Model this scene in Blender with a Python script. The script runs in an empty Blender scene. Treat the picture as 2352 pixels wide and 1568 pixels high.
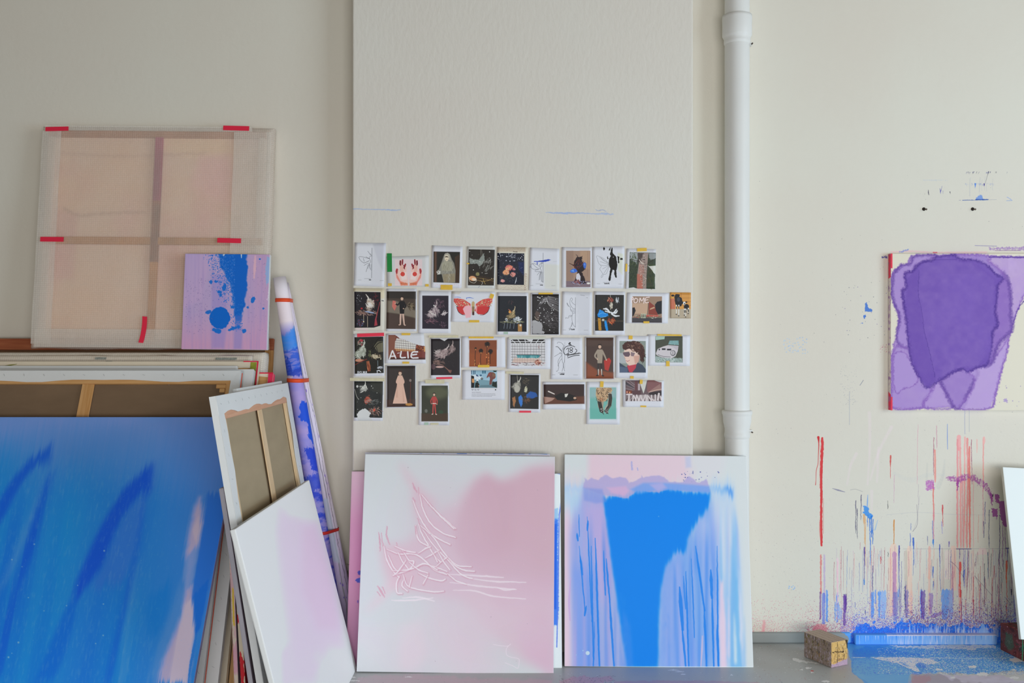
import bpy, bmesh, math, random
import numpy as np
from mathutils import Vector, Matrix

# ---------------------------------------------------------------- camera, light, exposure
C = bpy.context.scene.collection
D, H, F = 4.4, 1.44, 2112.0            # camera distance from the back wall, eye height, focal length in pixels
CX, CY = 1176.0, 784.0
cam_d = bpy.data.cameras.new('camera'); cam = bpy.data.objects.new('camera', cam_d); C.objects.link(cam)
cam.location = (0, -D, H); cam.rotation_euler = (math.pi/2, 0, 0)
cam_d.sensor_width = 36; cam_d.lens = 36*F/2352; cam_d.clip_start = .05
bpy.context.scene.camera = cam
sc = bpy.context.scene
sc.view_settings.view_transform = 'Standard'; sc.view_settings.look = 'None'
sc.view_settings.gamma = 1; sc.view_settings.use_curve_mapping = False
sc.view_settings.exposure = 0.0
sc.cycles.max_bounces = 6; sc.cycles.diffuse_bounces = 4; sc.cycles.transparent_max_bounces = 12
wd = bpy.data.worlds.new('world'); sc.world = wd; wd.use_nodes = True
wd.node_tree.nodes['Background'].inputs[0].default_value = (1.0, .80, .46, 1)
wd.node_tree.nodes['Background'].inputs[1].default_value = .068
def area(name, loc, target, sx, sy, energy, col):
    l = bpy.data.lights.new(name, 'AREA'); l.shape = 'RECTANGLE'; l.size = sx; l.size_y = sy
    l.energy = energy; l.color = col
    o = bpy.data.objects.new(name, l); C.objects.link(o); o.location = loc
    o.rotation_euler = (Vector(target)-Vector(loc)).to_track_quat('-Z', 'Y').to_euler(); return o
# daylight from the tall studio windows: one wall to the right, one behind the camera
area('window_daylight_side_low', (6.5, -4.5, .95), (0, -.1, .5), 3.5, 1.7, 158, (.55, .79, 1.0))
area('window_daylight_side_high', (6.5, -4.5, 3.0), (0, -.1, 2.2), 3.5, 1.7, 108, (1, 1, .98))
area('window_daylight_rear', (1.0, -7.6, .95), (0, 0, .5), 5.0, 1.6, 216, (.98, .985, .985))

def P(px, py, d):                       # a pixel at a chosen distance from the camera, as a point in the room
    return Vector(((px-CX)*d/F, d-D, H-(py-CY)*d/F))
def proj(v):
    d = v[1]+D
    return (CX+v[0]*F/d, CY-(v[2]-H)*F/d)
# ---------------------------------------------------------------- a small paint box: strokes and washes on a canvas's own surface
_rt = np.random.RandomState(7).rand(256, 256).astype(np.float32)
def vnoise(x, y, seed=0):
    x = x+seed*17.3; y = y+seed*9.7
    xi = np.floor(x).astype(np.int32); yi = np.floor(y).astype(np.int32)
    fx = x-xi; fy = y-yi; fx = fx*fx*(3-2*fx); fy = fy*fy*(3-2*fy)
    a = _rt[yi & 255, xi & 255]; b = _rt[yi & 255, (xi+1) & 255]
    c = _rt[(yi+1) & 255, xi & 255]; d = _rt[(yi+1) & 255, (xi+1) & 255]
    return (a+(b-a)*fx)*(1-fy)+(c+(d-c)*fx)*fy
def fbm(x, y, seed=0, n=3):
    s = 0; a = .5; t = 0
    for i in range(n):
        s = s+a*vnoise(x*2**i, y*2**i, seed+i*3); t += a; a *= .5
    return s/t
def hexc(c):
    if isinstance(c, str): return np.array([int(c[i:i+2], 16)/255 for i in (0, 2, 4)], np.float32)
    return np.array(c, np.float32)/255
def s2l(c): return np.where(c <= .04045, c/12.92, ((c+.055)/1.055)**2.4)
def l2s(c): return np.where(c <= .0031308, c*12.92, 1.055*np.maximum(c, 1e-6)**(1/2.4)-.055)
def lin(h, g=1.0): return tuple(float(v) for v in np.clip(s2l(hexc(h))*g, 0, 1))+(1,)

class Pic:
    """quad: where the four corners TL TR BR BL of the surface lie in the coordinates strokes are written in."""
    def __init__(s, w, quad, bg='ffffff', h=None, overlay=False):
        q = np.array(quad, float)
        ww = np.hypot(*(q[1]-q[0])); hh = np.hypot(*(q[3]-q[0]))
        s.w = int(w); s.h = int(h or max(8, round(w*hh/ww)))
        src = [(0, 0), (s.w, 0), (s.w, s.h), (0, s.h)]
        s.inv = s.hom(src, q); s.fw = s.hom(q, src)
        yy, xx = np.mgrid[0:s.h, 0:s.w].astype(np.float32); xx += .5; yy += .5
        s.X, s.Y = s.ap(s.inv, xx, yy); s.X = s.X.astype(np.float32); s.Y = s.Y.astype(np.float32)
        s.a = np.empty((s.h, s.w, 3), np.float32); s.a[:] = hexc(bg)
        s.al = np.zeros((s.h, s.w), np.float32) if overlay else None
        s.px = (ww/s.w+hh/s.h)/2
        s.z(0, 0, 1); s.rnd = random.Random(5)
    @staticmethod
    def hom(a, b):
        A = []; B = []
        for (x, y), (u, v) in zip(a, b):
            A.append([x, y, 1, 0, 0, 0, -u*x, -u*y]); B.append(u)
            A.append([0, 0, 0, x, y, 1, -v*x, -v*y]); B.append(v)
        return np.append(np.linalg.solve(np.array(A, float), np.array(B, float)), 1).reshape(3, 3)
    @staticmethod
    def ap(m, x, y):
        k = m[2, 0]*x+m[2, 1]*y+m[2, 2]
        return (m[0, 0]*x+m[0, 1]*y+m[0, 2])/k, (m[1, 0]*x+m[1, 1]*y+m[1, 2])/k
    def z(s, x0, y0, k): s.zx, s.zy, s.k = x0, y0, k; return s        # strokes written in a x k enlargement from (x0, y0)
    def pts(s, p): return np.array([(s.zx+x/s.k, s.zy+y/s.k) for x, y in p], np.float32)
    def sl(s, p, m):
        x0, y0 = p.min(0)-m; x1, y1 = p.max(0)+m
        cx, cy = s.ap(s.fw, np.array([x0, x1, x1, x0]), np.array([y0, y0, y1, y1]))
        a, b = max(0, int(cx.min())-1), min(s.w, int(cx.max())+2); c, d = max(0, int(cy.min())-1), min(s.h, int(cy.max())+2)
        return None if a >= b or c >= d else (slice(c, d), slice(a, b))
    def put(s, sl, m, col):
        m = np.clip(m, 0, 1)
        if s.al is None:
            s.a[sl] += (hexc(col)-s.a[sl])*m[..., None]
        else:
            o = s.al[sl]; n = m+o*(1-m)
            f = np.where(n > 1e-4, m/np.maximum(n, 1e-4), 1)
            s.a[sl] += (hexc(col)-s.a[sl])*f[..., None]; s.al[sl] = n
    def co(s, sl, rough, rs, seed):
        X, Y = s.X[sl], s.Y[sl]
        if rough:
            X2 = X+rough*(fbm(X/rs, Y/rs, seed)-.5)*2; Y2 = Y+rough*(fbm(X/rs, Y/rs, seed+40)-.5)*2
            return X2, Y2
        return X, Y
    def tex(s, sl, m, sx, sy, amt, seed, thr):
        if amt:
            n = fbm(s.X[sl]/sx, s.Y[sl]/sy, seed)
            if thr is not None: n = np.clip((n-thr)*6+.5, 0, 1)
            m = m*(1-amt+amt*n)
        return m
    def poly(s, col, p, a=1, soft=1, rough=0, rs=8, st=0, sx=2, sy=60, seed=1, thr=None):
        p = s.pts(p); soft, rough = soft/s.k, rough/s.k
        sl = s.sl(p, soft+rough+1)
        if sl is None: return
        X, Y = s.co(sl, rough, rs/s.k, seed); dm = np.full(X.shape, 1e9, np.float32); ins = np.zeros(X.shape, bool)
        n = len(p)
        for i in range(n):
            (x1, y1), (x2, y2) = p[i], p[(i+1) % n]
            dx, dy = x2-x1, y2-y1; t = np.clip(((X-x1)*dx+(Y-y1)*dy)/(dx*dx+dy*dy+1e-9), 0, 1)
            dm = np.minimum(dm, (X-x1-t*dx)**2+(Y-y1-t*dy)**2)
            if abs(dy) > 1e-9:
                c = ((y1 > Y) != (y2 > Y)) & (X < dx*(Y-y1)/dy+x1); ins ^= c
        dm = np.sqrt(dm); sd = np.where(ins, dm, -dm)
        so = max(soft, s.px); m = np.clip(.5+sd/so, 0, 1); m = m*m*(3-2*m)*a
        s.put(sl, s.tex(sl, m, sx/s.k, sy/s.k, st, seed, thr), col)
    def line(s, col, r, p, a=1, soft=1, rough=0, rs=4, st=0, sx=2, sy=2, seed=1, thr=None, sm=True):
        p = s.pts(p)
        r = np.array(r if hasattr(r, '__len__') else [r]*len(p), np.float32)/s.k
        if len(r) != len(p): r = np.interp(np.linspace(0, 1, len(p)), np.linspace(0, 1, len(r)), r)
        if sm and len(p) > 2:            # round the corners of a hand-drawn line
            q = np.vstack([2*p[0]-p[1], p, 2*p[-1]-p[-2]]); o = []; rr = []
            for i in range(len(p)-1):
                for t in (0, .25, .5, .75):
                    a0, a1, a2, a3 = q[i:i+4]
                    o.append(.5*(2*a1+(a2-a0)*t+(2*a0-5*a1+4*a2-a3)*t*t+(3*a1-a0-3*a2+a3)*t**3)); rr.append(r[i]+(r[i+1]-r[i])*t)
            p = np.array(o+[p[-1]], np.float32); r = np.array(rr+[r[-1]], np.float32)
        soft, rough = soft/s.k, rough/s.k
        sl = s.sl(p, r.max()+soft+rough+1)
        if sl is None: return
        X, Y = s.co(sl, rough, rs/s.k, seed); best = np.full(X.shape, -1e9, np.float32)
        for i in range(len(p)-1):
            (x1, y1), (x2, y2) = p[i], p[i+1]; dx, dy = x2-x1, y2-y1
            t = np.clip(((X-x1)*dx+(Y-y1)*dy)/(dx*dx+dy*dy+1e-9), 0, 1)
            best = np.maximum(best, r[i]+(r[i+1]-r[i])*t-np.sqrt((X-x1-t*dx)**2+(Y-y1-t*dy)**2))
        so = max(soft, s.px); m = np.clip(.5+best/so, 0, 1)*a
        s.put(sl, s.tex(sl, m, sx/s.k, sy/s.k, st, seed, thr), col)
    def ell(s, col, cx, cy, rx, ry, rot=0, a=1, soft=1, rough=0, rs=6, seed=1):
        c, n = math.cos(math.radians(rot)), math.sin(math.radians(rot)); q = []
        for i in range(20):
            t = i*math.pi/10; x, y = rx*math.cos(t), ry*math.sin(t); q.append((cx+x*c-y*n, cy+x*n+y*c))
        s.poly(col, q, a, soft, rough, rs, seed=seed)
    def wash(s, col, f):                # f(X, Y) -> mask over the whole surface
        s.put((slice(0, s.h), slice(0, s.w)), f((s.X-s.zx)*s.k, (s.Y-s.zy)*s.k), col)
    def rect(s, col, x0, y0, x1, y1, **k): s.poly(col, [(x0, y0), (x1, y0), (x1, y1), (x0, y1)], **k)
    def dots(s, cols, n, box, size=(.3, .9), dens=None, a=1, stretch=1):
        x0, y0, x1, y1 = box; R = s.rnd
        for _ in range(n):
            x, y = R.uniform(x0, x1), R.uniform(y0, y1)
            if dens and R.random() > dens(x, y): continue
            r = R.uniform(*size)
            px, py = s.zx+x/s.k, s.zy+y/s.k; r /= s.k
            sl = s.sl(np.array([(px, py)], np.float32), r*max(1, stretch)+.4)
            if sl is None: continue
            d = np.sqrt((s.X[sl]-px)**2+((s.Y[sl]-py)/stretch)**2)
            s.put(sl, np.clip(.5+(r-d)/s.px, 0, 1)*a, R.choice(cols))
    def strokes(s, cols, n, c, rad, ang, ln=(4, 14), r=(.4, 1.3), spread=25, a=.9, bend=.2):
        R = s.rnd
        for _ in range(n):
            t = R.uniform(0, 6.28); q = math.sqrt(R.random()); x = c[0]+rad[0]*q*math.cos(t); y = c[1]+rad[1]*q*math.sin(t)
            g = math.radians(ang+R.uniform(-spread, spread)); l = R.uniform(*ln); b = R.uniform(-bend, bend)
            p = [(x, y), (x+l*.5*math.cos(g), y+l*.5*math.sin(g)), (x+l*math.cos(g+b), y+l*math.sin(g+b))]
            k = R.uniform(*r); s.line(R.choice(cols), [k*.6, k, k*.3], p, a=a, sm=False)
    def text(s, col, str_, x, y, h, r, slant=0, gap=.25):
        for ch in str_:
            g = GL.get(ch)
            if g is None: x += h*.5; continue
            wd = max(q[0] for pl in g for q in pl)
            for pl in g:
                s.line(col, r, [(x+(u+slant*v)*h, y-v*h) for u, v in pl])
            x += (wd+gap)*h
        return x
    def warp(s, dx, dy, amp, f, g=4000, seed=3, n=1, blur=0):
        """drag the paint along (dx, dy) by a streaky amount, then soften along the same direction."""
        L = math.hypot(dx, dy); dx, dy = dx/L, dy/L
        u = (s.X*dy-s.Y*dx); v = (s.X*dx+s.Y*dy)
        k = amp*(fbm(u/f, v/g, seed, 4)-.5)*2
        iy, ix = np.mgrid[0:s.h, 0:s.w]
        def at(k_):
            return s.a[np.clip((iy+dy*k_/s.px).astype(int), 0, s.h-1), np.clip((ix+dx*k_/s.px).astype(int), 0, s.w-1)]
        o = 0
        if blur:
            m = 9
            for j in range(m): o = o+at(k+blur*(j/(m-1)-.5))
            s.a = (o/m).astype(np.float32)
        else: s.a = at(k).copy()
    def soften(s, r):
        r = max(1, int(r/s.px))
        for _ in range(2):
            for ax in (0, 1):
                q = np.concatenate([np.repeat(np.take(s.a, [0], ax), r+1, ax), s.a, np.repeat(np.take(s.a, [-1], ax), r, ax)], ax).astype(np.float64)
                c = np.cumsum(q, ax); n = s.a.shape[ax]
                s.a = ((np.take(c, range(2*r+1, 2*r+1+n), ax)-np.take(c, range(0, n), ax))/(2*r+1)).astype(np.float32)
    def image(s, name, gain=1.0):
        im = bpy.data.images.new(name, s.w, s.h, alpha=True)
        o = np.ones((s.h, s.w, 4), np.float32)
        o[..., :3] = np.clip(l2s(s2l(np.clip(s.a, 0, 1))*np.array(gain, np.float32)), 0, 1)
        if s.al is not None: o[..., 3] = s.al
        im.alpha_mode = 'CHANNEL_PACKED'
        im.pixels.foreach_set(np.ascontiguousarray(o[::-1]).ravel()); im.update(); im.pack()
        return im
_o = [(0, .25), (.1, 0), (.35, 0), (.45, .25), (.35, .5), (.1, .5), (0, .25)]
GL = {  # pen-stroke letters, unit height
 'a': [_o, [(.45, .5), (.45, 0)]], 'b': [[(0, 1), (0, 0)], _o], 'c': [[(.4, .45), (.15, .5), (0, .25), (.15, 0), (.4, .05)]],
 'd': [_o, [(.45, 1), (.45, 0)]], 'e': [[(0, .28), (.42, .28), (.35, .5), (.1, .5), (0, .25), (.12, 0), (.4, .04)]],
 'f': [[(.35, .95), (.2, 1), (.12, .85), (.12, 0)], [(0, .55), (.32, .55)]], 'g': [_o, [(.45, .5), (.45, -.2), (.1, -.3)]],
 'h': [[(0, 1), (0, 0)], [(0, .4), (.2, .5), (.4, .4), (.4, 0)]], 'i': [[(0, .5), (0, 0)], [(0, .75), (0, .7)]],
 'k': [[(0, 1), (0, 0)], [(.35, .5), (0, .2), (.35, 0)]], 'l': [[(0, 1), (0, 0)]],
 'm': [[(0, .5), (0, 0)], [(0, .4), (.15, .5), (.28, .4), (.28, 0)], [(.28, .4), (.45, .5), (.58, .4), (.58, 0)]],
 'n': [[(0, .5), (0, 0)], [(0, .4), (.2, .5), (.4, .4), (.4, 0)]], 'o': [_o], 'p': [[(0, .5), (0, -.3)], _o],
 'r': [[(0, .5), (0, 0)], [(0, .35), (.15, .5), (.3, .48)]], 's': [[(.35, .45), (.1, .5), (.05, .35), (.35, .15), (.3, 0), (0, .05)]],
 't': [[(.12, .85), (.12, .1), (.3, 0)], [(0, .55), (.32, .55)]], 'u': [[(0, .5), (.02, .1), (.2, 0), (.4, .15)], [(.4, .5), (.4, 0)]],
 'w': [[(0, .5), (.15, 0), (.3, .4), (.45, 0), (.6, .5)]], 'y': [[(0, .5), (.2, 0)], [(.42, .5), (.1, -.3)]],
 'v': [[(0, .5), (.2, 0), (.4, .5)]], 'A': [[(0, 0), (.3, 1), (.6, 0)], [(.1, .38), (.5, .38)]], 'L': [[(0, 1), (0, 0), (.5, 0)]],
 'I': [[(0, 1), (0, 0)]], 'E': [[(.5, 1), (0, 1), (0, 0), (.5, 0)], [(0, .5), (.42, .5)]], 'O': [[(.35, 1), (.05, .8), (0, .3), (.3, 0), (.6, .3), (.62, .75), (.35, 1)]],
 'M': [[(0, 0), (.12, 1), (.4, .35), (.7, 1), (.82, 0)]], 'H': [[(0, 1), (0, 0)], [(.5, 1), (.5, 0)], [(0, .5), (.5, .5)]],
 'D': [[(0, 0), (0, 1), (.35, .9), (.5, .5), (.35, .1), (0, 0)]], 'U': [[(0, 1), (.03, .2), (.25, 0), (.48, .2), (.5, 1)]],
 'N': [[(0, 0), (0, 1), (.5, 0), (.5, 1)]], 'S': [[(.45, .85), (.2, 1), (.02, .75), (.45, .3), (.25, 0), (0, .12)]],
 'T': [[(0, 1), (.6, 1)], [(.3, 1), (.3, 0)]], 'R': [[(0, 0), (0, 1), (.4, .9), (.4, .6), (0, .5), (.45, 0)]],
 'C': [[(.5, .85), (.25, 1), (0, .5), (.25, 0), (.5, .15)]], '1': [[(0, .7), (.2, 1), (.2, 0)]],
 '8': [[(.25, .55), (.05, .75), (.25, 1), (.45, .78), (.25, .55), (0, .25), (.25, 0), (.5, .25), (.25, .55)]], '.': [[(0, .03), (.02, 0)]],
 'x': [[(0, .5), (.35, 0)], [(.35, .5), (0, 0)]],
}
# ---------------------------------------------------------------- materials
def newmat(name):
    m = bpy.data.materials.new(name); m.use_nodes = True; nt = m.node_tree; return m, nt, nt.nodes['Principled BSDF']
def bump(nt, b, scale, strength, dist=.002, stretch=(1, 1, 1), detail=4):
    N, L = nt.nodes, nt.links
    tc = N.new('ShaderNodeTexCoord'); mp = N.new('ShaderNodeMapping'); mp.inputs['Scale'].default_value = stretch
    no = N.new('ShaderNodeTexNoise'); no.inputs['Scale'].default_value = scale; no.inputs['Detail'].default_value = detail
    bp = N.new('ShaderNodeBump'); bp.inputs['Strength'].default_value = strength; bp.inputs['Distance'].default_value = dist
    L.new(tc.outputs['Object'], mp.inputs[0]); L.new(mp.outputs[0], no.inputs[0]); L.new(no.outputs[0], bp.inputs['Height'])
    L.new(bp.outputs[0], b.inputs['Normal']); return mp, no
def plain(name, col, rough=.6, bs=0, bstr=.3, bd=.001, var=0, vscale=6, spec=.3, stretch=(1, 1, 1), gain=1.0):
    m, nt, b = newmat(name); c = lin(col, gain)
    b.inputs['Base Color'].default_value = c; b.inputs['Roughness'].default_value = rough; b.inputs['Specular IOR Level'].default_value = spec
    if bs: bump(nt, b, bs, bstr, bd, stretch)
    if var:
        N, L = nt.nodes, nt.links; tc = N.new('ShaderNodeTexCoord'); no = N.new('ShaderNodeTexNoise'); mp = N.new('ShaderNodeMapping')
        mp.inputs['Scale'].default_value = stretch
        no.inputs['Scale'].default_value = vscale; no.inputs['Detail'].default_value = 6
        r = N.new('ShaderNodeValToRGB'); r.color_ramp.elements[0].position = .3; r.color_ramp.elements[1].position = .7
        r.color_ramp.elements[0].color = tuple(v*(1-var) for v in c[:3])+(1,); r.color_ramp.elements[1].color = tuple(min(1, v*(1+var*.6)) for v in c[:3])+(1,)
        L.new(tc.outputs['Object'], mp.inputs[0]); L.new(mp.outputs[0], no.inputs[0]); L.new(no.outputs[0], r.inputs[0]); L.new(r.outputs[0], b.inputs['Base Color'])
    return m
TG = 1.27
def painted(name, pic, gain=1.0, rough=.5, weave=.15, spec=.12):
    m, nt, b = newmat(name); N, L = nt.nodes, nt.links
    t = N.new('ShaderNodeTexImage'); t.image = pic.image(name, np.array(gain)*TG); t.extension = 'EXTEND'; t.interpolation = 'Cubic'
    uv = N.new('ShaderNodeUVMap'); uv.uv_map = 'UVMap'; L.new(uv.outputs[0], t.inputs[0]); L.new(t.outputs[0], b.inputs['Base Color'])
    b.inputs['Roughness'].default_value = rough; b.inputs['Specular IOR Level'].default_value = spec
    if weave: bump(nt, b, 500, weave, .0006)
    return m
def overlay(m, pic, name, x0, x1, y0, y1, axes, gain=1.0, rough=None):
    """lay a painted layer over the rectangle [x0,x1] x [y0,y1] of object coordinates `axes` of material m."""
    nt = m.node_tree; N, L = nt.nodes, nt.links; b = nt.nodes['Principled BSDF']
    tc = N.new('ShaderNodeTexCoord'); sp = N.new('ShaderNodeSeparateXYZ'); cb = N.new('ShaderNodeCombineXYZ'); mp = N.new('ShaderNodeMapping')
    L.new(tc.outputs['Object'], sp.inputs[0]); L.new(sp.outputs[axes[0]], cb.inputs[0]); L.new(sp.outputs[axes[1]], cb.inputs[1])
    L.new(cb.outputs[0], mp.inputs[0]); mp.inputs['Scale'].default_value = (1/(x1-x0), 1/(y1-y0), 1)
    mp.inputs['Location'].default_value = (-x0/(x1-x0), -y0/(y1-y0), 0)
    t = N.new('ShaderNodeTexImage'); t.image = pic.image(name, np.array(gain)*TG); t.extension = 'CLIP'; L.new(mp.outputs[0], t.inputs[0])
    mx = N.new('ShaderNodeMix'); mx.data_type = 'RGBA'
    old = b.inputs['Base Color'].links[0].from_socket if b.inputs['Base Color'].links else None
    if old: L.new(old, mx.inputs[6])
    else: mx.inputs[6].default_value = b.inputs['Base Color'].default_value
    L.new(t.outputs['Alpha'], mx.inputs[0]); L.new(t.outputs['Color'], mx.inputs[7]); L.new(mx.outputs[2], b.inputs['Base Color'])
def wood(name, c1, c2, axis=2, rough=.55, scale=14, gain=1.0):
    m, nt, b = newmat(name); N, L = nt.nodes, nt.links
    tc = N.new('ShaderNodeTexCoord'); mp = N.new('ShaderNodeMapping'); s = [1, 1, 1]; s[axis] = .06; mp.inputs['Scale'].default_value = s
    no = N.new('ShaderNodeTexNoise'); no.inputs['Scale'].default_value = scale*6; no.inputs['Detail'].default_value = 5; no.inputs['Distortion'].default_value = .6
    r = N.new('ShaderNodeValToRGB'); r.color_ramp.elements[0].position = .32; r.color_ramp.elements[1].position = .68
    r.color_ramp.elements[0].color = lin(c1, gain); r.color_ramp.elements[1].color = lin(c2, gain)
    L.new(tc.outputs['Object'], mp.inputs[0]); L.new(mp.outputs[0], no.inputs[0]); L.new(no.outputs[0], r.inputs[0]); L.new(r.outputs[0], b.inputs['Base Color'])
    b.inputs['Roughness'].default_value = rough; b.inputs['Specular IOR Level'].default_value = .25
    bp = N.new('ShaderNodeBump'); bp.inputs['Strength'].default_value = .25; bp.inputs['Distance'].default_value = .001
    L.new(no.outputs[0], bp.inputs['Height']); L.new(bp.outputs[0], b.inputs['Normal']); return m

# ---------------------------------------------------------------- objects
def link(name, me, mat=None, parent=None):
    o = bpy.data.objects.new(name, me); C.objects.link(o)
    for m in (mat if isinstance(mat, (list, tuple)) else [mat]):
        if m: me.materials.append(m)
    if parent: o.parent = parent
    return o
def tag(o, label, cat, group=None):
    o['label'] = label; o['category'] = cat
    if group: o['group'] = group
    return o
def thing(name, label, cat, M=None, group=None):
    o = bpy.data.objects.new(name, None); C.objects.link(o); o.empty_display_size = .1
    if M is not None: o.matrix_world = M
    return tag(o, label, cat, group)
def tomesh(bm, name='m', smooth=False):
    me = bpy.data.meshes.new(name); bm.normal_update(); bm.to_mesh(me); bm.free()
    if smooth:
        for p in me.polygons: p.use_smooth = True
    return me
def box(x0, y0, z0, x1, y1, z1, bev=0, seg=2, bm=None):
    b = bm or bmesh.new()
    r = bmesh.ops.create_cube(b, size=1, matrix=Matrix.Translation(((x0+x1)/2, (y0+y1)/2, (z0+z1)/2)) @ Matrix.Diagonal((x1-x0, y1-y0, z1-z0, 1)))
    if bev:
        es = list({e for v in r['verts'] for e in v.link_edges})
        bmesh.ops.bevel(b, geom=es, offset=bev, segments=seg, affect='EDGES', profile=.6)
    return b
def frame(O, U, V):
    V = V.normalized(); U = (U-V*U.dot(V)).normalized(); Y = V.cross(U)
    M = Matrix.Identity(4)
    for i in range(3): M[i][0] = U[i]; M[i][1] = Y[i]; M[i][2] = V[i]; M[i][3] = O[i]
    return M
def lean(pxl, pxr, pyt, dt, db, zb=0.0, roll=0.0, pyr=None):
    """a panel leaning back to the wall: its top edge seen at pyt from pxl to pxr at distance dt, its foot at distance db and height zb."""
    a = P(pxl, pyt, dt); b = P(pxr, pyt if pyr is None else pyr, dt); U = (b-a).normalized()
    w = (b-a).length; foot_y = db-D
    V = Vector((0, a.y-foot_y, (a.z+b.z)/2-zb)); V = (V-U*V.dot(U)); Vn = V.normalized()
    mid = (a+b)/2; h = (mid.z-zb)/Vn.z; O = mid-Vn*h
    M = frame(O, U, Vn); return M, w, h
def quadpx(M, w, h):                    # where the panel's front corners TL TR BR BL fall
    return [proj(M @ Vector(c)) for c in ((-w/2, 0, h), (w/2, 0, h), (w/2, 0, 0), (-w/2, 0, 0))]
def canvas_mesh(w, h, t, bev=.004, sag=0):
    b = box(-w/2, 0, 0, w/2, t, h, bev, 2)
    uv = b.loops.layers.uv.new('UVMap')
    for f in b.faces:
        n = f.normal
        for l in f.loops:
            c = l.vert.co; l[uv].uv = (min(.998, max(.002, c.x/w+.5)), min(.998, max(.002, c.z/h)))
        f.material_index = 0 if (n.y < -.3 or True) else 1
    return b
def panel(name, label, cat, M, w, h, t, mat, side=None, bev=.004, group=None, bars=False):
    b = canvas_mesh(w, h, t, bev)
    if side:
        b.normal_update()
        for f in b.faces:
            if f.normal.y > -.7: f.material_index = 1
    o = link(name, tomesh(b), [mat, side] if side else mat); o.matrix_world = M
    tag(o, label, cat, group); return o
def strip(pts, width_fn, y): pass
def back_canvas(name, label, M, w, h, t, linen, woodm, cloth, fold=.035, bar=.05, cross=(), hcross=(), wedges=(), group=None, edge=None, seed=1, sides='tlrb', staples=True, wavy=.004, inset=.012):
    """a stretched canvas seen from behind: cloth wrapped round the bars and stapled on, bars, linen inside."""
    R = random.Random(seed); root = thing(name, label, 'canvas', M, group)
    link('linen', tomesh(box(-w/2+.01, t-.004, .01, w/2-.01, t, h-.01)), linen, root)
    b0 = .003
    for x0, x1, z0, z1, ax in ((-w/2+.004, w/2-.004, h-bar, h-.004, 0), (-w/2+.004, w/2-.004, .004, bar, 0), (-w/2+.004, -w/2+bar, bar, h-bar, 2), (w/2-bar, w/2-.004, bar, h-bar, 2)):
        o = link('stretcher_bar', tomesh(box(x0, b0, z0, x1, t-.006, z1, .0015, 1)), woodm[ax == 2], root)
    for cx, cw in cross: link('cross_bar', tomesh(box(cx-cw/2, b0+.003, bar, cx+cw/2, t-.012, h-bar, .0015, 1)), woodm[1], root)
    for cz, cw in hcross: link('cross_bar', tomesh(box(-w/2+bar, b0+.004, cz-cw/2, w/2-bar, t-.012, cz+cw/2, .0015, 1)), woodm[0], root)
    for (x, z, sx, sz) in wedges:
        o = link('wedge', tomesh(box(x, b0+.001, z, x+sx, t-.012, z+sz, .001, 1)), woodm[0], root)
    # cloth: sides plus folded margins with a wavy cut edge
    bm = bmesh.new(); e = .0015
    def quad(a, b, c, d, mi=0):
        f = bm.faces.new([bm.verts.new(v) for v in (a, b, c, d)]); f.material_index = mi
    W, Z0, Z1 = w/2, 0, h
    for (x0, z0, x1, z1) in ((-W, Z1, W, Z1), (-W, Z0, W, Z0), (-W, Z0, -W, Z1), (W, Z0, W, Z1)):
        quad((x0, 0, z0), (x1, 0, z1), (x1, t+.001, z1), (x0, t+.001, z0), 1)
    n = 28
    def margin(p0, p1, inn, k):
        ph = R.uniform(0, 6); prev = None
        for i in range(n+1):
            u = i/n; x = p0[0]+(p1[0]-p0[0])*u; z = p0[1]+(p1[1]-p0[1])*u
            f = fold*k+wavy*math.sin(u*17+ph)+wavy*.6*math.sin(u*41+ph*2)+R.uniform(-.3, .3)*wavy
            o_ = (x, -.001, z); yy = e-.0012*(1+math.sin(u*23+ph)); q = (x+inn[0]*f, yy, z+inn[1]*f)
            if prev: quad(prev[0], o_, q, prev[1])
            prev = (o_, q)
    c = fold*.0
    margin((-W, Z1), (W, Z1), (0, -1), 1); margin((-W, Z0), (W, Z0), (0, 1), 1)
    margin((-W, Z0), (-W, Z1), (1, 0), 1); margin((W, Z0), (W, Z1), (-1, 0), 1)
    bmesh.ops.remove_doubles(bm, verts=bm.verts, dist=.0002)
    me = tomesh(bm); co = link('canvas_cloth', me, [cloth, edge or cloth], root)
    sol = co.modifiers.new('thick', 'SOLIDIFY'); sol.thickness = .0012; sol.offset = 0
    if staples:
        sb = bmesh.new()
        for i in range(int(w/.085)):
            x = -W+.04+i*.085; m = Matrix.Translation((x, -.002, Z1-fold*.45)) @ Matrix.Rotation(R.uniform(.2, 1.3), 4, 'Y')
            bmesh.ops.create_cube(sb, size=1, matrix=m @ Matrix.Diagonal((.011, .001, .0013, 1)))
        for i in range(int(h/.085)):
            for sx in (-1, 1):
                m = Matrix.Translation((sx*(W-fold*.45), -.002, .04+i*.085)) @ Matrix.Rotation(R.uniform(.2, 1.3), 4, 'Y')
                bmesh.ops.create_cube(sb, size=1, matrix=m @ Matrix.Diagonal((.011, .001, .0013, 1)))
        so = link('staples', tomesh(sb), STAPLE, root); so['kind'] = 'stuff'
    return root
STAPLE = plain('staple_steel', 'cdcfd0', .35)
STAPLE.node_tree.nodes['Principled BSDF'].inputs['Metallic'].default_value = .3
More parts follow.
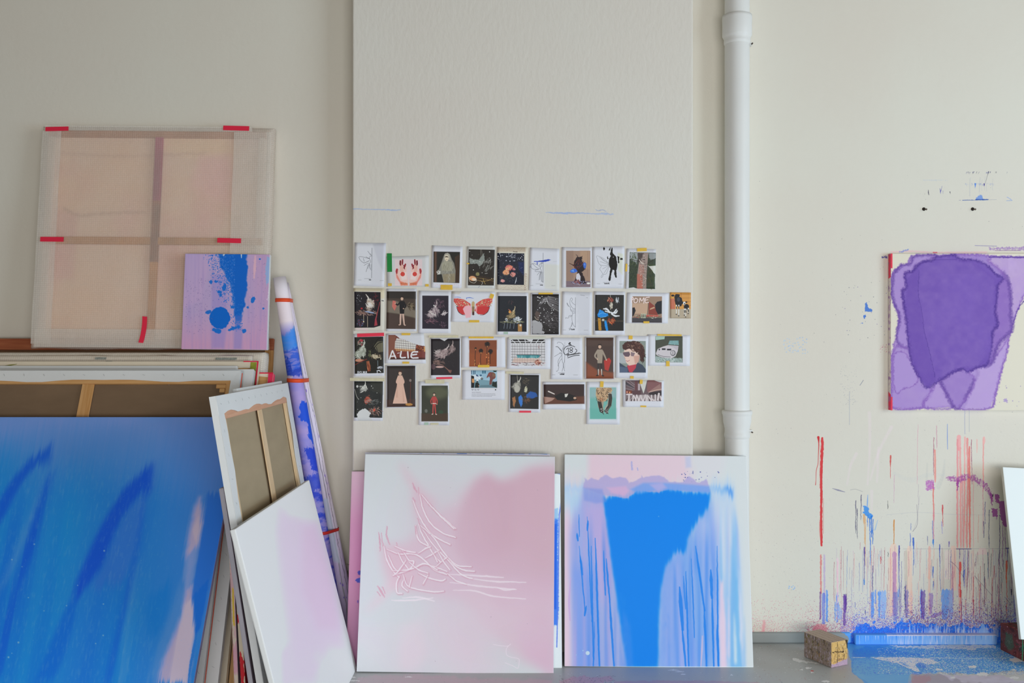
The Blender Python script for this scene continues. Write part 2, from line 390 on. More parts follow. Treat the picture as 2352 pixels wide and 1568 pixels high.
def tube(pts, r, n=12, bm=None, cap=True):
    b = bm or bmesh.new(); rs = r if hasattr(r, '__len__') else [r]*len(pts); rings = []
    for i, p in enumerate(pts):
        p = Vector(p); a = Vector(pts[max(0, i-1)]); c = Vector(pts[min(len(pts)-1, i+1)]); t = (c-a).normalized()
        u = t.cross(Vector((0, 0, 1)));  u = u.normalized() if u.length > .05 else Vector((1, 0, 0)); v = t.cross(u)
        rings.append([b.verts.new(p+(u*math.cos(k*2*math.pi/n)+v*math.sin(k*2*math.pi/n))*rs[i]) for k in range(n)])
    for i in range(len(rings)-1):
        for k in range(n): b.faces.new((rings[i][k], rings[i][(k+1) % n], rings[i+1][(k+1) % n], rings[i+1][k]))
    if cap: b.faces.new(rings[0][::-1]); b.faces.new(rings[-1])
    bmesh.ops.recalc_face_normals(b, faces=b.faces[:]); return b
def lathe(prof, n=40, cap=True):
    return tube([(0, 0, z) for r, z in prof], [r for r, z in prof], n, None, cap)
# ---------------------------------------------------------------- room
def st(o): o['kind'] = 'structure'; return o
def wallmat(name, col, bs, bstr, bd, stretch=(1, 1, 1)):
    m, nt, b = newmat(name); N, L = nt.nodes, nt.links; b.inputs['Roughness'].default_value = .75; b.inputs['Specular IOR Level'].default_value = .2
    tc = N.new('ShaderNodeTexCoord'); no = N.new('ShaderNodeTexNoise'); no.inputs['Scale'].default_value = 1.1; no.inputs['Detail'].default_value = 5
    r = N.new('ShaderNodeValToRGB'); c = lin(col); r.color_ramp.elements[0].position = .35; r.color_ramp.elements[1].position = .65
    r.color_ramp.elements[0].color = (c[0]*.985, c[1]*.955, c[2]*.95, 1); r.color_ramp.elements[1].color = c
    L.new(tc.outputs['Object'], no.inputs[0]); L.new(no.outputs[0], r.inputs[0]); L.new(r.outputs[0], b.inputs['Base Color'])
    bump(nt, b, bs, bstr, bd, stretch, 6); return m

# --- paint thrown, dripped and sprayed on the right half of the wall
X0, X1, Z0, Z1 = 1.1375, 2.717, -.004, 2.271
wp = Pic(1500, [proj((X0, 0, Z1)), proj((X1, 0, Z1)), proj((X1, 0, Z0)), proj((X0, 0, Z0))], overlay=True)
R = random.Random(3); wp.rnd = R
# faint pink and grey wipes
wp.z(1720, 940, 3.722)
for p in ([(1030, 30), (1035, 200), (1030, 420), (1015, 640)], [(1220, 150), (1140, 300), (1090, 420), (1040, 600)], [(920, 380), (870, 480), (840, 640)], [(1110, 330), (1095, 620)], [(1050, 700), (1050, 860)]):
    wp.line('ecd0da', [14, 7], p, a=.35, soft=10, st=.7, sx=6, sy=60)
wp.line('bfc0be', [14, 22, 12], [(1240, 545), (1330, 590), (1420, 600), (1530, 560), (1670, 560)], a=.3, soft=14, st=.8, sx=12, sy=12)
wp.line('a9acab', [5, 18, 10], [(1525, 460), (1520, 600)], a=.3, soft=10, st=.7); wp.line('a9acab', [4, 14, 20], [(1675, 430), (1660, 560), (1620, 660)], a=.35, soft=14, st=.8, sx=8, sy=8)
# big red run and its thin runs
def drip(c, x, y0, y1, r, a=.9, wob=3, head=0, rough=3):
    n = max(3, int((y1-y0)/40)); px = x; p = [(x, y0)]
    for i in range(1, n+1): px += R.uniform(-wob, wob); p.append((px, y0+(y1-y0)*i/n))
    rr = [r*R.uniform(.75, 1.15) for _ in p]; rr[-1] *= .6
    if head: rr[0] = head*.8; rr[1] = head
    wp.line(c, rr, p, a=a, soft=2, rough=rough, rs=14, seed=int(x) % 30, sm=False)
wp.line('cf4244', [10, 12, 11, 10, 10, 9], [(628, 245), (627, 330), (618, 560), (620, 760), (618, 950), (622, 1160)], soft=2, rough=4, rs=18)
wp.line('c53439', [11, 4, 2.5, 2.5, 2.5, 2, 3], [(594, 238), (598, 290), (594, 400), (590, 470), (577, 520), (574, 600), (570, 645)], soft=1.5)
wp.line('c53439', 2, [(609, 300), (607, 580)], a=.7, st=.5, sx=3, sy=12); wp.line('c8474d', 3, [(636, 760), (636, 1060)], a=.5)
wp.line('d05a57', [3, 5, 5, 3], [(606, 960), (608, 1040), (612, 1110)], a=.8)
# single drips
drip('c83a38', 1212, 395, 590, 2.5, head=7, wob=2); drip('c8474d', 1657, 820, 1000, 3, head=7, wob=3)
drip('c98c4d', 1241, 945, 1150, 3, head=6, wob=2); drip('d3a06a', 985, 900, 1150, 5, a=.8, head=12); drip('d3a06a', 998, 960, 1340, 2.5, a=.7)
for x, y0, y1 in ((914, 780, 1060), (926, 850, 1105), (960, 730, 945)): drip('3b3566', x, y0, y1, 2.6, head=4, wob=2)
wp.line('4a4785', [2, 7, 2], [(715, 675), (765, 690), (822, 706)], a=.8, st=.5, sx=3, sy=3); wp.line('555', 1.6, [(868, 686), (912, 682), (972, 702)], a=.5) if 0 else None
wp.line('565672', 1.6, [(868, 688), (912, 682), (972, 702)], a=.5)
wp.poly('2f8ad8', [(975, 820), (1020, 830), (1030, 880), (1060, 905), (1040, 940), (1010, 915), (975, 885), (985, 850)], a=.9, soft=3, rough=9, rs=10)
wp.line('2f8ad8', [2, 5, 4], [(1017, 730), (1014, 790), (1012, 830)], a=.7)
for x, y0, y1, r in ((1032, 930, 1330, 4), (1048, 915, 1090, 6), (1062, 940, 1150, 4), (1018, 900, 1000, 3)): drip('2070c8', x, y0, y1, r, wob=4)
wp.line('5ba2dc', [2, 4], [(1102, 945), (1078, 1030)], a=.6)
wp.line('3a4fae', 1.6, [(1847, 0), (1846, 110), (1848, 210)], a=.6); wp.line('8b90a5', 2, [(1884, 0), (1884, 190)], a=.6)
wp.line('3f74c8', [2, 3, 3, 2], [(1697, 125), (1697, 240), (1699, 340)], a=.8)
# salmon group above the arc
for x, y0, y1, r, c in ((1796, 235, 340, 22, 'e8a0a0'), (1784, 260, 1180, 8, 'dd8f92'), (1806, 330, 1180, 9, 'e19a98'), (1848, 240, 1180, 7, 'e3a3a0'), (1868, 250, 1180, 8, 'dd8886'), (1886, 320, 1180, 9, 'd9706a'),
                        (1904, 260, 640, 3, 'a04a68'), (1918, 560, 1180, 3, 'dca0a2'), (1828, 560, 1180, 4, 'd98a90'), (2005, 240, 700, 5, 'e0918e'), (1950, 255, 370, 4, 'e3a49f'), (2010, 240, 290, 12, 'e3a9a4'), (2004, 620, 1060, 2.5, 'c98a9a'),
                        (1590, 350, 620, 8, 'e08a80'), (1582, 240, 560, 3, 'a3486a'), (1604, 140, 330, 3, 'c58ea0'), (1576, 640, 950, 7, 'd9706a'), (1580, 860, 1140, 4, 'd08090'), (1245, 560, 800, 2.5, 'c9a0b4'),
                        (1446, 130, 640, 2, 'd09aaa'), (1450, 640, 860, 1.6, 'b0a0a8'), (1965, 900, 1140, 2, 'cf9a90'), (1848, 560, 1000, 3, 'd98886')): drip(c, x, y0, y1, r, a=.85, wob=2)
wp.line('9a98a2', 1.3, [(1460, 740), (1440, 930), (1405, 1040)], a=.6)
# purple crescent of rag marks
arc = [(1690, 580), (1725, 590), (1790, 600), (1860, 575), (1930, 590), (2000, 640), (2055, 700), (2080, 780)]
wp.line('a24f9d', [8, 20, 20, 24, 24, 22, 18, 16], arc, a=.85, soft=4, rough=22, rs=14, st=.7, sx=10, sy=12, thr=.45)
wp.poly('b25aae', [(1505, 610), (1580, 600), (1590, 680), (1520, 690)], a=.85, soft=6, rough=18, rs=12, st=.4, sx=8, sy=8, thr=.4)
for q in (([(1775, 600), (1800, 600), (1790, 690), (1778, 690)]), ([(2060, 700), (2085, 740), (2080, 830), (2065, 790)]), ([(2100, 725), (2145, 730), (2140, 800), (2110, 790)]), ([(2075, 840), (2130, 850), (2125, 920), (2085, 915)]), ([(2135, 790), (2185, 780), (2215, 900), (2220, 1010), (2180, 1000), (2150, 930)])):
    wp.poly('993f92', q, a=.9, soft=3, rough=12, rs=12)
for x, y0, y1, c in ((2145, 900, 1340, '4b3670'), (2175, 980, 1300, '8b3f90'), (2190, 980, 1250, '8b3f90'), (2055, 860, 1180, '4b5078'), (2020, 790, 980, '5d4c94'), (2008, 960, 1095, '43407c'), (2120, 900, 940, 'a050a0')): drip(c, x, y0, y1, 3, wob=4)
wp.ell('2b2338', 2086, 735, 4, 14, 10)
# pencil levels
wp.line('8f8fa8', 1.5, [(1180, 900), (1450, 880), (1760, 898), (2200, 902)], a=.45, st=.7, sx=30, sy=3); wp.line('8a8794', 2, [(1320, 1192), (1760, 1190), (2240, 1190)], a=.6, st=.4, sx=30, sy=3)
wp.line('54487e', 3.5, [(1770, 1192), (1900, 1192)], a=.9)
wp.line('54487e', 4, [(2195, 1186), (2232, 1186)], a=.9)
# blue small drips
for x, y0, y1, c, hd in ((1406, 1100, 1330, '1e5bb8', 8), (1576, 1115, 1180, '2a80cc', 7), (1380, 1060, 1210, '2a5cb8', 3), (1632, 1155, 1340, '3557b4', 4), (1572, 950, 1120, '4a66b8', 3), (1385, 975, 1030, '5a6cb0', 2), (1526, 1085, 1160, '6a6c98', 3), (1712, 1130, 1175, '6a54a8', 5), (1648, 960, 1060, '8c82c4', 4), (1286, 1165, 1400, '4d3c96', 6), (988, 1180, 1340, '5d3f94', 7), (1188, 780, 850, '47484c', 2), (1190, 1220, 1260, '48484c', 3)): drip(c, x, y0, y1, 2.8, head=hd, wob=2)
# ---- lower field, written in the 3.92x enlargement
wp.z(1940, 1100, 3.92)
def tone(x, y0, y1, w, c, a=.55, soft=6):
    wp.poly(c, [(x-w, y0+w*1.2), (x-w*.5, y0), (x+w*.5, y0), (x+w, y0+w*1.2), (x+w, y1), (x-w, y1)], a=a, soft=soft, rough=5, rs=22, st=.35, sx=6, sy=90)
for x, y0, y1, w, c, a in ((440, 580, 1230, 34, 'eebfa9', .75), (405, 700, 1240, 16, 'ddb8a8', .6), (448, 650, 1230, 17, 'b07aae', .85), (585, 600, 1230, 22, 'eabfa8', .7), (555, 640, 1240, 12, 'b9a998', .6), (765, 600, 900, 12, 'e0a294', .8), (763, 820, 1230, 12, 'e0b3a0', .8), (978, 600, 1000, 27, 'f0c0b0', .8), (885, 625, 1000, 9, 'c3b8a8', .6), (1240, 620, 680, 55, 'e9c4c4', .6), (925, 640, 900, 25, 'e8cfcc', .5), (1150, 640, 1230, 12, 'd9b0a8', .5), (600, 1000, 1230, 14, 'e2b6a6', .7)):
    tone(x, y0, y1, w, c, a)
for x, y0, y1, w, c, a in ((250, 1010, 1250, 16, '2b86e0', .95), (278, 990, 1120, 7, '2b86e0', .9), (313, 1005, 1250, 12, '2b86e0', .95), (350, 1000, 1250, 26, '6aa6ee', .8), (460, 1010, 1270, 26, '6f78b8', .8), (560, 990, 1250, 16, '6f6cb0', .8), (545, 950, 1200, 6, '3f2c7c', .9), (690, 985, 1250, 10, '2b78d8', .95), (706, 1000, 1260, 20, '5b33a0', .95), (778, 1020, 1220, 18, '8f6ab0', .85), (905, 985, 1260, 36, '4f95e8', .95), (958, 985, 1260, 24, '6b95e0', .8), (6, 1040, 1200, 12, '5a35a0', .95), (-65, 1015, 1290, 10, '3f82e0', .9), (487, 985, 1060, 9, '4c8ad8', .8)):
    wp.poly(c, [(x-w, y0+20), (x-w*.6, y0), (x-w*.1, y0+14), (x+w*.5, y0-4), (x+w, y0+22), (x+w*.8, y1-60), (x+w*.4, y1), (x-w*.8, y1)], a=a, soft=4, rough=8, rs=16, st=.35, sx=6, sy=40)
for x, y0, y1, r, c, hd in ((1040, 750, 1060, 7, 'd84238', 12), (1045, 1000, 1290, 5, 'cf4448', 7), (1028, 950, 1260, 3, 'd86058', 0), (1460, 740, 930, 7, 'e2603c', 10), (1458, 930, 1250, 3.5, 'd85a50', 0), (1075, 820, 960, 4, '2f6cc8', 7), (797, 790, 890, 3, '1f62c0', 6), (800, 920, 1000, 3, '2a64c0', 5), (445, 370, 585, 3.5, 'c98c4d', 6), (1160, 880, 1130, 3.5, 'b8404c', 0), (1162, 1090, 1240, 4, 'a83c58', 0), (1218, 940, 1250, 3, 'd06a70', 0), (1330, 890, 1250, 3, 'c04c50', 0), (1260, 880, 1160, 2.5, '453c68', 4), (1290, 660, 900, 3, '4a7c98', 0), (1385, 720, 1240, 2.5, 'b05a78', 0), (1395, 800, 1060, 2, '50345c', 0), (1345, 780, 900, 4, 'c86460', 0), (1410, 840, 1010, 2.5, '3d2f55', 0), (254, 780, 1000, 2.2, '4a3f86', 0), (65, 820, 1190, 1.6, '8a86b0', 0), (860, 690, 1010, 2, '3a46a0', 0), (855, 600, 700, 2.5, '3f52ac', 3), (512, 740, 1200, 2, '50409a', 0), (490, 640, 1230, 2.6, '4c4698', 4), (326, 700, 760, 4, 'c83a42', 5), (1070, 630, 980, 2.5, '8a5fb0', 0), (1037, 630, 720, 3, '4c4698', 0), (1112, 640, 1000, 2.6, '9a4a7c', 0), (1465, 620, 740, 3, '5a4ca0', 5), (1085, 640, 860, 2.5, '6a62b0', 0), (1530, 1040, 1240, 6, '8f86b8', 0), (1500, 990, 1045, 5, '2b2240', 6), (1494, 660, 690, 4, '2b2240', 5), (175, 900, 950, 4, '2f74c4', 5), (185, 1180, 1220, 3, '3f2c6c', 4), (95, 1110, 1160, 3, '6064a8', 0)):
    drip(c, x, y0, y1, r, a=.9, wob=2.5, head=hd)
for i in range(150):
    x = R.uniform(230, 1570) if i < 120 else R.uniform(-120, 300); y0 = R.uniform(560, 1050); ln = R.uniform(60, 420)
    if i % 3 == 0: y0 = R.uniform(620, 650)
    drip(R.choice(['c9697a', 'b85f8a', '8a6ab0', '5a5aa8', 'd99a94', 'c8a0b8', 'b06a78', '8a4a78', '6a86b8', 'd8a08c', '9c5a64', 'b9a6b8', 'a87a98']), x, y0, min(1280, y0+ln), R.uniform(.9, 2.6), a=R.uniform(.45, .85), wob=2)
for i in range(60):
    x = R.uniform(1050, 1570); y0 = R.uniform(640, 1150); drip(R.choice(['5a3c70', '8a3a58', 'b04c50', '4a5690', '9a6a90', '2f2a48']), x, y0, min(1280, y0+R.uniform(40, 300)), R.uniform(1, 2.6), a=.75, wob=3)
for p in ([(955, 740), (1010, 790), (1080, 900)], [(1170, 870), (1250, 960), (1330, 1050)], [(1395, 640), (1385, 740), (1425, 860), (1420, 930)], [(1180, 880), (1230, 1000)], [(1440, 1060), (1500, 1130)], [(650, 230), (655, 400), (615, 470)], [(1470, 730), (1484, 790), (1478, 860)]): wp.line('5f4a70', 1.8, p, a=.7)
wp.poly('8a62b4', [(760, 1240), (800, 1210), (860, 1196), (888, 1198), (860, 1225), (800, 1250)], a=.7, soft=4, rough=6)
# ---- spray above the skirting, in photo units
wp.z(0, 0, 1)
def sp(cols, n, box, size, pw, lo=1455, hi=1360, a=.85, st=1):
    wp.dots(cols, n, box, size, lambda x, y: min(1, max(0, (y-hi)/(lo-hi)))**pw, a=a, stretch=st)
sp(['d9708c', 'c85a78', 'e0a0b4', 'b85a88'], 9000, (1722, 1330, 1960, 1462), (.25, .75), 3.0, 1462, 1330)
sp(['a84a80', '9c3f6e', 'd04a68'], 3000, (1850, 1360, 1960, 1462), (.3, .9), 2, 1462, 1370)
sp(['8a5ab0', '6a4fb0', 'a05a90', 'b88ac0', '7f88cc', 'c0a4c8'], 24000, (1930, 1350, 2420, 1450), (.3, .9), 2.2, 1440, 1345)
sp(['6a2f70', '8a3c66', '5a2a8a'], 3500, (2080, 1370, 2420, 1440), (.3, .9), 1.5, 1430, 1370, st=1.6)
sp(['555566', '7a5a78', '8a8aa0', '4a4a58', 'b06a78'], 900, (1730, 1150, 2420, 1440), (.2, .6), .5, 1440, 1100, a=.7)
sp(['6a6a74', '8a8a98'], 420, (1730, 900, 2420, 1300), (.2, .5), .2, 1300, 800, a=.6)
wp.line('e06a84', [2, 4, 2], [(1755, 1425), (1754, 1440), (1750, 1458)], a=.5, soft=4)
wp.poly('d84a6a', [(1868, 1440), (1878, 1432), (1896, 1436), (1900, 1456), (1866, 1456)], a=.55, soft=6, rough=4)
# strips at the start of the field
wp.z(1720, 1250, 3.722)
for x, y0, y1, w, c, a in ((616, 80, 420, 7, 'd6605e', .9), (612, 400, 640, 8, '7a3c8a', .9), (646, 80, 500, 7, 'b49ac8', .8), (640, 410, 680, 14, '4f6cd0', .8), (668, 385, 660, 9, '2f86e0', .95), (760, 110, 500, 8, 'eac4ce', .8), (757, 140, 640, 4, 'e6a8b8', .5), (738, 490, 650, 5, '4c88dc', .9), (772, 510, 640, 6, '6a9ae0', .8), (788, 540, 640, 8, '7aa4e4', .6), (818, 420, 690, 12, '6a3a98', .9), (832, 415, 560, 5, '4c2a84', .9), (988, 20, 300, 4, '5a4890', .8), (985, 300, 345, 5, '3a78c0', .9), (1060, 180, 400, 2, '4a3f86', .9)):
    wp.poly(c, [(x-w, y0+10), (x-w*.3, y0), (x+w*.6, y0+8), (x+w, y0+30), (x+w*.8, y1), (x-w, y1)], a=a, soft=3, rough=5, rs=14, st=.3, sx=4, sy=40)
# the blue mass running into the skirting
wp.z(1720, 1250, 3.722)
top = [(880, 765), (905, 700), (990, 680), (1060, 690), (1230, 690), (1290, 655), (1440, 690), (1560, 680), (1700, 700), (1850, 690), (1990, 710), (2160, 700), (2820, 700), (2820, 905), (760, 905), (820, 795)]
wp.poly('2277e2', top, a=.97, soft=8, rough=60, rs=34, st=.5, sx=9, sy=12, seed=4, thr=.36)
wp.poly('2a78e0', [(880, 790), (1100, 720), (1500, 745), (1900, 740), (2820, 745), (2820, 905), (760, 905)], a=.85, soft=20, rough=30, rs=20, st=.3, sx=30, sy=8)
sp2 = lambda c, n, b, s, d, **k: wp.dots(c, n, b, s, d, **k)
sp2(['2f6fd8', '3a4fc0', '2a60d0', '5a50b8'], 9000, (880, 560, 2700, 770), (1, 3.2), lambda x, y: max(0, (y-560)/200)**1.6, a=.9, stretch=1.5)
for i in range(150):
    x = R.uniform(1250, 2200); y = 775-60*R.random()**2*(.4+1.2*float(vnoise(np.array([x/60.]), np.array([3.]))[0])); wp.line(R.choice(['c3cdf0', 'b9c4ec', '8fb0ea', 'd4d0ec']), [1, 3.5, 5], [(x, y-R.uniform(5, 50)), (x, y), (x+R.uniform(-2, 2), 785)], a=.8, soft=2)
wp.line('a9c0ee', [3, 8, 14], [(1835, 590), (1838, 700), (1842, 780)], a=.6, soft=8); wp.poly('8db2e6', [(1975, 730), (1995, 660), (2030, 720), (2060, 760), (1960, 765)], a=.8, soft=6, rough=8)
# ---- marks above the purple painting, in the enlargement from (2090, 380)
wp.z(2090, 380, 8.977)
for i in range(26): x = R.uniform(260, 780); wp.line('8ba3cc', [1, 3, 1], [(x, 295+R.uniform(-6, 4)), (x+R.uniform(-10, 10), 300+R.uniform(0, 30))], a=.5)
wp.line('9fb2d4', 3, [(265, 300), (500, 303), (700, 298)], a=.5, st=.6, sx=14, sy=6)
wp.line('2a2148', [4, 8, 5], [(382, 505), (382, 560), (390, 605)]); wp.line('4a49a4', [3, 4, 8, 3], [(660, 425), (648, 500), (632, 525), (630, 580)], a=.9); wp.line('4a49a4', [3, 9, 3], [(620, 470), (630, 530), (628, 560)], a=.9)
wp.line('5b589c', [4, 4, 2], [(682, 520), (682, 585)], a=.8); wp.line('2a2148', [9, 4, 1], [(825, 545), (830, 565), (836, 590)])
for i in range(34):
    x = R.choice([R.uniform(1120, 1330), R.uniform(1570, 1680), R.uniform(1100, 2050)]); y = R.uniform(125, 150)
    wp.line(R.choice(['2a2348', '4b4a78', '6a6aa0']), [5, 2.5, 1], [(x, y), (x-R.uniform(2, 10), y+R.uniform(8, 36))], a=R.uniform(.5, .95))
wp.line('38345e', [9, 3, 3, 2], [(1622, 125), (1600, 200), (1572, 300), (1556, 370)], a=.9)
for i in range(40): x = R.uniform(1100, 1760); y = 380+R.uniform(-18, 14); wp.line(R.choice(['6a86c4', '4a68b8', '8a96b8']), [3, 1.5], [(x, y), (x+R.uniform(-4, 4), y+R.uniform(4, 40))], a=R.uniform(.4, .9))
for x in (1225, 1240, 1430, 1440, 1480, 1540, 1575, 1700): wp.line('7c88ac', 1.6, [(x+10, 220+R.uniform(0, 150)), (x, 420), (x+R.uniform(-4, 8), R.uniform(500, 640))], a=.55)
wp.poly('3a78d0', [(1330, 360), (1370, 365), (1355, 430), (1345, 480), (1338, 430)], a=.9, rough=6); wp.poly('3a2f88', [(1515, 370), (1540, 365), (1545, 400), (1525, 430)], a=.9, rough=5)
wp.poly('3f7ed2', [(1350, 700), (1380, 650), (1460, 600), (1500, 650), (1510, 700)], a=.75, soft=5, rough=22, rs=14)
wp.poly('1d4f9e', [(1070, 710), (1300, 706), (1330, 712), (1360, 690), (1480, 696), (1500, 688), (1620, 696), (1615, 712), (1500, 716), (1080, 722)], a=.95, soft=3, rough=6, rs=12); wp.line('3a4f8e', 4, [(1015, 716), (1050, 714)], a=.7); wp.line('5a6a90', 2.5, [(1620, 708), (1785, 704)], a=.8, st=.4, sx=20)
wp.line('6a92d4', 7, [(2000, 650), (2050, 680), (2100, 715)], a=.6, rough=10, rs=8); wp.line('5a86cc', 5, [(1990, 725), (2110, 722)], a=.7, rough=5)
wp.z(1960, 360, 2.612)   # around the painting's edge
wp.poly('8a52b0', [(810, 545), (1024, 540), (1300, 538), (1300, 556), (1024, 560), (900, 556), (820, 558)], a=.75, soft=3, rough=9, rs=9, st=.5, sx=3, sy=12, thr=.5)
wp.line('e0a0b0', 5, [(225, 572), (340, 566), (500, 574), (800, 572)], a=.55, soft=5, rough=4, st=.5, sx=12, sy=4); wp.line('6a82c8', 4, [(280, 572), (330, 556)], a=.8, rough=8); wp.line('3a3a8c', 5, [(175, 604), (190, 600), (200, 604)], a=.9, rough=6); wp.line('c05068', 4, [(480, 574), (500, 574)], a=.8)
wp.line('7a6aa8', 2, [(730, 532), (800, 534), (860, 536)], a=.7); wp.line('7a3a88', 2, [(850, 562), (1000, 562)], a=.7)
for q in ([(70, 875), (80, 872), (90, 905), (115, 920), (112, 930), (70, 925)], [(58, 955), (74, 945), (76, 960), (66, 974)], [(40, 1005), (60, 992), (56, 1000)]): wp.poly('2a6cc4', q, a=.9, rough=5, rs=6)
wp.dots(['5a5a70', '8a7aa0', '2a3a70'], 30, (-60, 760, 220, 1100), (1, 2.5)); wp.dots(['b86a80'], 22, (155, 1120, 205, 1175), (1, 2.5)); wp.line('70758c', 2, [(40, 1370), (60, 1340)], a=.7)
wp.z(0, 0, 1)
wp.dots(['8ab0dc', 'a0c0e4'], 60, (1800, 775, 1855, 812), (.5, 1.6), a=.6); wp.dots(['6fa8e0'], 12, (1812, 1345, 1826, 1353), (.5, 1.6), a=.7)
wp.dots(['55585e', '6a6c74'], 90, (1735, 400, 2350, 1000), (.3, .8), a=.7); wp.dots(['7a8090'], 90, (1930, 840, 1970, 930), (.3, .8), a=.5)
wp.line('8890a8', .8, [(1951, 900), (1951, 975)], a=.5, st=.5, sx=1, sy=6)

WB = wallmat('wall_paint', 'e8e4d7', 38, .5, .0022)
overlay(WB, wp, 'wall_splatter', X0, X1, Z0, Z1, (0, 2))
st(link('wall_back', tomesh(box(-4.6, 0, -.05, 5.2, .2, 4.2)), WB))
# pillar, with blue pencil-like paint lines
pp = Pic(760, [(805, 470), (1600, 470), (1600, 500), (805, 500)], overlay=True, h=40)
pp.line('88a6da', [1, .9, 1.2, 1.6, .7], [(810, 479.5), (850, 480.5), (890, 481.5), (905, 483), (920, 481)], a=.75, rough=1.2, rs=4, st=.35, sx=5, sy=2)
pp.line('7da0dc', [.6, 1.8, 2.2, 1.2, 1.0], [(1254, 488), (1280, 489), (1303, 489.5), (1330, 489), (1352, 490)], a=.75, rough=1.6, rs=4, st=.3, sx=5, sy=2)
pp.line('88a6da', [1, 2.2, 1], [(1352, 490), (1390, 491), (1408, 492)], a=.7, rough=2, rs=4, st=.4, sx=4, sy=2); pp.line('7f96c4', .9, [(1368, 481), (1374, 484), (1384, 482), (1392, 485)], a=.7, rough=1.5, rs=3)
DP = 4.27
WP = wallmat('pillar_paint', 'e7e3d9', 60, .6, .003, (1, 1, .5))
a0 = P(805, 500, DP); a1 = P(1600, 470, DP)
overlay(WP, pp, 'pillar_lines', a0.x, a1.x, a0.z, a1.z, (0, 2))
pb = box(P(809.5, 0, DP).x, DP-D, -.02, P(1592, 0, DP).x, .05, 4.2, .009, 3)
st(link('pillar', tomesh(pb, smooth=False), WP))
# floor with spilt and sprayed paint
FM = plain('floor_paint', 'c4c6c5', .38, 60, .15, .0008, .05, 3, spec=.45)
fx0, fx1, fy0, fy1 = -1.0, 2.9, -1.0, .01
fp = Pic(1900, [proj((fx0, fy1, 0)), proj((fx1, fy1, 0)), proj((fx1, fy0, 0)), proj((fx0, fy0, 0))], overlay=True, h=620)
fp.rnd = R; fp.z(1720, 1250, 3.722)
fp.poly('3b87e4', [(790, 800), (1000, 790), (2820, 800), (2820, 1080), (2300, 1075), (2100, 1090), (1900, 1110), (1700, 1090), (1560, 1100), (1380, 1110), (1360, 1183), (1000, 1190), (930, 1120), (880, 1090), (872, 1000), (850, 900)], a=.95, soft=8, rough=16, rs=40)
fp.poly('5f9be2', [(900, 985), (1050, 965), (1250, 1000), (1380, 1090), (1390, 1190), (1050, 1195), (960, 1150), (890, 1090)], a=.85, soft=8, rough=12, rs=30, st=.4, sx=60, sy=20)
fp.poly('1f6fe0', [(890, 905), (1000, 870), (1200, 880), (1400, 930), (1600, 925), (1500, 950), (1100, 955), (900, 965)], a=.8, soft=10, rough=14, rs=30)
fp.poly('edd5e4', [(1195, 862), (1400, 868), (1700, 856), (2112, 862), (2112, 885), (1950, 885), (1930, 905), (1800, 893), (1450, 888), (1260, 878)], a=.95, soft=3, rough=9, rs=18)
fp.poly('efdbe8', [(1035, 962), (1350, 962), (1560, 975), (1600, 1000), (1655, 1000), (1530, 1030), (1500, 1012), (1420, 1025), (1460, 1085), (1440, 1090), (1370, 1060), (1280, 1020), (1120, 985)], a=1, soft=3, rough=8, rs=16)
fp.poly('2f6fd0', [(1425, 1022), (1460, 1010), (1500, 1018), (1540, 1040), (1500, 1060), (1450, 1050)], a=.85, soft=3, rough=8); fp.poly('5a88c8', [(1278, 1005), (1310, 1005), (1365, 1035), (1350, 1045)], a=.8, soft=3)
fp.line('e8d2e4', 3, [(880, 966), (1000, 966)], a=.7, rough=3); fp.line('dccfe8', 3, [(1560, 970), (1900, 975), (2200, 970)], a=.6, rough=4)
fp.dots(['e6dcf2', 'd8d4f0', 'efe2f0', 'c0c8ee'], 9000, (1100, 880, 2800, 1110), (1.6, 4.6), lambda x, y: .9 if 1500 < x else .35, a=.8, stretch=.5)
fp.dots(['1c62d8', '2a50c8', '3f8cf0'], 5200, (880, 870, 2800, 1110), (1.6, 5), a=.7, stretch=.5)
fp.poly('8f7f94', [(1390, 1110), (1560, 1110), (1900, 1130), (2100, 1110), (2400, 1180), (2400, 1300), (1400, 1300), (1365, 1183)], a=.6, soft=14, rough=22, rs=50, st=.3, sx=40, sy=12)
fp.poly('a07078', [(1400, 1120), (1540, 1125), (1560, 1150), (1480, 1200), (1400, 1200)], a=.55, soft=12, rough=20, rs=20)
fp.poly('c9c6d6', [(1600, 1100), (1900, 1120), (2300, 1085), (2820, 1090), (2820, 1210), (1900, 1190), (1700, 1140)], a=.6, soft=20, rough=26, rs=50, st=.5, sx=60, sy=10)
for x, y, rx, ry in ((1910, 1045, 40, 12), (1625, 1068, 32, 7), (2290, 985, 60, 22), (1745, 1138, 22, 7), (2270, 1137, 40, 8), (2000, 1110, 50, 16), (660, 1170, 34, 8), (510, 1055, 26, 8), (545, 1095, 15, 4), (450, 1070, 12, 3), (1480, 945, 16, 4), (2262, 1072, 22, 6)):
    fp.ell('ecdde8' if x > 1400 else 'd5d9dc', x, y, rx, ry, a=.95, soft=3, rough=9, rs=12)
fp.line('c9cccf', [14, 8, 3], [(390, 985), (470, 1000), (600, 1020)], a=.8, soft=3, rough=10, rs=20)
fp.dots(['6a3f4c', '7a5a64', 'd8dadd', '8a3a3c', 'c8ccd0'], 260, (60, 860, 870, 1190), (1, 4), a=.8, stretch=.5)
fp.line('b34a48', 5, [(533, 1080), (550, 1080)], a=.9, rough=4); fp.poly('7d8287', [(265, 1158), (300, 1190), (285, 1195)], a=.9)
fp.z(800, 1500, 2.45)
fp.poly('a87a8c', [(1180, 150), (1260, 130), (1480, 132), (1500, 150), (1400, 175), (1190, 180)], a=.75, soft=10, rough=14, rs=24, st=.5, sx=30, sy=6)
fp.poly('9c6a80', [(1500, 158), (1800, 152), (2300, 160), (2400, 200), (1480, 200)], a=.6, soft=8, rough=8, rs=30, st=.5, sx=60, sy=5)
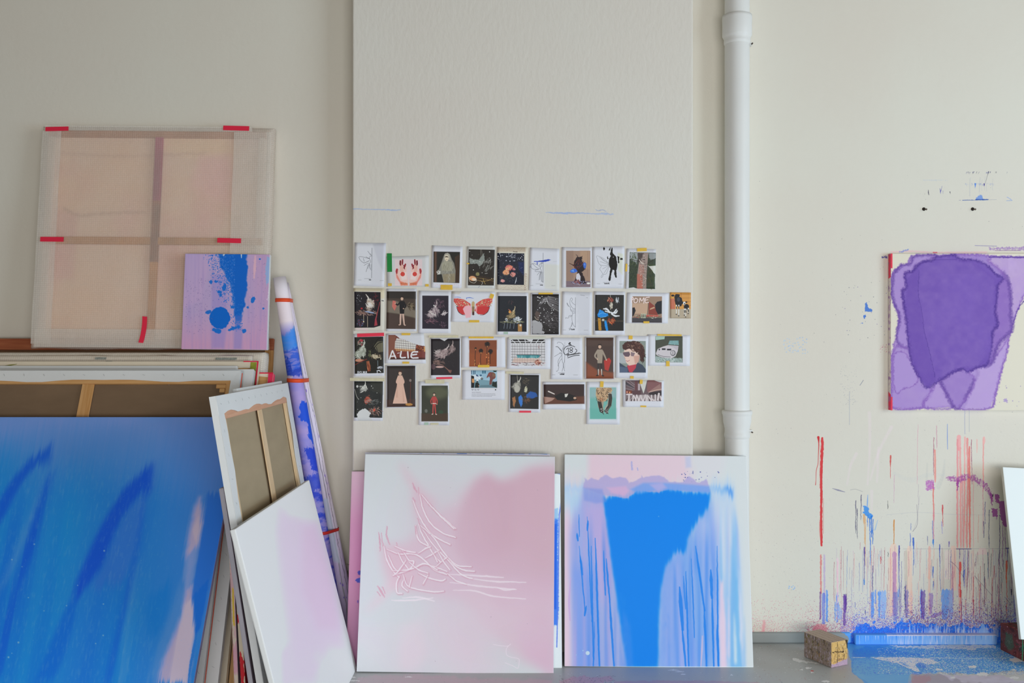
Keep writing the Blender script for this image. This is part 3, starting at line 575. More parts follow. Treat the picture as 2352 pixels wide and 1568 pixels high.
fp.poly('b58f9c', [(60, 130), (400, 120), (700, 140), (1150, 150), (1150, 220), (40, 220)], a=.5, soft=20, rough=14, rs=40, st=.5, sx=60, sy=8)
fp.dots(['4a3a48', '6a3a50'], 160, (1180, 125, 1500, 170), (1, 3), a=.7, stretch=.5)
for x, y, l in ((10, 136, 36), (5, 155, 60), (320, 134, 40), (1800, 95, 60), (1840, 104, 50), (1870, 118, 30), (2150, 124, 14)): fp.line('d3d4d4', [1, 3.5, 1], [(x, y), (x+l/2, y-2), (x+l, y)], a=.85, rough=3)
fp.dots(['c8cccf', '6a6a72', '55555c'], 220, (60, 100, 2300, 200), (.7, 2.4), a=.7, stretch=.5)
overlay(FM, fp, 'floor_spill', fx0, fx1, fy0, fy1, (0, 1), 1.45)
st(link('floor', tomesh(box(-4.6, -7.2, -.1, 5.2, .1, 0)), FM))
# coved skirting: grey part and the paint-covered raised ledge
bp = Pic(1300, [proj((1.0, -.03, .075)), proj((2.35, -.03, .075)), proj((2.35, -.03, 0)), proj((1.0, -.03, 0))], bg='8f9494', h=90)
bp.rnd = R; bp.z(1720, 1250, 3.722)
bp.poly('5fa0e8', [(770, 740), (1000, 735), (3000, 735), (3000, 900), (860, 900), (860, 800)], a=1, soft=5, rough=12, rs=20)
bp.wash('9dbbea', lambda X, Y: np.clip((X-1150)/150, 0, 1)*.75*(.4+.6*vnoise(X/14, Y/60, 3))); bp.wash('8db4e8', lambda X, Y: np.clip((X-1860)/20, 0, 1)*.6)
bp.wash('e3d5ee', lambda X, Y: np.clip((X-1180)/40, 0, 1)*np.clip(1-(X-1900)/60, 0, 1)*np.clip(vnoise(X/9, Y/90, 8)-.35, 0, 1)*.9)
for i in range(90): x = R.uniform(900, 2110); bp.line(R.choice(['2f7fe0', '3f8ae4', 'cfd2f2', '6f9fe4']), [3, 2, 1], [(x, 780), (x, 800+R.uniform(5, 60))], a=.7, soft=2)
bp.line('f0dcec', 4, [(1180, 776), (2120, 772)], a=.7, rough=3)
BS = painted('skirting_paint', bp, rough=.45, weave=0)
def skirt(name, x0, x1, t, hgt, bev):
    b = box(x0, -t, 0, x1, .01, hgt, bev, 3); uv = b.loops.layers.uv.new('UVMap')
    for f in b.faces:
        for l in f.loops: l[uv].uv = ((l.vert.co.x-1.0)/1.35, min(.99, l.vert.co.z/.075))
    return st(link(name, tomesh(b), BS))
skirt('baseboard_back', 1.0, 1.62, .016, .052, .012)
skirt('baseboard_right', 1.63, P(2290, 0, 4.37).x, .034, .047, .006)
st(link('baseboard_left', tomesh(box(-4.6, -.014, 0, P(809, 0, 4.27).x, .01, .06, .003)), plain('skirting_grey', 'a9a7a1', .6)))
st(link('trim_1', tomesh(box(-2.2, -.022, P(0, 1311, 4.38).z, P(806, 0, 4.38).x, .01, P(0, 1297, 4.38).z, .003)), plain('duct_paint', 'd6d0c8', .5)))
# ---------------------------------------------------------------- cast-iron drain pipe
PW = plain('pipe_paint', 'e9e9e6', .42, 25, .25, .002, .02, 5)
dpipe = D-.085; k = dpipe/F
px0 = P(1693, 0, dpipe).x
pipe = thing('drain_pipe', 'white painted cast iron drain pipe running up the wall beside the pillar', 'pipe', Matrix.Translation((px0, -.085, 0)))
def zz(py): return H-(py-CY)*k
r = 28*k
def seg(name, prof, n=40):
    return link(name, tomesh(lathe([(q, zz(y)) for q, y in prof], n, False), smooth=True), PW, pipe)
seg('pipe_length', [(r, 90), (r, 60), (r, 30), (r, -720)][::1] if 0 else [(r, 75), (r, 30), (r*.985, -300), (r, -720)])
seg('pipe_length', [(r*.96, 975), (r, 940), (r, 520), (r, 88)])
seg('pipe_length', [(r*.97, 1480), (r*.97, 1250), (r*.97, 990)])
seg('socket', [(r*.98, 104), (r*1.07, 100), (r*1.08, 96), (r*1.06, 90), (r*1.12, 87), (r*1.2, 82), (r*1.19, 60), (r*1.21, 44), (r*1.19, 37), (r*1.02, 35)][:])
seg('socket', [(r*.97, 1006), (r*1.03, 1003), (r*1.05, 999), (r*1.03, 995), (r*1.0, 992), (r*1.0, 984), (r*1.06, 976), (r*1.13, 968), (r*1.15, 955), (r*1.17, 952), (r*1.22, 950), (r*1.23, 945), (r*1.2, 942), (r*1.0, 941)])
for y in (100, 990):     # wall clamps
    b = box(r*.75, .0, zz(y)-.006, r*1.28, .03, zz(y)+.006, .002); link('clamp', tomesh(b), PW, pipe)
    b = lathe([(.0035, 0), (.0035, .012)], 8); o = link('clamp_screw', tomesh(b), plain('rust', '4a3a30', .7), pipe); o.location = (r*1.18, -.006, zz(y)-.004); o.rotation_euler = (math.pi/2, 0, 0)
# ---------------------------------------------------------------- wall socket
SO = plain('socket_plastic', 'e8e4dc', .35)
so = thing('wall_socket', 'white surface mounted power socket low on the wall left of the pillar', 'socket', Matrix.Translation((P(771, 0, 4.38).x, 0, P(0, 1336, 4.38).z)))
link('housing', tomesh(box(-.043, -.034, -.043, .043, 0, .043, .006, 3)), SO, so)
b = lathe([(.026, 0), (.027, .004), (.024, .005), (.0225, .001), (.0, .001)][:4], 28); o = link('socket_insert', tomesh(b, smooth=True), SO, so); o.location = (0, -.034, 0); o.rotation_euler = (math.pi/2, 0, 0)
for x in (-.0095, .0095):
    o = link('contact_hole', tomesh(lathe([(.0028, 0), (.0028, .003)], 10)), plain('hole_dark', '1c1a19', .8), so); o.location = (x, -.0335, 0); o.rotation_euler = (math.pi/2, 0, 0)
# ---------------------------------------------------------------- two screws above the purple painting
SC = plain('screw_steel', '5b4a3c', .5); SD = plain('wall_plug', '2c2622', .8)
for px, lab in ((2122, 'small dark screw in the wall above the purple painting, the one nearer the pipe'), (2234, 'small dark screw in the wall above the purple painting, the one farther from the pipe')):
    t = thing('wall_screw', lab, 'screw', Matrix.Translation((P(px, 0, 4.4).x, 0, P(0, 480, 4.4).z)), 'screws above the purple painting')
    o = link('wall_plug', tomesh(lathe([(.0085, 0), (.0075, .002)], 14)), SD, t); o.rotation_euler = (math.pi/2, 0, 0)
    o = link('screw_shank', tomesh(lathe([(.0022, 0), (.0022, .014), (.0048, .016), (.004, .018)], 10)), SC, t); o.rotation_euler = (math.pi/2+.2, 0, .35)
# ---------------------------------------------------------------- shared canvas materials
GESSO = plain('primed_canvas', 'eceeee', .6, 420, .2, .0006, .02, 4)
GESSO_EDGE = plain('primed_edge', 'd9dbdd', .6, 420, .2, .0006, .05, 3)
LINEN_D = plain('raw_linen_dark', '86705a', .85, 300, .5, .0008, .10, 5, stretch=(1, 1, 3), spec=.1)
LINEN_L = plain('raw_linen_light', 'b3a286', .85, 300, .5, .0008, .06, 5, stretch=(1, 1, 3), spec=.1)
PINEX = wood('pine_across', 'cf9a5f', 'e2b27a', 0); PINEZ = wood('pine_upright', 'cf9a5f', 'e2b47e', 2)
PINKX = wood('pine_pinkish', 'd9a180', 'e6b596', 0); PALEZ = wood('pine_pale', 'dfbd92', 'ecd2ac', 2)
BEIGE = plain('beige_canvas', 'ecdfc8', .7, 300, .3, .0006, .04, 4)
RED_TAPE = plain('red_tape', 'f0304e', .45); PINK_TAPE = plain('pink_tape', 'f53c62', .4); ORANGE_TAPE = plain('orange_tape', 'f2552c', .45)
def tape(parent, w, h, x, y, z, mat, rot=0, axis='Y', name='tape', curl=0):
    b = box(-w/2, -.0005, -h/2, w/2, .0005, h/2)
    if curl:
        bmesh.ops.subdivide_edges(b, edges=[e for e in b.edges if abs(e.verts[0].co.z-e.verts[1].co.z) > h*.5], cuts=6)
        for v in b.verts: v.co.x += curl*(v.co.z/h)**2
    o = link(name, tomesh(b), mat, parent); o.location = (x, y, z); o.rotation_euler = (0, math.radians(rot), 0); return o

# ---------------------------------------------------------------- A: the big blue painting in front
MA, wA, hA = lean(-560, 554, 957, 3.80, 3.08)
TA = MA.to_translation()
qa = quadpx(MA, wA, hA)
pa = Pic(1500, [proj(MA @ Vector(c)) for c in ((-wA/2, 0, hA), (wA/2, 0, hA), (wA/2, 0, 0), (-wA/2, 0, 0))], bg='2f7fd2')
pa.z(0, 940, 2.496)
sh = lambda X, Y: X+ .17*(Y)                   # strokes run down and to the left
pa.wash('6f8fd2', lambda X, Y: np.clip(1-(Y-60-.12*np.abs(X-500))/430, 0, 1)*.95)
pa.wash('6284c8', lambda X, Y: np.clip((X-880)/420, 0, 1)*np.clip(1.25-Y/1400, 0, 1)*.8)
pa.wash('8a93d4', lambda X, Y: np.clip(1-(Y-40)/90, 0, 1)*np.clip(fbm(X/220, Y/60, 3)*1.4-.2, 0, 1)*.6)
pa.wash('1e8ade', lambda X, Y: np.clip(1-np.abs(sh(X, Y)-480)/260, 0, 1)*np.clip((Y-250)/400, 0, 1)*.75)
pa.wash('1a84dc', lambda X, Y: np.clip(1-np.abs(sh(X, Y)-900)/160, 0, 1)*np.clip((Y-900)/300, 0, 1)*.8)
pa.wash('1f74d4', lambda X, Y: np.clip(1-np.abs(sh(X, Y)-760)/200, 0, 1)*np.clip((Y-400)/500, 0, 1)*.7)
pa.wash('1c84dc', lambda X, Y: np.clip((300-X)/300, 0, 1)*np.clip((Y-120)/200, 0, 1)*.7)
pa.wash('1866cc', lambda X, Y: np.clip(.5-fbm(sh(X, Y)/70, Y/2600, 5), 0, 1)*2.2*np.clip((Y-350)/350, 0, 1)*np.clip((1050-sh(X, Y))/150, 0, 1))
pa.poly('1859c8', [(290, 205), (285, 330), (245, 300), (190, 330), (110, 440), (30, 600), (-30, 700), (-30, 560), (60, 410), (150, 300), (240, 240)], a=.85, soft=26)
pa.poly('1758c4', [(298, 370), (250, 560), (190, 800), (120, 1000), (50, 1300), (-10, 1568), (-60, 1568), (40, 1150), (130, 800), (230, 500), (270, 380)], a=.8, soft=34)
pa.line('5c8fd6', [3, 14, 20, 10], [(250, 390), (180, 600), (80, 860), (10, 1020)], a=.5, soft=24)
pa.poly('1a55c2', [(885, 300), (870, 470), (800, 480), (700, 610), (640, 740), (590, 880), (540, 960), (460, 1060), (420, 1120), (430, 1000), (500, 830), (560, 700), (640, 560), (720, 440), (830, 340)], a=.92, soft=26)
pa.poly('3a74cc', [(815, 470), (835, 520), (810, 640), (760, 830), (700, 1000), (590, 1010), (500, 1040), (590, 900), (650, 740), (720, 590), (780, 520)], a=.75, soft=14)
pa.line('1c5cc2', [6, 8, 10, 8], [(838, 430), (800, 700), (730, 1050), (650, 1400), (610, 1568)], a=.8, soft=16)
pa.poly('1666d0', [(440, 1080), (430, 1200), (370, 1400), (300, 1568), (200, 1568), (300, 1300), (390, 1100)], a=.75, soft=26)
pa.line('6c9fda', [2, 12, 14, 16], [(790, 860), (760, 1050), (720, 1300), (690, 1568)], a=.5, soft=22)
pa.poly('1a7adc', [(970, 1000), (960, 1150), (900, 1300), (860, 1280), (830, 1180), (850, 1060)], a=.7, soft=24)
pa.poly('5f8fd8', [(1020, 1000), (960, 1200), (870, 1450), (840, 1568), (960, 1568), (1040, 1300), (1080, 1100), (1100, 1000)], a=.6, soft=30)
pa.soften(5); pa.warp(-.17, 1, 26, 3.2, 900, 5, blur=30)
# peach strip at the right
pa.poly('c4a8ac', [(1150, 500), (1162, 640), (1140, 760), (1110, 900), (1095, 1000), (1105, 1120), (1115, 1230), (1108, 1330), (1090, 1450), (1075, 1568), (900, 1568), (930, 1440), (990, 1300), (1040, 1180), (1060, 1030), (1060, 830), (1080, 700), (1110, 560)], a=.9, soft=46, rough=8, rs=30)
pa.poly('d2b6b0', [(1140, 600), (1150, 690), (1130, 770), (1095, 700)], a=.7, soft=24); pa.poly('d0b8b4', [(1060, 1100), (1100, 1100), (1112, 1260), (1085, 1500), (1070, 1568), (960, 1568), (1000, 1350)], a=.85, soft=26)
pa.poly('6f92d4', [(1120, 775), (1135, 800), (1120, 900), (1095, 1000), (1070, 1030), (1040, 980), (1060, 870)], a=.75, soft=16)
pa.poly('2a6cc8', [(1185, 480), (1290, 500), (1280, 640), (1200, 1000), (1150, 1240), (1120, 1290), (1105, 1180), (1095, 1080), (1120, 900), (1150, 720)], a=.75, soft=22, rough=4, rs=30)
pa.poly('1f6ccc', [(1100, 1080), (1112, 1170), (1118, 1290), (1140, 1260), (1180, 1080), (1200, 960)], a=.9, soft=6, rough=8, rs=20)
pa.warp(-.17, 1, 16, 2.4, 700, 8, blur=8)
pa.line('2f78d0', [5, 9, 7, 4], [(1125, 1290), (1106, 1390), (1090, 1470), (1078, 1568)], a=.9, soft=3, rough=4)
pa.wash('a9b7e4', lambda X, Y: (X > 900)*np.clip(1-np.abs(X-(1262-.0*Y)+np.clip((Y-700)*.17, 0, 400)-(0))/5, 0, 1)*0)
pa.dots(['8fb8ea', '6fa0e0'], 900, (0, 300, 1100, 1568), (.8, 2), a=.35); pa.dots(['bcd0f0'], 14, (0, 700, 600, 1560), (3, 6), a=.5)
pa.wash('88aee4', lambda X, Y: (np.clip(fbm(sh(X, Y)/7, Y/40, 9)-.56, 0, 1))*.6*np.clip((1000-X)/200, 0, 1)*np.clip((Y-120)/300, 0, 1))
PA = painted('blue_painting', pa, gain=(1.08, 1.22, 1.62), rough=.5, weave=.35, spec=.2)
panel('canvas_painting', 'big blue painting with peach streak leaning at the front of the left stack', 'painting', MA, wA, hA, .022, PA, plain('violet_edge', 'b4aede', .5, var=.2, vscale=9), bev=.003)

# ---------------------------------------------------------------- B: canvas back with brown linen
MB, wB, hB = lean(-420, 553, 851, 3.93, 3.38)
k0 = 3.93/F
xb = P(203, 868, 3.94).x-MB.to_translation().x
back_canvas('reversed_canvas', 'large canvas seen from behind, brown linen and honey-coloured cross bar, behind the big blue painting', MB, wB, hB, .024, LINEN_D, (PINEX, PINEZ), GESSO,
            fold=.045, bar=.058, cross=((xb+.012, .052),), wedges=((wB/2-.098, hB-.078, .042, .018), (wB/2-.082, hB-.096, .022, .017)), edge=GESSO_EDGE, seed=2)
rootB = [o for o in C.objects if o.name == 'reversed_canvas'][0]

fb_ = bmesh.new(); Rf = random.Random(12)
pc = MB.inverted() @ P(400, 882, 3.955)
for i in range(9):
    q = [(pc.x+Rf.uniform(-.022, .022), .016, pc.z+Rf.uniform(-.01, .01))]
    for j in range(3): q.append((q[-1][0]+Rf.uniform(-.014, .014), .014, q[-1][2]+Rf.uniform(-.008, .008)))
    tube(q, .0008, 5, fb_)
link('lint', tomesh(fb_), plain('grey_lint', 'a8a5a8', .9), rootB)['kind'] = 'stuff'
# C: blank canvas whose corner sticks out, C0: one more blank canvas
MC, wC, hC = lean(-380, 583, 848, 3.985, 3.44)
cC = back_canvas('reversed_canvas', 'white canvas back showing only its stapled right corner behind the brown linen one', MC, wC, hC, .024, LINEN_D, (PINEX, PINEZ), GESSO, fold=.055, bar=.06, edge=GESSO_EDGE, seed=4)
MC0, wC0, hC0 = lean(-400, 545, 839, 4.04, 3.50)
panel('blank_canvas', 'white primed canvas with only its top edge showing between stapled canvas and beige one', 'canvas', MC0, wC0, hC0, .022, GESSO, bev=.005)
ot = link('tape', tomesh(box(wB/2+.0012, .017, 0, wB/2+.0022, .0245, hB-.004)), ORANGE_TAPE, rootB)
# D: beige canvas back edged in red tape with an olive patch
MD, wD, hD = lean(-300, 594, 830, 4.077, 3.57)
dD = back_canvas('reversed_canvas', 'beige canvas back outlined in red tape with an olive green patch at its corner', MD, wD, hD, .024, LINEN_D, (PINEX, PINEZ), BEIGE, fold=.03, bar=.06, edge=BEIGE, seed=6, staples=False, wavy=.006)
tape(dD, .006, .5, wD/2-.002, -.004, hD-.25, RED_TAPE); tape(dD, .066, .0045, wD/2-.033, -.004, hD-.001, RED_TAPE); tape(dD, .02, .0045, -.1, -.004, hD-.03, plain('dark_tear', '3a3a2c', .8))
o = link('paint_patch', tomesh(box(wD/2-.034, -.0026, hD-.16, wD/2-.008, -.0016, hD-.004, .0004, 1)), plain('olive_paint', '9aa03a', .6, var=.25, vscale=40), dD)
o = link('paint_patch', tomesh(tube([(-.26, -.003, hD-.022), (-.235, -.004, hD-.019), (-.205, -.003, hD-.013)], [.001, .003, .0008], 8)), plain('olive_paint_dark', '8a8a3c', .6), dD)
# F: canvas back with pink tape
MF, wF, hF = lean(-200, 628, 857, 4.09, 3.62)
fF = back_canvas('reversed_canvas', 'canvas back with bright pink tape down its right edge, squeezed in beside the roll', MF, wF, hF, .026, LINEN_D, (PINEX, PINEZ), BEIGE, fold=.018, bar=.066, edge=PINK_TAPE, seed=7, staples=False)
tape(fF, .021, .62, wF/2-.0105, -.0035, hF-.31, PINK_TAPE); tape(fF, .12, .0055, wF/2-.06, -.0035, hF, RED_TAPE)
tape(fF, .03, .058, wF/2-.10, .0015, hF-.045, PINEX, name='cardboard_corner')

# ---------------------------------------------------------------- bubble wrap
def bubble(name, tint, mixf, gain=1.0):
    m, nt, b = newmat(name); N, L = nt.nodes, nt.links
    tc = N.new('ShaderNodeTexCoord'); mp = N.new('ShaderNodeMapping'); mp.inputs['Scale'].default_value = (1, .01, 1)
    v = N.new('ShaderNodeTexVoronoi'); v.inputs['Scale'].default_value = 105; v.inputs['Randomness'].default_value = .12
    no = N.new('ShaderNodeTexNoise'); no.inputs['Scale'].default_value = 5; no.inputs['Detail'].default_value = 3
    L.new(tc.outputs['Object'], mp.inputs[0]); L.new(mp.outputs[0], v.inputs[0]); L.new(tc.outputs['Object'], no.inputs[0])
    inv = N.new('ShaderNodeMath'); inv.operation = 'SUBTRACT'; inv.inputs[0].default_value = 1; L.new(v.outputs['Distance'], inv.inputs[1])
    bp = N.new('ShaderNodeBump'); bp.inputs['Strength'].default_value = .55; bp.inputs['Distance'].default_value = .0022; L.new(inv.outputs[0], bp.inputs['Height'])
    b2 = N.new('ShaderNodeBump'); b2.inputs['Strength'].default_value = .5; b2.inputs['Distance'].default_value = .02; L.new(no.outputs[0], b2.inputs['Height']); L.new(b2.outputs[0], bp.inputs['Normal'])
    b.inputs['Base Color'].default_value = lin(tint, gain); b.inputs['Roughness'].default_value = .22; b.inputs['Specular IOR Level'].default_value = .55
    L.new(bp.outputs[0], b.inputs['Normal'])
    tr = N.new('ShaderNodeBsdfTransparent'); tr.inputs[0].default_value = (.97, .96, .95, 1); mx = N.new('ShaderNodeMixShader')
    ma = N.new('ShaderNodeMapRange'); ma.inputs['From Min'].default_value = .1; ma.inputs['From Max'].default_value = .6; ma.inputs['To Min'].default_value = mixf+.05; ma.inputs['To Max'].default_value = mixf-.07
    L.new(v.outputs['Distance'], ma.inputs[0]); L.new(ma.outputs[0], mx.inputs[0]); L.new(tr.outputs[0], mx.inputs[1]); L.new(b.outputs[0], mx.inputs[2])
    L.new(mx.outputs[0], N['Material Output'].inputs[0]); return m
BW = bubble('bubble_wrap', 'f6ebe0', .40); BW2 = bubble('bubble_wrap_thick', 'fff5e6', .78)
def wrap_mesh(x0, x1, y0, y1, z0, z1, puff, seed=1, nx=26, nz=22, r=.02):
    """a padded film envelope with soft corners and slack wrinkles."""
    b = bmesh.new(); rows = []
    nt_ = 6
    def pos(u, v, side):
        x = x0+(x1-x0)*u; z = z0+(z1-z0)*v
        n = fbm(np.array([x*6.]), np.array([z*6.]), seed)[0]-.5; n2 = fbm(np.array([x*25.]), np.array([z*14.]), seed+5)[0]-.5
        d = min((x-x0), (x1-x), (z-z0), (z1-z)); e = math.sqrt(max(0, min(1, d/r))); 
        ymid = (y0+y1)/2; half = (y1-y0)/2
        yy = ymid+side*half*e
        if side < 0: yy += n*puff*e+n2*puff*.4*e
        j = (fbm(np.array([z*9.]), np.array([x*9.]), seed+9)[0]-.5)*.012
        return (x+(j if u in (0, 1) else 0), yy, z+(j if v in (0, 1) else 0))
    us = [0, .004, .012, .025]+[i/nx for i in range(1, nx)]+[.975, .988, .996, 1]
    vs = [0, .004, .012, .025]+[i/nz for i in range(1, nz)]+[.975, .988, .996, 1]
    us = sorted(set(us)); vs = sorted(set(vs))
    F_ = [[b.verts.new(pos(u, v, -1)) for u in us] for v in vs]; B_ = [[b.verts.new(pos(u, v, 1)) for u in us] for v in vs]
    for j in range(len(vs)-1):
        for i in range(len(us)-1):
            b.faces.new((F_[j][i], F_[j][i+1], F_[j+1][i+1], F_[j+1][i])); b.faces.new((B_[j][i], B_[j+1][i], B_[j+1][i+1], B_[j][i+1]))
    bmesh.ops.remove_doubles(b, verts=b.verts, dist=.0004); bmesh.ops.recalc_face_normals(b, faces=b.faces[:])
    return tomesh(b, smooth=True)
# E1, E2: wrapped bundles with the tops showing
ME, wE, hE = lean(-260, 611, 804, 4.185, 3.74)
e1 = thing('wrapped_canvas', 'long bundle of canvases in bubble wrap carrying the small blue and lilac painting', 'wrapped canvas', ME)
link('bundle_core', tomesh(box(-wE/2+.02, .012, .01, wE/2-.035, .085, hE-.012, .004)), plain('bundle_beige', 'f0e4cc', .7, 200, .3, .0008, .05, 6), e1)
link('bubble_wrap', wrap_mesh(-wE/2, wE/2, 0, .098, 0, hE, .006, 3, 30, 20, .012), BW2, e1)
ME2, wE2, hE2 = lean(-300, 580, 815, 4.148, 3.66)
e2 = thing('wrapped_canvas', 'thinner canvas in bubble wrap with grey tape residue, in front of the long bundle', 'wrapped canvas', ME2)
link('canvas_core', tomesh(box(-wE2/2+.012, .003, .01, wE2/2-.012, .016, hE2-.008, .003)), plain('core_beige', 'f2e2c4', .7, 200, .3, .0008, .05, 6), e2)
link('bubble_wrap', wrap_mesh(-wE2/2, wE2/2, -.002, .02, 0, hE2, .003, 8, 30, 20, .008), BW2, e2)
for x, z, w_ in ((wE2/2-.115, hE2-.02, .095), (wE2/2-.68, hE2-.018, .05), (wE2/2-.64, hE2-.035, .03)):
    tape(e2, w_, .01, x, -.006, z, plain('grey_print', '9ea39c', .6, var=.4, vscale=120), name='tape_residue')
# G: frame with a dark wooden rail right at the wall
MG, wG, hG = lean(-200, 629, 777, 4.335, 4.02)
gw = wood('mahogany', '9a5238', 'b06a48', 0); gz = wood('frame_upright', 'b8854e', 'cfa068', 2)
g = thing('wooden_stretcher', 'reddish brown wooden frame standing at the back of the left stack against the wall', 'frame', MG)
link('top_rail', tomesh(box(-wG/2, 0, hG-.055, wG/2, .02, hG, .003)), gw, g)
link('upright', tomesh(box(wG/2-.04, .001, 0, wG/2-.013, .022, hG-.055, .002)), gz, g); link('upright', tomesh(box(wG/2-.013, .004, 0, wG/2, .02, hG-.055, .002)), gz, g)
link('upright', tomesh(box(-wG/2, .001, 0, -wG/2+.045, .022, hG-.055, .002)), gz, g); link('bottom_rail', tomesh(box(-wG/2+.045, 0, 0, wG/2-.04, .02, .05, .002)), gw, g)
link('backing_board', tomesh(box(-wG/2+.03, .014, .03, wG/2-.03, .019, hG-.04)), plain('hardboard', '8a6a4c', .8, var=.1), g)

# ---------------------------------------------------------------- W: the wrapped canvas standing on the stack
zW = (ME @ Vector((0, 0, hE))).z+.004
MW, wW, hW = lean(96, 631, 287, 4.335, 4.235, zb=zW, pyr=291.5)
w = thing('wrapped_canvas', 'large square canvas in bubble wrap with red tape, standing on top of the stack', 'wrapped canvas', MW)
qw = [proj(MW @ Vector(c)) for c in ((-wW/2, .04, hW), (wW/2, .04, hW), (wW/2, .04, 0), (-wW/2, .04, 0))]
lx0, lx1 = -wW/2+.03, wW/2-.045; lz0, lz1 = .02, hW-.022
def wz(px, py):   # a pixel on the wrapped canvas, in its own coordinates
    o = Vector((0, -D, H)); d = (P(px, py, 4)-o); Mi = MW.inverted(); a = Mi @ o; v = (Mi @ (o+d))-a; t = -a.y/v.y; c = a+v*t; return c.x, c.z
pw = Pic(560, [proj(MW @ Vector(c)) for c in ((lx0, .03, lz1), (lx1, .03, lz1), (lx1, .03, lz0), (lx0, .03, lz0))], bg='d2b8a4')
pw.wash('d5b08e', lambda X, Y: np.clip(fbm(X/120, Y/60, 2)-.4, 0, 1)*1.2); pw.wash('cf9c98', lambda X, Y: np.clip(fbm(X/90, Y/110, 12)-.5, 0, 1)*1.6)
pw.poly('dcc096', [(370, 312), (520, 315), (530, 350), (450, 362), (372, 350)], a=.45, soft=26); pw.poly('d9a8a8', [(460, 360), (530, 360), (530, 480), (440, 430)], a=.5, soft=30)
pw.poly('c99a94', [(125, 480), (180, 490), (170, 640), (120, 640)], a=.5, soft=20); pw.line('a88a78', 3, [(150, 480), (180, 495), (250, 490), (330, 488)], a=.5, soft=6, rough=4); pw.line('a88a78', 3, [(130, 760), (220, 770), (400, 768)], a=.5, soft=6, rough=3); pw.line('b09080', 3, [(140, 352), (300, 360), (470, 352)], a=.4, soft=6, rough=5)
link('canvas_rear', tomesh((lambda b: b)(canvas_mesh(lx1-lx0, lz1-lz0, .008, .001))), painted('wrapped_canvas_rear', pw, gain=1.15, rough=.8), w).location = ((lx0+lx1)/2, .026, lz0)
WR = plain('wrapped_rail', 'c0845c', .6, var=.2, vscale=9)
zc = wz(350, 552)[1]; xc1, xc0 = wz(363, 300)[0], wz(340, 800)[0]
MAG = plain('stained_bar', 'b02860', .6, var=.5, vscale=7, stretch=(1, 1, .5)); OCH = plain('bar_ochre', 'd08a34', .6, var=.25, vscale=9)
link('cross_bar', tomesh(box(lx0, .006, zc-.017, lx1, .024, zc+.017, .002)), OCH, w)
zz2 = (zc+hW)/2+.03
def vb(za, zb, m): link('cross_bar', tomesh(box(-.017, .003, za, .017, .022, zb, .002)), m, w).location = ((xc0+xc1)/2+.004, 0, 0)
vb(zc+.19, lz1-.03, MAG); vb(zc-.10, zc+.19, plain('stained_bar_brown', 'a05a34', .6, var=.5, vscale=12)); vb(lz0+.02, zc-.10, OCH)
for a_, b_, c_, d_ in ((lx0, lx1, lz1-.03, lz1), (lx0, lx1, lz0, lz0+.03)): link('stretcher_bar', tomesh(box(a_, .008, c_, b_, .026, d_, .002)), WR, w)
for a_, b_ in ((lx0, lx0+.03), (lx1-.03, lx1)): link('stretcher_bar', tomesh(box(a_, .008, lz0+.03, b_, .026, lz1-.03, .002)), plain('wrapped_rail_side', 'ead9ca', .6), w)
link('bubble_wrap', wrap_mesh(-wW/2, wW/2, -.004, .055, 0, hW, .008, 21, 30, 30, .014), BW, w)
# overlap layers of the film: left strip, right flap, bottom fold, top fold
def layer(name, x0, x1, z0, z1, y, seed):
    b = bmesh.new(); nx, nz = 6, 16; g_ = []
    for j in range(nz+1):
        row = []
        for i in range(nx+1):
            x = x0+(x1-x0)*i/nx; z = z0+(z1-z0)*j/nz; q = (fbm(np.array([x*9.]), np.array([z*7.]), seed)[0]-.5)*.006
            row.append(b.verts.new((x+(q if i in (0, nx) else 0), y+q*.5, z+(q if j in (0, nz) else 0))))
        g_.append(row)
    for j in range(nz):
        for i in range(nx): b.faces.new((g_[j][i], g_[j][i+1], g_[j+1][i+1], g_[j+1][i]))
    o = link(name, tomesh(b, smooth=True), bubble('film_'+str(seed), 'fdf6ec', .48), w); return o
xl = wz(134, 500)[0]; xr = wz(532, 500)[0]
layer('film_flap', -wW/2+.012, xl, .02, hW-.03, -.011, 31); layer('film_flap', xr, wW/2-.012, .02, hW-.03, -.012, 33)
layer('film_flap', -wW/2+.03, wW/2-.06, .006, wz(300, 757)[1], -.014, 35); layer('film_flap', -wW/2+.02, wW/2-.1, wz(300, 302)[1], hW-.006, -.0135, 37)
for px, py, a_, b_, rot in ((135, 298.5, .108, .020, -2), (545, 297, .122, .022, 1), (123.5, 551, .108, .022, 0), (529, 554, .110, .022, 1)):
    x, z = wz(px, py); tape(w, a_, b_, x, -.0175, z, RED_TAPE, rot)
x, z = wz(334, 758); tape(w, .022, .122, x, -.0185, z, RED_TAPE, 6, curl=-.02)

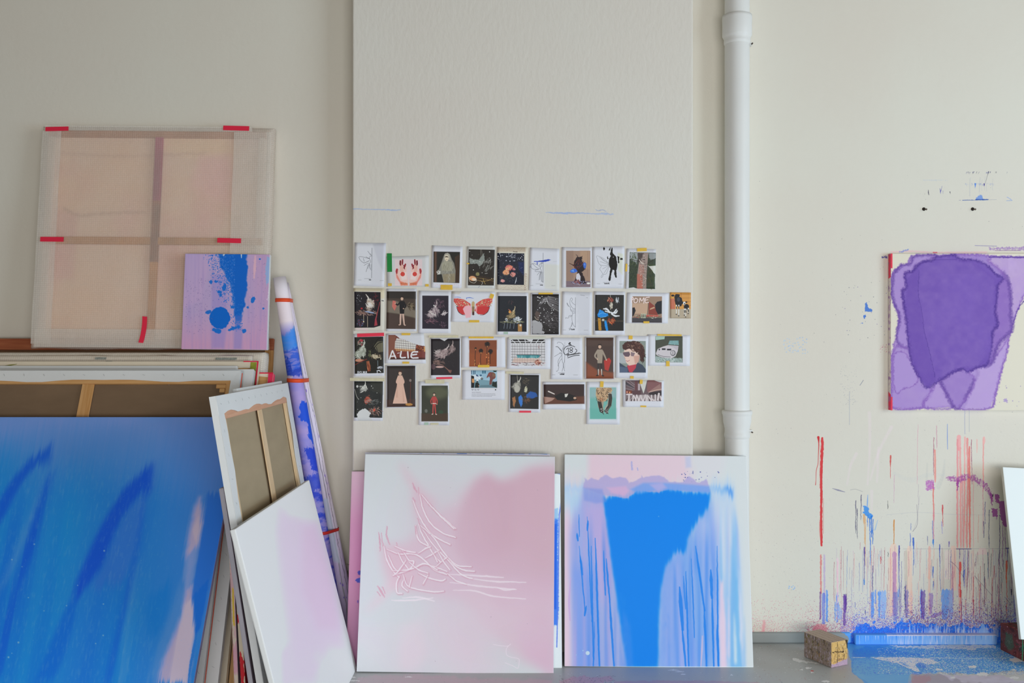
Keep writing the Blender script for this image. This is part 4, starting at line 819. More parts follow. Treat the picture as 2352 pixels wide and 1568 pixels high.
# ---------------------------------------------------------------- H: small blue and lilac painting on top
MH, wH, hH = lean(425, 620, 582, 4.228, 4.190, zb=zW-.001, pyr=584)
ph = Pic(620, [proj(MH @ Vector(c)) for c in ((-wH/2, 0, hH), (wH/2, 0, hH), (wH/2, 0, 0), (-wH/2, 0, 0))], bg='b9a4cc')
ph.z(40, 260, 2.8)
ph.wash('bfa3c8', lambda X, Y: np.clip(fbm(X/40, Y/500, 2), 0, 1)); ph.wash('a6a4d2', lambda X, Y: np.clip(1.2-np.abs(X-1120)/130, 0, 1)*np.clip((1250-Y)/400, 0, 1)*.6)
ph.wash('cf9cbe', lambda X, Y: np.clip((Y-1280)/200, 0, 1)*.8); ph.wash('c99abe', lambda X, Y: np.clip((X-1480)/60, 0, 1)*.4)
ph.poly('8f86cc', [(1250, 1040), (1340, 1040), (1350, 1350), (1330, 1510), (1250, 1510)], a=.55, soft=24, st=.3); ph.poly('8f88c8', [(1395, 1380), (1450, 1380), (1440, 1515), (1390, 1515)], a=.6, soft=14)
ph.poly('cba9cf', [(1080, 900), (1290, 900), (1230, 1000), (1180, 1200), (1060, 1260)], a=.5, soft=40)
ph.wash('a58cc4', lambda X, Y: np.clip(fbm(X/7, Y/220, 6)-.5, 0, 1)*1.3*(Y > 900))
ph.soften(1.2)
ph.poly('1b66c6', [(1290, 890), (1480, 895), (1476, 1100), (1462, 1240), (1440, 1330), (1405, 1340), (1395, 1240), (1375, 1130), (1330, 1030), (1300, 960)], a=1, soft=14, rough=12, rs=30)
ph.poly('4c6fc8', [(1400, 1300), (1445, 1300), (1430, 1390), (1400, 1390)], a=.7, soft=18)
ph.dots(['1f6ccc', '2f78d2', '4a7fd0'], 1500, (1190, 900, 1400, 1240), (1.2, 4), lambda x, y: max(0, min(1, (x-1180-(y-900)*.35)/110)), a=.9)
ph.dots(['2a74cc'], 160, (1370, 1200, 1450, 1400), (1, 3.5))
ph.ell('1668c8', 1302, 1316, 66, 70, a=1, soft=5, rough=7, rs=16)
for x, y, rx, ry, r in ((1228, 1278, 22, 11, -10), (1245, 1085, 11, 12, 0), (1275, 1082, 9, 8, 0), (1300, 1148, 16, 10, 10), (1308, 1168, 10, 10, 0), (1330, 1120, 12, 24, 15), (1384, 1248, 13, 9, 0), (1515, 1200, 13, 22, 25), (1481, 1249, 8, 7, 0), (1560, 936, 6, 6, 0), (1582, 1255, 7, 7, 0), (1390, 1382, 24, 10, -12), (1421, 1373, 11, 9, 0), (1457, 1400, 14, 13, 0), (1290, 1400, 24, 16, 0), (1262, 1392, 10, 10, 0), (1365, 1392, 10, 7, 0)):
    ph.ell('1f6fcc', x, y, rx, ry, r, a=.97, soft=4, rough=5, rs=10)
ph.poly('8fb4e0', [(1605, 920), (1640, 940), (1620, 1080), (1600, 1110), (1595, 1000)], a=.8, soft=6, rough=6); ph.line('e9b8c0', [6, 9, 4], [(1530, 920), (1526, 1000), (1522, 1060)], a=.7, soft=5, rough=4)
ph.line('e4e4e8', [5, 3, 3], [(1636, 930), (1625, 1100), (1608, 1200)], a=.8, soft=2, rough=7, rs=10, st=.5, sx=5, sy=14); ph.line('dfe6f0', [4, 2], [(1440, 905), (1441, 930)], a=.9); ph.line('dfe6f0', 5, [(1300, 896), (1330, 900), (1326, 912)], a=.8)
ph.dots(['6a5c98', '7a6aa8'], 220, (1080, 1060, 1260, 1420), (.8, 2.6), a=.6); ph.dots(['6a5c98'], 90, (1480, 950, 1600, 1420), (.8, 2.4), a=.5)
panel('small_painting', 'small lilac and pink painting with blue run and round blue blot, standing on the stack', 'painting', MH, wH, hH, .028, painted('lilac_painting', ph, rough=.4, weave=.25), GESSO, bev=.003)
# ---------------------------------------------------------------- rolled paintings leaning in the corner
def roll(name, label, top, foot, r0, r1, pic, squash=1.0, group=None):
    t = Vector(top); f = Vector(foot); V = (t-f); L_ = V.length; V = V/L_
    U = Vector((1, 0, 0)); M = frame(f, U-V*U.dot(V), V)
    root = thing(name, label, 'rolled painting', M, group)
    b = bmesh.new(); uv = b.loops.layers.uv.new('UVMap'); n = 40; m = 24
    rings = []
    for j in range(m+1):
        v = j/m; r = r0+(r1-r0)*v; rings.append([b.verts.new((r*math.cos(-math.pi/2+2*math.pi*i/n+math.pi), r*math.sin(-math.pi/2+2*math.pi*i/n+math.pi)*squash, L_*v)) for i in range(n)])
    for j in range(m):
        for i in range(n):
            f_ = b.faces.new((rings[j][i], rings[j+1][i], rings[j+1][(i+1) % n], rings[j][(i+1) % n]))
            for l, (a, c) in zip(f_.loops, ((i, j), (i, j+1), (i+1, j+1), (i+1, j))): l[uv].uv = (a/n, c/m)
    # inner turn at the mouth
    lip = [[b.verts.new((v.co.x*k_, v.co.y*k_, L_-dz)) for v in rings[m]] for k_, dz in ((.9, .001), (.86, .05))]
    for A, B in ((rings[m], lip[0]), (lip[0], lip[1])):
        for i in range(n):
            f_ = b.faces.new((A[i], B[i], B[(i+1) % n], A[(i+1) % n]))
            for l in f_.loops: l[uv].uv = (.02, .99)
    bmesh.ops.recalc_face_normals(b, faces=b.faces[:])
    link('canvas_roll', tomesh(b, smooth=True), pic, root)
    return root, M, L_
tp = P(642, 637, 4.27); ft = Vector((-.80, -.17, 0.0))
LR = (tp-ft).length
# authored flat: u around (0 = back, .5 = facing the room), v up; 400 units wide, 1000 high
pr = Pic(420, [(0, 0), (400, 0), (400, 1700), (0, 1700)], bg='8a86d0', h=1500)
pr.wash('e6d8de', lambda X, Y: np.clip((260-Y)/60, 0, 1)); pr.wash('ded9e2', lambda X, Y: np.clip((150-Y)/100, 0, 1)*.6)
pr.wash('b09ad0', lambda X, Y: np.clip(fbm(X/160, Y/50, 3)-.35, 0, 1)*1.6*(Y > 260))
pr.poly('2f86e2', [(60, 250), (180, 262), (300, 225), (400, 220), (400, 330), (60, 330)], a=.95, soft=14, rough=8, st=.4, sx=60, sy=6)
pr.poly('2a58cc', [(100, 330), (400, 320), (400, 430), (110, 430), (100, 380)], a=.8, soft=12, rough=16, rs=20, st=.75, sx=50, sy=7, thr=.45)
pr.poly('2440b0', [(120, 380), (180, 360), (200, 420), (300, 410), (400, 395), (400, 445), (130, 450)], a=.85, soft=5, rough=12, rs=16, st=.4, sx=40, sy=7, thr=.4)
pr.poly('dcc4c8', [(110, 440), (200, 446), (180, 462), (110, 462)], a=.8, soft=5, rough=6)
pr.poly('1f4fd0', [(230, 560), (300, 575), (400, 600), (400, 770), (300, 760), (240, 720), (260, 660), (200, 640)], a=.95, soft=5, rough=26, rs=24)
pr.poly('1a38c0', [(200, 770), (400, 780), (400, 880), (240, 880)], a=.85, soft=10, rough=16); pr.poly('1a3cc4', [(150, 900), (400, 880), (400, 960), (180, 960)], a=.6, soft=12, rough=16)
pr.wash('3a4cc8', lambda X, Y: np.clip(fbm(X/60, Y/16, 7)-.48, 0, 1)*4*np.clip((Y-760)/200, 0, 1)); pr.wash('5a4cb4', lambda X, Y: np.clip((Y-1150)/300, 0, 1)*.6)
root, MR, L_ = roll('rolled_painting', 'rolled canvas painted blue and violet with a white end, leaning by the stack', tp, ft, .047, .030, painted('roll_blue', pr, rough=.5), .9)
pq = Pic(200, [(0, 0), (400, 0), (400, 1700), (0, 1700)], bg='d9cfdc', h=800)
pq.wash('b49ccc', lambda X, Y: np.clip(fbm(X/90, Y/120, 3)-.5, 0, 1)*1.4*np.clip((Y-300)/400, 0, 1)+np.clip((Y-1100)/400, 0, 1)*.5)
pq.line('8f8a94', 5, [(230, 0), (215, 500), (225, 900), (218, 1700)], a=.8, rough=8, rs=40); pq.line('5a5464', 3, [(262, 100), (255, 560), (268, 620), (250, 1000), (256, 1700)], a=.6, rough=10, rs=30)
pq.dots(['7a5cc0'], 40, (200, 500, 400, 1700), (3, 8), a=.7)
pq.poly('b8c4d4', [(160, 1000), (235, 1000), (235, 1300), (160, 1280)], a=.7, soft=14)
root2, MR2, L2 = roll('rolled_painting', 'pale lilac rolled canvas with a dark seam, strapped behind the blue roll', P(655, 650, 4.33), (-.742, -.10, 0.0), .042, .016, painted('roll_pale', pq, rough=.55), .75)
def band(y, c, ra, d, h=.019, tilt=0):
    """tape wrapped round both rolls, sagging from one to the other."""
    za = (H-(y-CY)*d/F)
    v = za/tp.z; ca = ft.lerp(tp, v); v2 = za/P(655, 650, 4.33).z; cb = Vector((-.742, -.10, 0)).lerp(P(655, 650, 4.33), v2)
    r1 = .047+(.030-.047)*v+.005; r2 = .042+(.016-.042)*v2+.004
    b = bmesh.new(); pts = []
    raw = [(ca.x+r1*math.cos(i*.2618), ca.y+r1*.92*math.sin(i*.2618)) for i in range(24)]+[(cb.x+r2*math.cos(i*.2618), cb.y+r2*.8*math.sin(i*.2618)) for i in range(24)]
    raw = sorted(set(raw))
    def half(ps):
        h = []
        for p_ in ps:
            while len(h) > 1 and (h[-1][0]-h[-2][0])*(p_[1]-h[-2][1])-(h[-1][1]-h[-2][1])*(p_[0]-h[-2][0]) <= 0: h.pop()
            h.append(p_)
        return h[:-1]
    pts = half(raw)+half(raw[::-1])
    ring = [(b.verts.new((x, yy, za-h/2+tilt*(x-ca.x))), b.verts.new((x, yy, za+h/2+tilt*(x-ca.x)))) for x, yy in pts]
    n = len(ring)
    for i in range(n): b.faces.new((ring[i][0], ring[(i+1) % n][0], ring[(i+1) % n][1], ring[i][1]))
    bmesh.ops.recalc_face_normals(b, faces=b.faces[:])
    me = tomesh(b, smooth=True); o = link('tape', me, c, root); o.matrix_parent_inverse = MR.inverted()
    s_ = o.modifiers.new('thick', 'SOLIDIFY'); s_.thickness = .0006
band(689, ORANGE_TAPE, 0, 4.25, .017); band(874, ORANGE_TAPE, 0, 4.22, .018, -.03); band(1226, plain('red_orange_tape', 'e23a34', .45), 0, 4.2, .014)
# ---------------------------------------------------------------- canvases leaning sideways against the stack
def sidelean(xbase, dn, df, xtop, ztop, yaw=0.0):
    """long edge runs from distance dn to df; foot at xbase on the floor, top edge at xtop, ztop."""
    U = Vector((math.sin(yaw), math.cos(yaw), 0)); V = Vector((xtop-xbase, 0, ztop)); h = V.length
    mid = Vector((xbase, (dn+df)/2-D, 0)); return frame(mid, U, V), df-dn, h
# J: pale pink painting in front
MJ, wJ, hJ = sidelean(-.688, 3.0, 4.05, -.898, .830, math.radians(.6))
pj = Pic(760, [proj(MJ @ Vector(c)) for c in ((-wJ/2, 0, hJ), (wJ/2, 0, hJ), (wJ/2, 0, 0), (-wJ/2, 0, 0))], bg='e2e7e6')
pj.z(440, 860, 2.215)
pj.poly('dfc8dc', [(440, 660), (500, 700), (640, 740), (700, 900), (760, 1200), (790, 1400), (700, 1400), (640, 1568), (500, 1568), (480, 1300), (440, 1000), (420, 800)], a=.85, soft=90)
pj.poly('e8bfd6', [(560, 780), (640, 760), (720, 1050), (760, 1300), (640, 1300), (560, 1100)], a=.6, soft=70)
pj.poly('e6cbd9', [(450, 1400), (500, 1380), (500, 1800), (470, 1800)], a=.8, soft=22); pj.poly('dfcfe0', [(460, 1450), (640, 1400), (600, 1800), (460, 1800)], a=.6, soft=50)
pj.line('e9eef0', [3, 12, 4], [(500, 705), (580, 690), (640, 665)], a=.8, soft=16); pj.line('e4eaee', [4, 10, 3], [(560, 720), (620, 700), (640, 690)], a=.6, soft=10)
pj.line('dbe5ea', [10, 20, 26], [(640, 1430), (700, 1500), (760, 1540)], a=.6, soft=40); pj.line('e6eef0', [2, 5, 2], [(625, 1530), (690, 1470), (740, 1420)], a=.6, soft=10)
pj.soften(7)
panel('canvas_painting', 'pale painting of faint pink haze leaning sideways in front of the upturned canvas back', 'painting', MJ, wJ, hJ, .019, painted('haze_painting', pj, gain=1.1, rough=.5, weave=.2), GESSO, bev=.004)
# I: canvas seen from behind
MI, wI, hI = sidelean(-.812, 3.163, 4.178, -1.02, 1.252, 0.0)
back_canvas('reversed_canvas', 'tilted white canvas back with olive linen and pale centre bar above the haze painting', MI, wI, hI, .022, LINEN_L, (PINKX, PALEZ), GESSO, fold=.066, bar=.085, cross=((.02, .06),), edge=GESSO, seed=11, wavy=.006)
# thin blank canvas right behind it
MI2, wI2, hI2 = sidelean(-.836, 3.50, 4.18, -1.046, 1.262, 0)
panel('blank_canvas', 'thin white canvas directly behind the tilted canvas back, its top edge just showing', 'canvas', MI2, wI2, hI2, .02, GESSO, bev=.004)
# K: two canvases in the shade with rounded, grey-lilac edges
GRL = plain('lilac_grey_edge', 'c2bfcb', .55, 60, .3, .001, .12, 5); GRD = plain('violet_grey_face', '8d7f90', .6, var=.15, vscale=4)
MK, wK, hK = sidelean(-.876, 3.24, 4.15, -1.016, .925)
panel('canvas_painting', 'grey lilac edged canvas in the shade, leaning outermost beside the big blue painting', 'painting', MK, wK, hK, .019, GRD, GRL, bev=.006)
# L: two narrow beige canvases with pink, yellow and red paint on their edges
pl = Pic(60, [(0, 0), (40, 0), (40, 440), (0, 440)], bg='dccfc0', h=700)
pl.poly('d8b0bc', [(0, 90), (30, 100), (40, 160), (10, 180), (20, 260), (0, 260)], a=.8, soft=8, rough=10); pl.poly('e0c03c', [(8, 150), (24, 155), (28, 230), (12, 235)], a=.9, soft=5, rough=6); pl.poly('d99ab8', [(0, 270), (40, 280), (40, 340), (0, 340)], a=.7, soft=8, rough=8); pl.poly('e2b070', [(0, 400), (40, 390), (40, 440), (0, 440)], a=.7, soft=8, rough=6); pl.line('b86a70', 1, [(34, 0), (32, 440)], a=.7, rough=3)
pl2 = Pic(60, [(0, 0), (40, 0), (40, 440), (0, 440)], bg='d8cbb4', h=700)
pl2.poly('cc2a34', [(20, 150), (40, 140), (40, 165), (16, 168)], a=.95, soft=2, rough=6); pl2.poly('cc2a34', [(4, 262), (24, 240), (40, 250), (40, 440), (26, 440), (24, 340), (2, 300)], a=.95, soft=2, rough=8)
def edged(name, label, M, w, h, t, matE, matF):
    b = box(-w/2, 0, 0, w/2, t, h, .003, 2); uv = b.loops.layers.uv.new('UVMap'); b.normal_update()
    for f in b.faces:
        for l in f.loops: l[uv].uv = (l.vert.co.y/t, l.vert.co.z/h)
        f.material_index = 1 if f.normal.y < -.6 else 0
    o = link(name, tomesh(b), [matE, matF]); o.matrix_world = M; return tag(o, label, 'painting')
e1_ = P(524, 1190, 3.3); e2_ = P(537, 1290, 3.22)
ML, wL, hL = sidelean(-1.036, 3.50, 3.67, -1.066, .77)
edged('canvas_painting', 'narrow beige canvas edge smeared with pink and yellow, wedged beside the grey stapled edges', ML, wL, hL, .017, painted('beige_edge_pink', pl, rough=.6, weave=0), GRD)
ML2, wL2, hL2 = sidelean(-.982, 3.42, 3.65, -1.018, .63)
edged('canvas_painting', 'narrow beige canvas edge splashed with red, wedged against the grey lilac canvas', ML2, wL2, hL2, .017, painted('beige_edge_red', pl2, rough=.6, weave=0), plain('red_face', 'b8242c', .5, var=.3, vscale=6))
# ---------------------------------------------------------------- canvases leaning on the pillar
def quadpic(res, M, w, h, bg): return Pic(res, quadpx(M, w, h), bg=bg)
# pink painting
MO, wO, hO = lean(838.5, 1274.5, 1042, 4.150, 3.995, pyr=1048)
po = quadpic(1000, MO, wO, hO, 'cdd2d4'); po.z(780, 1000, 2.761)
po.poly('d6b4c2', [(1366, 160), (1180, 200), (1080, 260), (1010, 285), (930, 240), (850, 280), (780, 360), (740, 430), (640, 480), (560, 560), (420, 680), (300, 700), (290, 800), (360, 940), (500, 1000), (760, 1040), (860, 1120), (960, 1240), (1060, 1340), (1180, 1440), (1366, 1500)], a=.75, soft=110)
po.poly('cda9b7', [(1420, 200), (1220, 210), (1110, 270), (1020, 292), (930, 245), (870, 290), (800, 400), (730, 560), (720, 700), (800, 820), (900, 900), (1366, 940)], a=.9, soft=60)
po.poly('cba6b5', [(930, 250), (1010, 290), (1100, 330), (1100, 700), (900, 800), (780, 700), (750, 600), (800, 400), (860, 290)], a=.55, soft=40)
po.poly('d2a9bc', [(1366, 900), (900, 960), (1000, 1100), (1200, 1180), (1366, 1200)], a=.75, soft=70); po.poly('d6b0c6', [(1366, 1150), (1100, 1180), (1180, 1400), (1366, 1560)], a=.7, soft=70)
po.wash('d2b4cc', lambda X, Y: np.clip(fbm(X/260, Y/260, 4)-.45, 0, 1)*1.1*np.clip((X-300)/500, 0, 1)*np.clip((Y-600)/300, 0, 1))
po.line('dcb2c0', [6, 16, 20, 30], [(395, 190), (440, 270), (500, 350), (580, 430)], a=.7, soft=50); po.poly('d8b0bf', [(480, 330), (560, 420), (660, 600), (560, 640), (480, 520), (460, 400)], a=.7, soft=50)
po.poly('d9b9c4', [(250, 700), (340, 690), (450, 760), (480, 900), (440, 1000), (330, 980), (280, 880)], a=.6, soft=60); po.line('dfc2cc', [6, 20, 30], [(170, 1110), (250, 1040), (330, 940)], a=.6, soft=30)
po.poly('ded0d6', [(380, 1200), (520, 1160), (560, 1400), (480, 1490), (380, 1480)], a=.5, soft=60)
po.soften(9)
po.wash('dfc6d4', lambda X, Y: np.clip(fbm(X/420, Y/420, 14)-.38, 0, 1)*1.3*np.clip((Y-950)/250, 0, 1)); po.wash('d8c2ce', lambda X, Y: np.exp(-((X-1000)/420)**2-((Y-1150)/260)**2)*.7); po.wash('d3bcc9', lambda X, Y: np.exp(-((X-640)/260)**2-((Y-560)/330)**2)*.5)
edge, wh = 'c894a6', 'e9e2e6'
def furrow(p, r=6, a=.9):
    po.line(edge, r+4, [(x+3, y+4) for x, y in p], a=.4, soft=5, rough=2); po.line(wh, [r*.5, r, r, r*.8], p, a=a, soft=4, rough=2, rs=20)
for q in ([(508, 370), (530, 470), (580, 560), (660, 620), (735, 645)], [(520, 375), (600, 470), (680, 540), (735, 590)], [(565, 430), (640, 510), (725, 590)], [(465, 410), (500, 500), (560, 600), (620, 650), (700, 690)], [(500, 560), (520, 620), (560, 690), (600, 760), (640, 800)], [(515, 570), (600, 650), (660, 740), (740, 820), (835, 830)], [(530, 600), (600, 700), (700, 800), (780, 850), (855, 860)],
          [(680, 780), (740, 850), (790, 890), (840, 905)], [(680, 870), (740, 920), (800, 940)], [(480, 570), (500, 660), (560, 700)], [(300, 720), (380, 750), (470, 750), (540, 790), (600, 850), (680, 880)], [(280, 700), (300, 790), (340, 860), (380, 900)], [(310, 760), (340, 830), (370, 860)], [(350, 700), (420, 730), (480, 740)], [(370, 740), (400, 800), (440, 850)],
          [(400, 730), (440, 790), (470, 800), (440, 850), (340, 885)], [(340, 855), (440, 850), (530, 815), (600, 830), (680, 860)], [(500, 745), (545, 715), (575, 705)], [(545, 775), (590, 750), (630, 725)], [(480, 840), (540, 810), (620, 850)], [(380, 890), (360, 940), (365, 995), (395, 1000)], [(410, 900), (395, 950), (430, 985)], [(400, 880), (430, 950), (500, 975), (600, 990), (660, 985)],
          [(500, 870), (560, 900), (640, 920), (670, 910)], [(460, 890), (440, 960)], [(560, 880), (530, 940)], [(610, 830), (680, 770)], [(620, 730), (660, 800), (700, 850)], [(590, 740), (620, 800)], [(440, 800), (500, 850), (560, 870)], [(420, 790), (380, 850), (350, 880)]): furrow(q, 4.2)
for q in ([(690, 880), (900, 890), (1040, 900)], [(820, 905), (1000, 925), (1180, 930)], [(700, 930), (900, 955), (1120, 975)], [(720, 980), (860, 985), (980, 1020), (1180, 1035)], [(1000, 965), (1050, 978), (1110, 975)], [(330, 1045), (450, 1045), (590, 1030)], [(400, 1030), (500, 1025), (600, 1050)]): po.line('eadfe5', [2, 6, 3], q, a=.7, soft=5, rough=3, rs=30)
for q in ([(462, 300), (475, 330), (490, 360)], [(500, 330), (505, 370)], [(465, 395), (480, 415)], [(495, 525), (510, 560)], [(480, 575), (485, 625)], [(300, 575), (298, 640), (318, 690)], [(248, 615), (255, 660), (258, 730)], [(265, 620), (275, 700)], [(360, 680), (365, 695)], [(390, 740), (420, 735)], [(240, 955), (262, 985), (285, 1025)], [(272, 960), (290, 1000)], [(240, 990), (260, 1015)]): po.line('cf9cae', [3, 6, 3], q, a=.8, soft=5, rough=4, rs=12)
po.line('e6d9e2', 1.8, [(975, 1325), (1060, 1335), (1085, 1320), (1058, 1350), (1060, 1390), (1090, 1405), (1135, 1415), (1138, 1440), (1130, 1475), (1100, 1460), (1050, 1440)], a=.8)
po.dots(['9a8a98', 'e8d8e0'], 16, (300, 200, 1360, 1480), (1.5, 3), a=.6)
panel('canvas_painting', 'pale pink and white painting with scraped white strokes leaning on the pillar', 'painting', MO, wO, hO, .019, painted('pink_painting', po, rough=.5, weave=.2), GESSO, bev=.003)
# behind it: canvas with a blue-smeared top edge
MO2, wO2, hO2 = lean(838, 1263, 1039, 4.176, 4.022, pyr=1042)
pt2 = Pic(500, [(0, 0), (1000, 0), (1000, 40), (0, 40)], bg='b8bfd6', h=24)
for i in range(90):
    x = R.uniform(100, 1000); pt2.line(R.choice(['3a5fb8', '2a4fae', '8fa4dc', 'c9a6cc', '2f6ac0', 'd8dcea', '5a7ac8']), [2, 5, 2], [(x, R.uniform(0, 40)), (x+R.uniform(20, 90), R.uniform(0, 40))], a=.8, soft=3)
b = box(-wO2/2, 0, 0, wO2/2, .022, hO2, .003, 2); uv = b.loops.layers.uv.new('UVMap')
for f in b.faces:
    for l in f.loops: l[uv].uv = (l.vert.co.x/wO2+.5, l.vert.co.y/.022)
    f.material_index = 0 if f.normal.z > .7 or (abs(f.normal.z) > .1 and f.normal.z > 0) else 1
o = link('canvas_painting', tomesh(b), [painted('blue_smeared_edge', pt2, rough=.5, weave=0), plain('grey_pink_side', 'd3cbd4', .55, var=.08)]); o.matrix_world = MO2
tag(o, 'canvas with blue smears along its top edge, directly behind the scraped pink painting', 'painting')
# third: white canvas with a blue painted border peeping out at the right
MO3, wO3, hO3 = lean(960, 1287, 1087, 4.205, 4.055)
p3 = quadpic(420, MO3, wO3, hO3, 'dfe6ea'); p3.z(1260, 1000, 2.76)
p3.poly('3f7ee4', [(0, 540), (62, 520), (58, 700), (64, 1100), (56, 1200), (0, 1210)], a=.95, soft=10, rough=6); p3.poly('8fc0ec', [(0, 470), (62, 460), (62, 530), (0, 540)], a=.8, soft=10, rough=8); p3.poly('1f5fd8', [(0, 560), (52, 560), (50, 1100), (0, 1100)], a=.7, soft=8)
p3.line('5a78d8', 3.5, [(-400, 243), (74, 243), (68, 500), (60, 1000), (52, 1340)], a=.9, rough=1)
panel('canvas_painting', 'white edged canvas with blue field peeping out right of the scraped pink painting', 'painting', MO3, wO3, hO3, .018, painted('white_blue_painting', p3, rough=.5), GESSO)
# left: magenta-pink painting
MO4, wO4, hO4 = lean(807.5, 1100, 1082, 4.232, 4.088)
MO4 = MO4 @ Matrix.Rotation(math.radians(0), 4, 'Z')
p4 = quadpic(420, MO4, wO4, hO4, 'dba0c4'); p4.z(720, 1180, 4.04)
p4.wash('e4c6d8', lambda X, Y: np.clip(1-(Y+400)/500, 0, 1)*.9); p4.wash('d98ab8', lambda X, Y: np.clip((X-340)/100, 0, 1)*np.clip(1-np.abs(Y-500)/700, 0, 1)*.7); p4.wash('cf94bc', lambda X, Y: np.clip((Y-700)/400, 0, 1)*.7)
p4.ell('5a5ac0', 428, 545, 18, 20, a=.95, soft=4, rough=5); p4.poly('4f5cc4', [(385, 615), (400, 600), (430, 590), (450, 600), (450, 640), (410, 638)], a=.95, soft=4, rough=5); p4.ell('6a5ac0', 412, 812, 6, 14, a=.8, soft=4)
panel('canvas_painting', 'magenta pink painting with blue blots, mostly hidden left of the scraped pink painting', 'painting', MO4, wO4, hO4, .018, painted('magenta_painting', p4, rough=.5), plain('pale_edge', 'e3d6dc', .6))

# blue and pink painting beside it
MP, wP, hP = lean(1296.5, 1714.5, 1043, 4.225, 4.066, pyr=1047)
pb_ = quadpic(1000, MP, wP, hP, 'd3d8d9'); pb_.z(1260, 1000, 2.76)
pb_.poly('e2c2d0', [(250, 120), (540, 120), (880, 125), (880, 230), (940, 300), (860, 320), (520, 330), (480, 400), (230, 330), (250, 250)], a=.9, soft=12, rough=6, rs=30, st=.12)
pb_.poly('dfc9d4', [(540, 120), (900, 125), (930, 300), (760, 300), (700, 250), (530, 300)], a=.5, soft=20); pb_.poly('d9d3d8', [(860, 130), (1140, 130), (1060, 300), (900, 290)], a=.6, soft=50)
pb_.poly('e4c8d6', [(95, 500), (160, 460), (200, 560), (140, 700), (150, 1200), (155, 1470), (95, 1470)], a=.95, soft=14, rough=5); pb_.poly('e5c6d2', [(100, 240), (215, 240), (210, 320), (100, 320)], a=.7, soft=10, st=.6, sx=4, sy=50)
pb_.poly('cfc6e4', [(165, 440), (360, 400), (400, 800), (300, 1000), (150, 900), (140, 600)], a=.6, soft=30)
# pale blue box edge at top right and left
pb_.poly('a9cdee', [(98, 320), (215, 322), (215, 400), (160, 520), (100, 420)], a=.7, soft=14); pb_.poly('9fc4ec', [(1020, 322), (1170, 328), (1172, 420), (1150, 385), (1030, 350)], a=.95, soft=6)
pb_.poly('b7cde8', [(1030, 350), (1170, 410), (1205, 600), (1225, 900), (1245, 1470), (1080, 1470), (1060, 900)], a=.75, soft=20, st=.35, sx=14, sy=400)
# lilac curtain left and right
pb_.poly('8f9fe0', [(215, 330), (365, 380), (430, 800), (470, 1120), (520, 1470), (155, 1470), (150, 1100), (132, 700), (138, 560), (200, 420)], a=.9, soft=16, rough=4, st=.35, sx=9, sy=500)
pb_.poly('c4a9d8', [(215, 420), (350, 420), (385, 640), (410, 900), (330, 1100), (300, 820), (250, 600)], a=.8, soft=30, st=.4, sx=8, sy=400); pb_.poly('6a95e8', [(140, 800), (300, 850), (320, 1470), (155, 1470)], a=.7, soft=30, st=.4, sx=8, sy=400)
pb_.poly('5f97ea', [(700, 800), (900, 600), (960, 450), (1030, 380), (1060, 700), (1085, 1100), (1085, 1470), (690, 1470), (700, 1000)], a=.85, soft=26, st=.3, sx=9, sy=500)
pb_.poly('a5b4ea', [(960, 460), (1010, 520), (1060, 800), (1080, 1200), (1000, 1100), (960, 800), (930, 600)], a=.7, soft=24, st=.5, sx=8, sy=400); pb_.poly('8ba6ea', [(710, 900), (830, 700), (900, 1100), (960, 1470), (700, 1470)], a=.8, soft=20, st=.5, sx=8, sy=300)
pb_.poly('c0cbee', [(970, 520), (1020, 540), (1030, 640), (980, 640)], a=.6, soft=30)
pb_.soften(6); pb_.warp(0, 1, 26, 2.6, 900, 5, blur=36)
_st = lambda X, Y, f, sd, t, g=5: np.clip((fbm(X/f, Y/900, sd, 3)-t)*g, 0, 1)
_rt_ = lambda X, Y: np.clip((X-np.interp(Y, [330, 600, 720, 850, 960, 1470], [1035, 930, 880, 770, 730, 715]))/60, 0, 1)*np.clip((Y-380)/200, 0, 1)*np.clip((1085-X)/10, 0, 1)
_lf = lambda X, Y: np.clip((np.interp(Y, [400, 680, 840, 1120, 1470], [350, 380, 400, 440, 510])-X)/30, 0, 1)*np.clip((X-150)/12, 0, 1)*np.clip((Y-480)/250, 0, 1)
pb_.wash('3f88e4', lambda X, Y: _st(X, Y, 22, 5, .52)*_rt_(X, Y)*.75*np.clip((Y-500)/300, 0, 1)); pb_.wash('b9b4e6', lambda X, Y: _st(X, Y, 14, 15, .56)*_rt_(X, Y)*.6)
pb_.wash('4a86e2', lambda X, Y: _st(X, Y, 16, 25, .5)*_lf(X, Y)*.6); pb_.wash('c9a9d6', lambda X, Y: _st(X, Y, 18, 35, .56)*_lf(X, Y)*.6)
_fr = lambda X, Y: np.clip((X-1085)/8, 0, 1)*np.clip((np.interp(Y, [330, 600, 900, 1470], [1172, 1205, 1225, 1245])-X)/8, 0, 1)*np.clip((Y-420)/250, 0, 1)
pb_.wash('6fb2ee', lambda X, Y: _st(X, Y, 20, 45, .42)*_fr(X, Y)*.9); pb_.wash('a9a9e0', lambda X, Y: _st(X, Y, 16, 55, .58)*_fr(X, Y)*.6); pb_.wash('e6dfe9', lambda X, Y: _st(X, Y, 12, 65, .6)*_fr(X, Y)*.9)
pb_.poly('a6c8ee', [(98, 320), (215, 322), (215, 350), (98, 345)], a=.6, soft=8); pb_.poly('8fbcec', [(1024, 322), (1170, 328), (1172, 405), (1150, 378), (1030, 345)], a=.95, soft=5); pb_.poly('4f94e4', [(1110, 332), (1168, 332), (1168, 385), (1150, 372)], a=.8, soft=10)
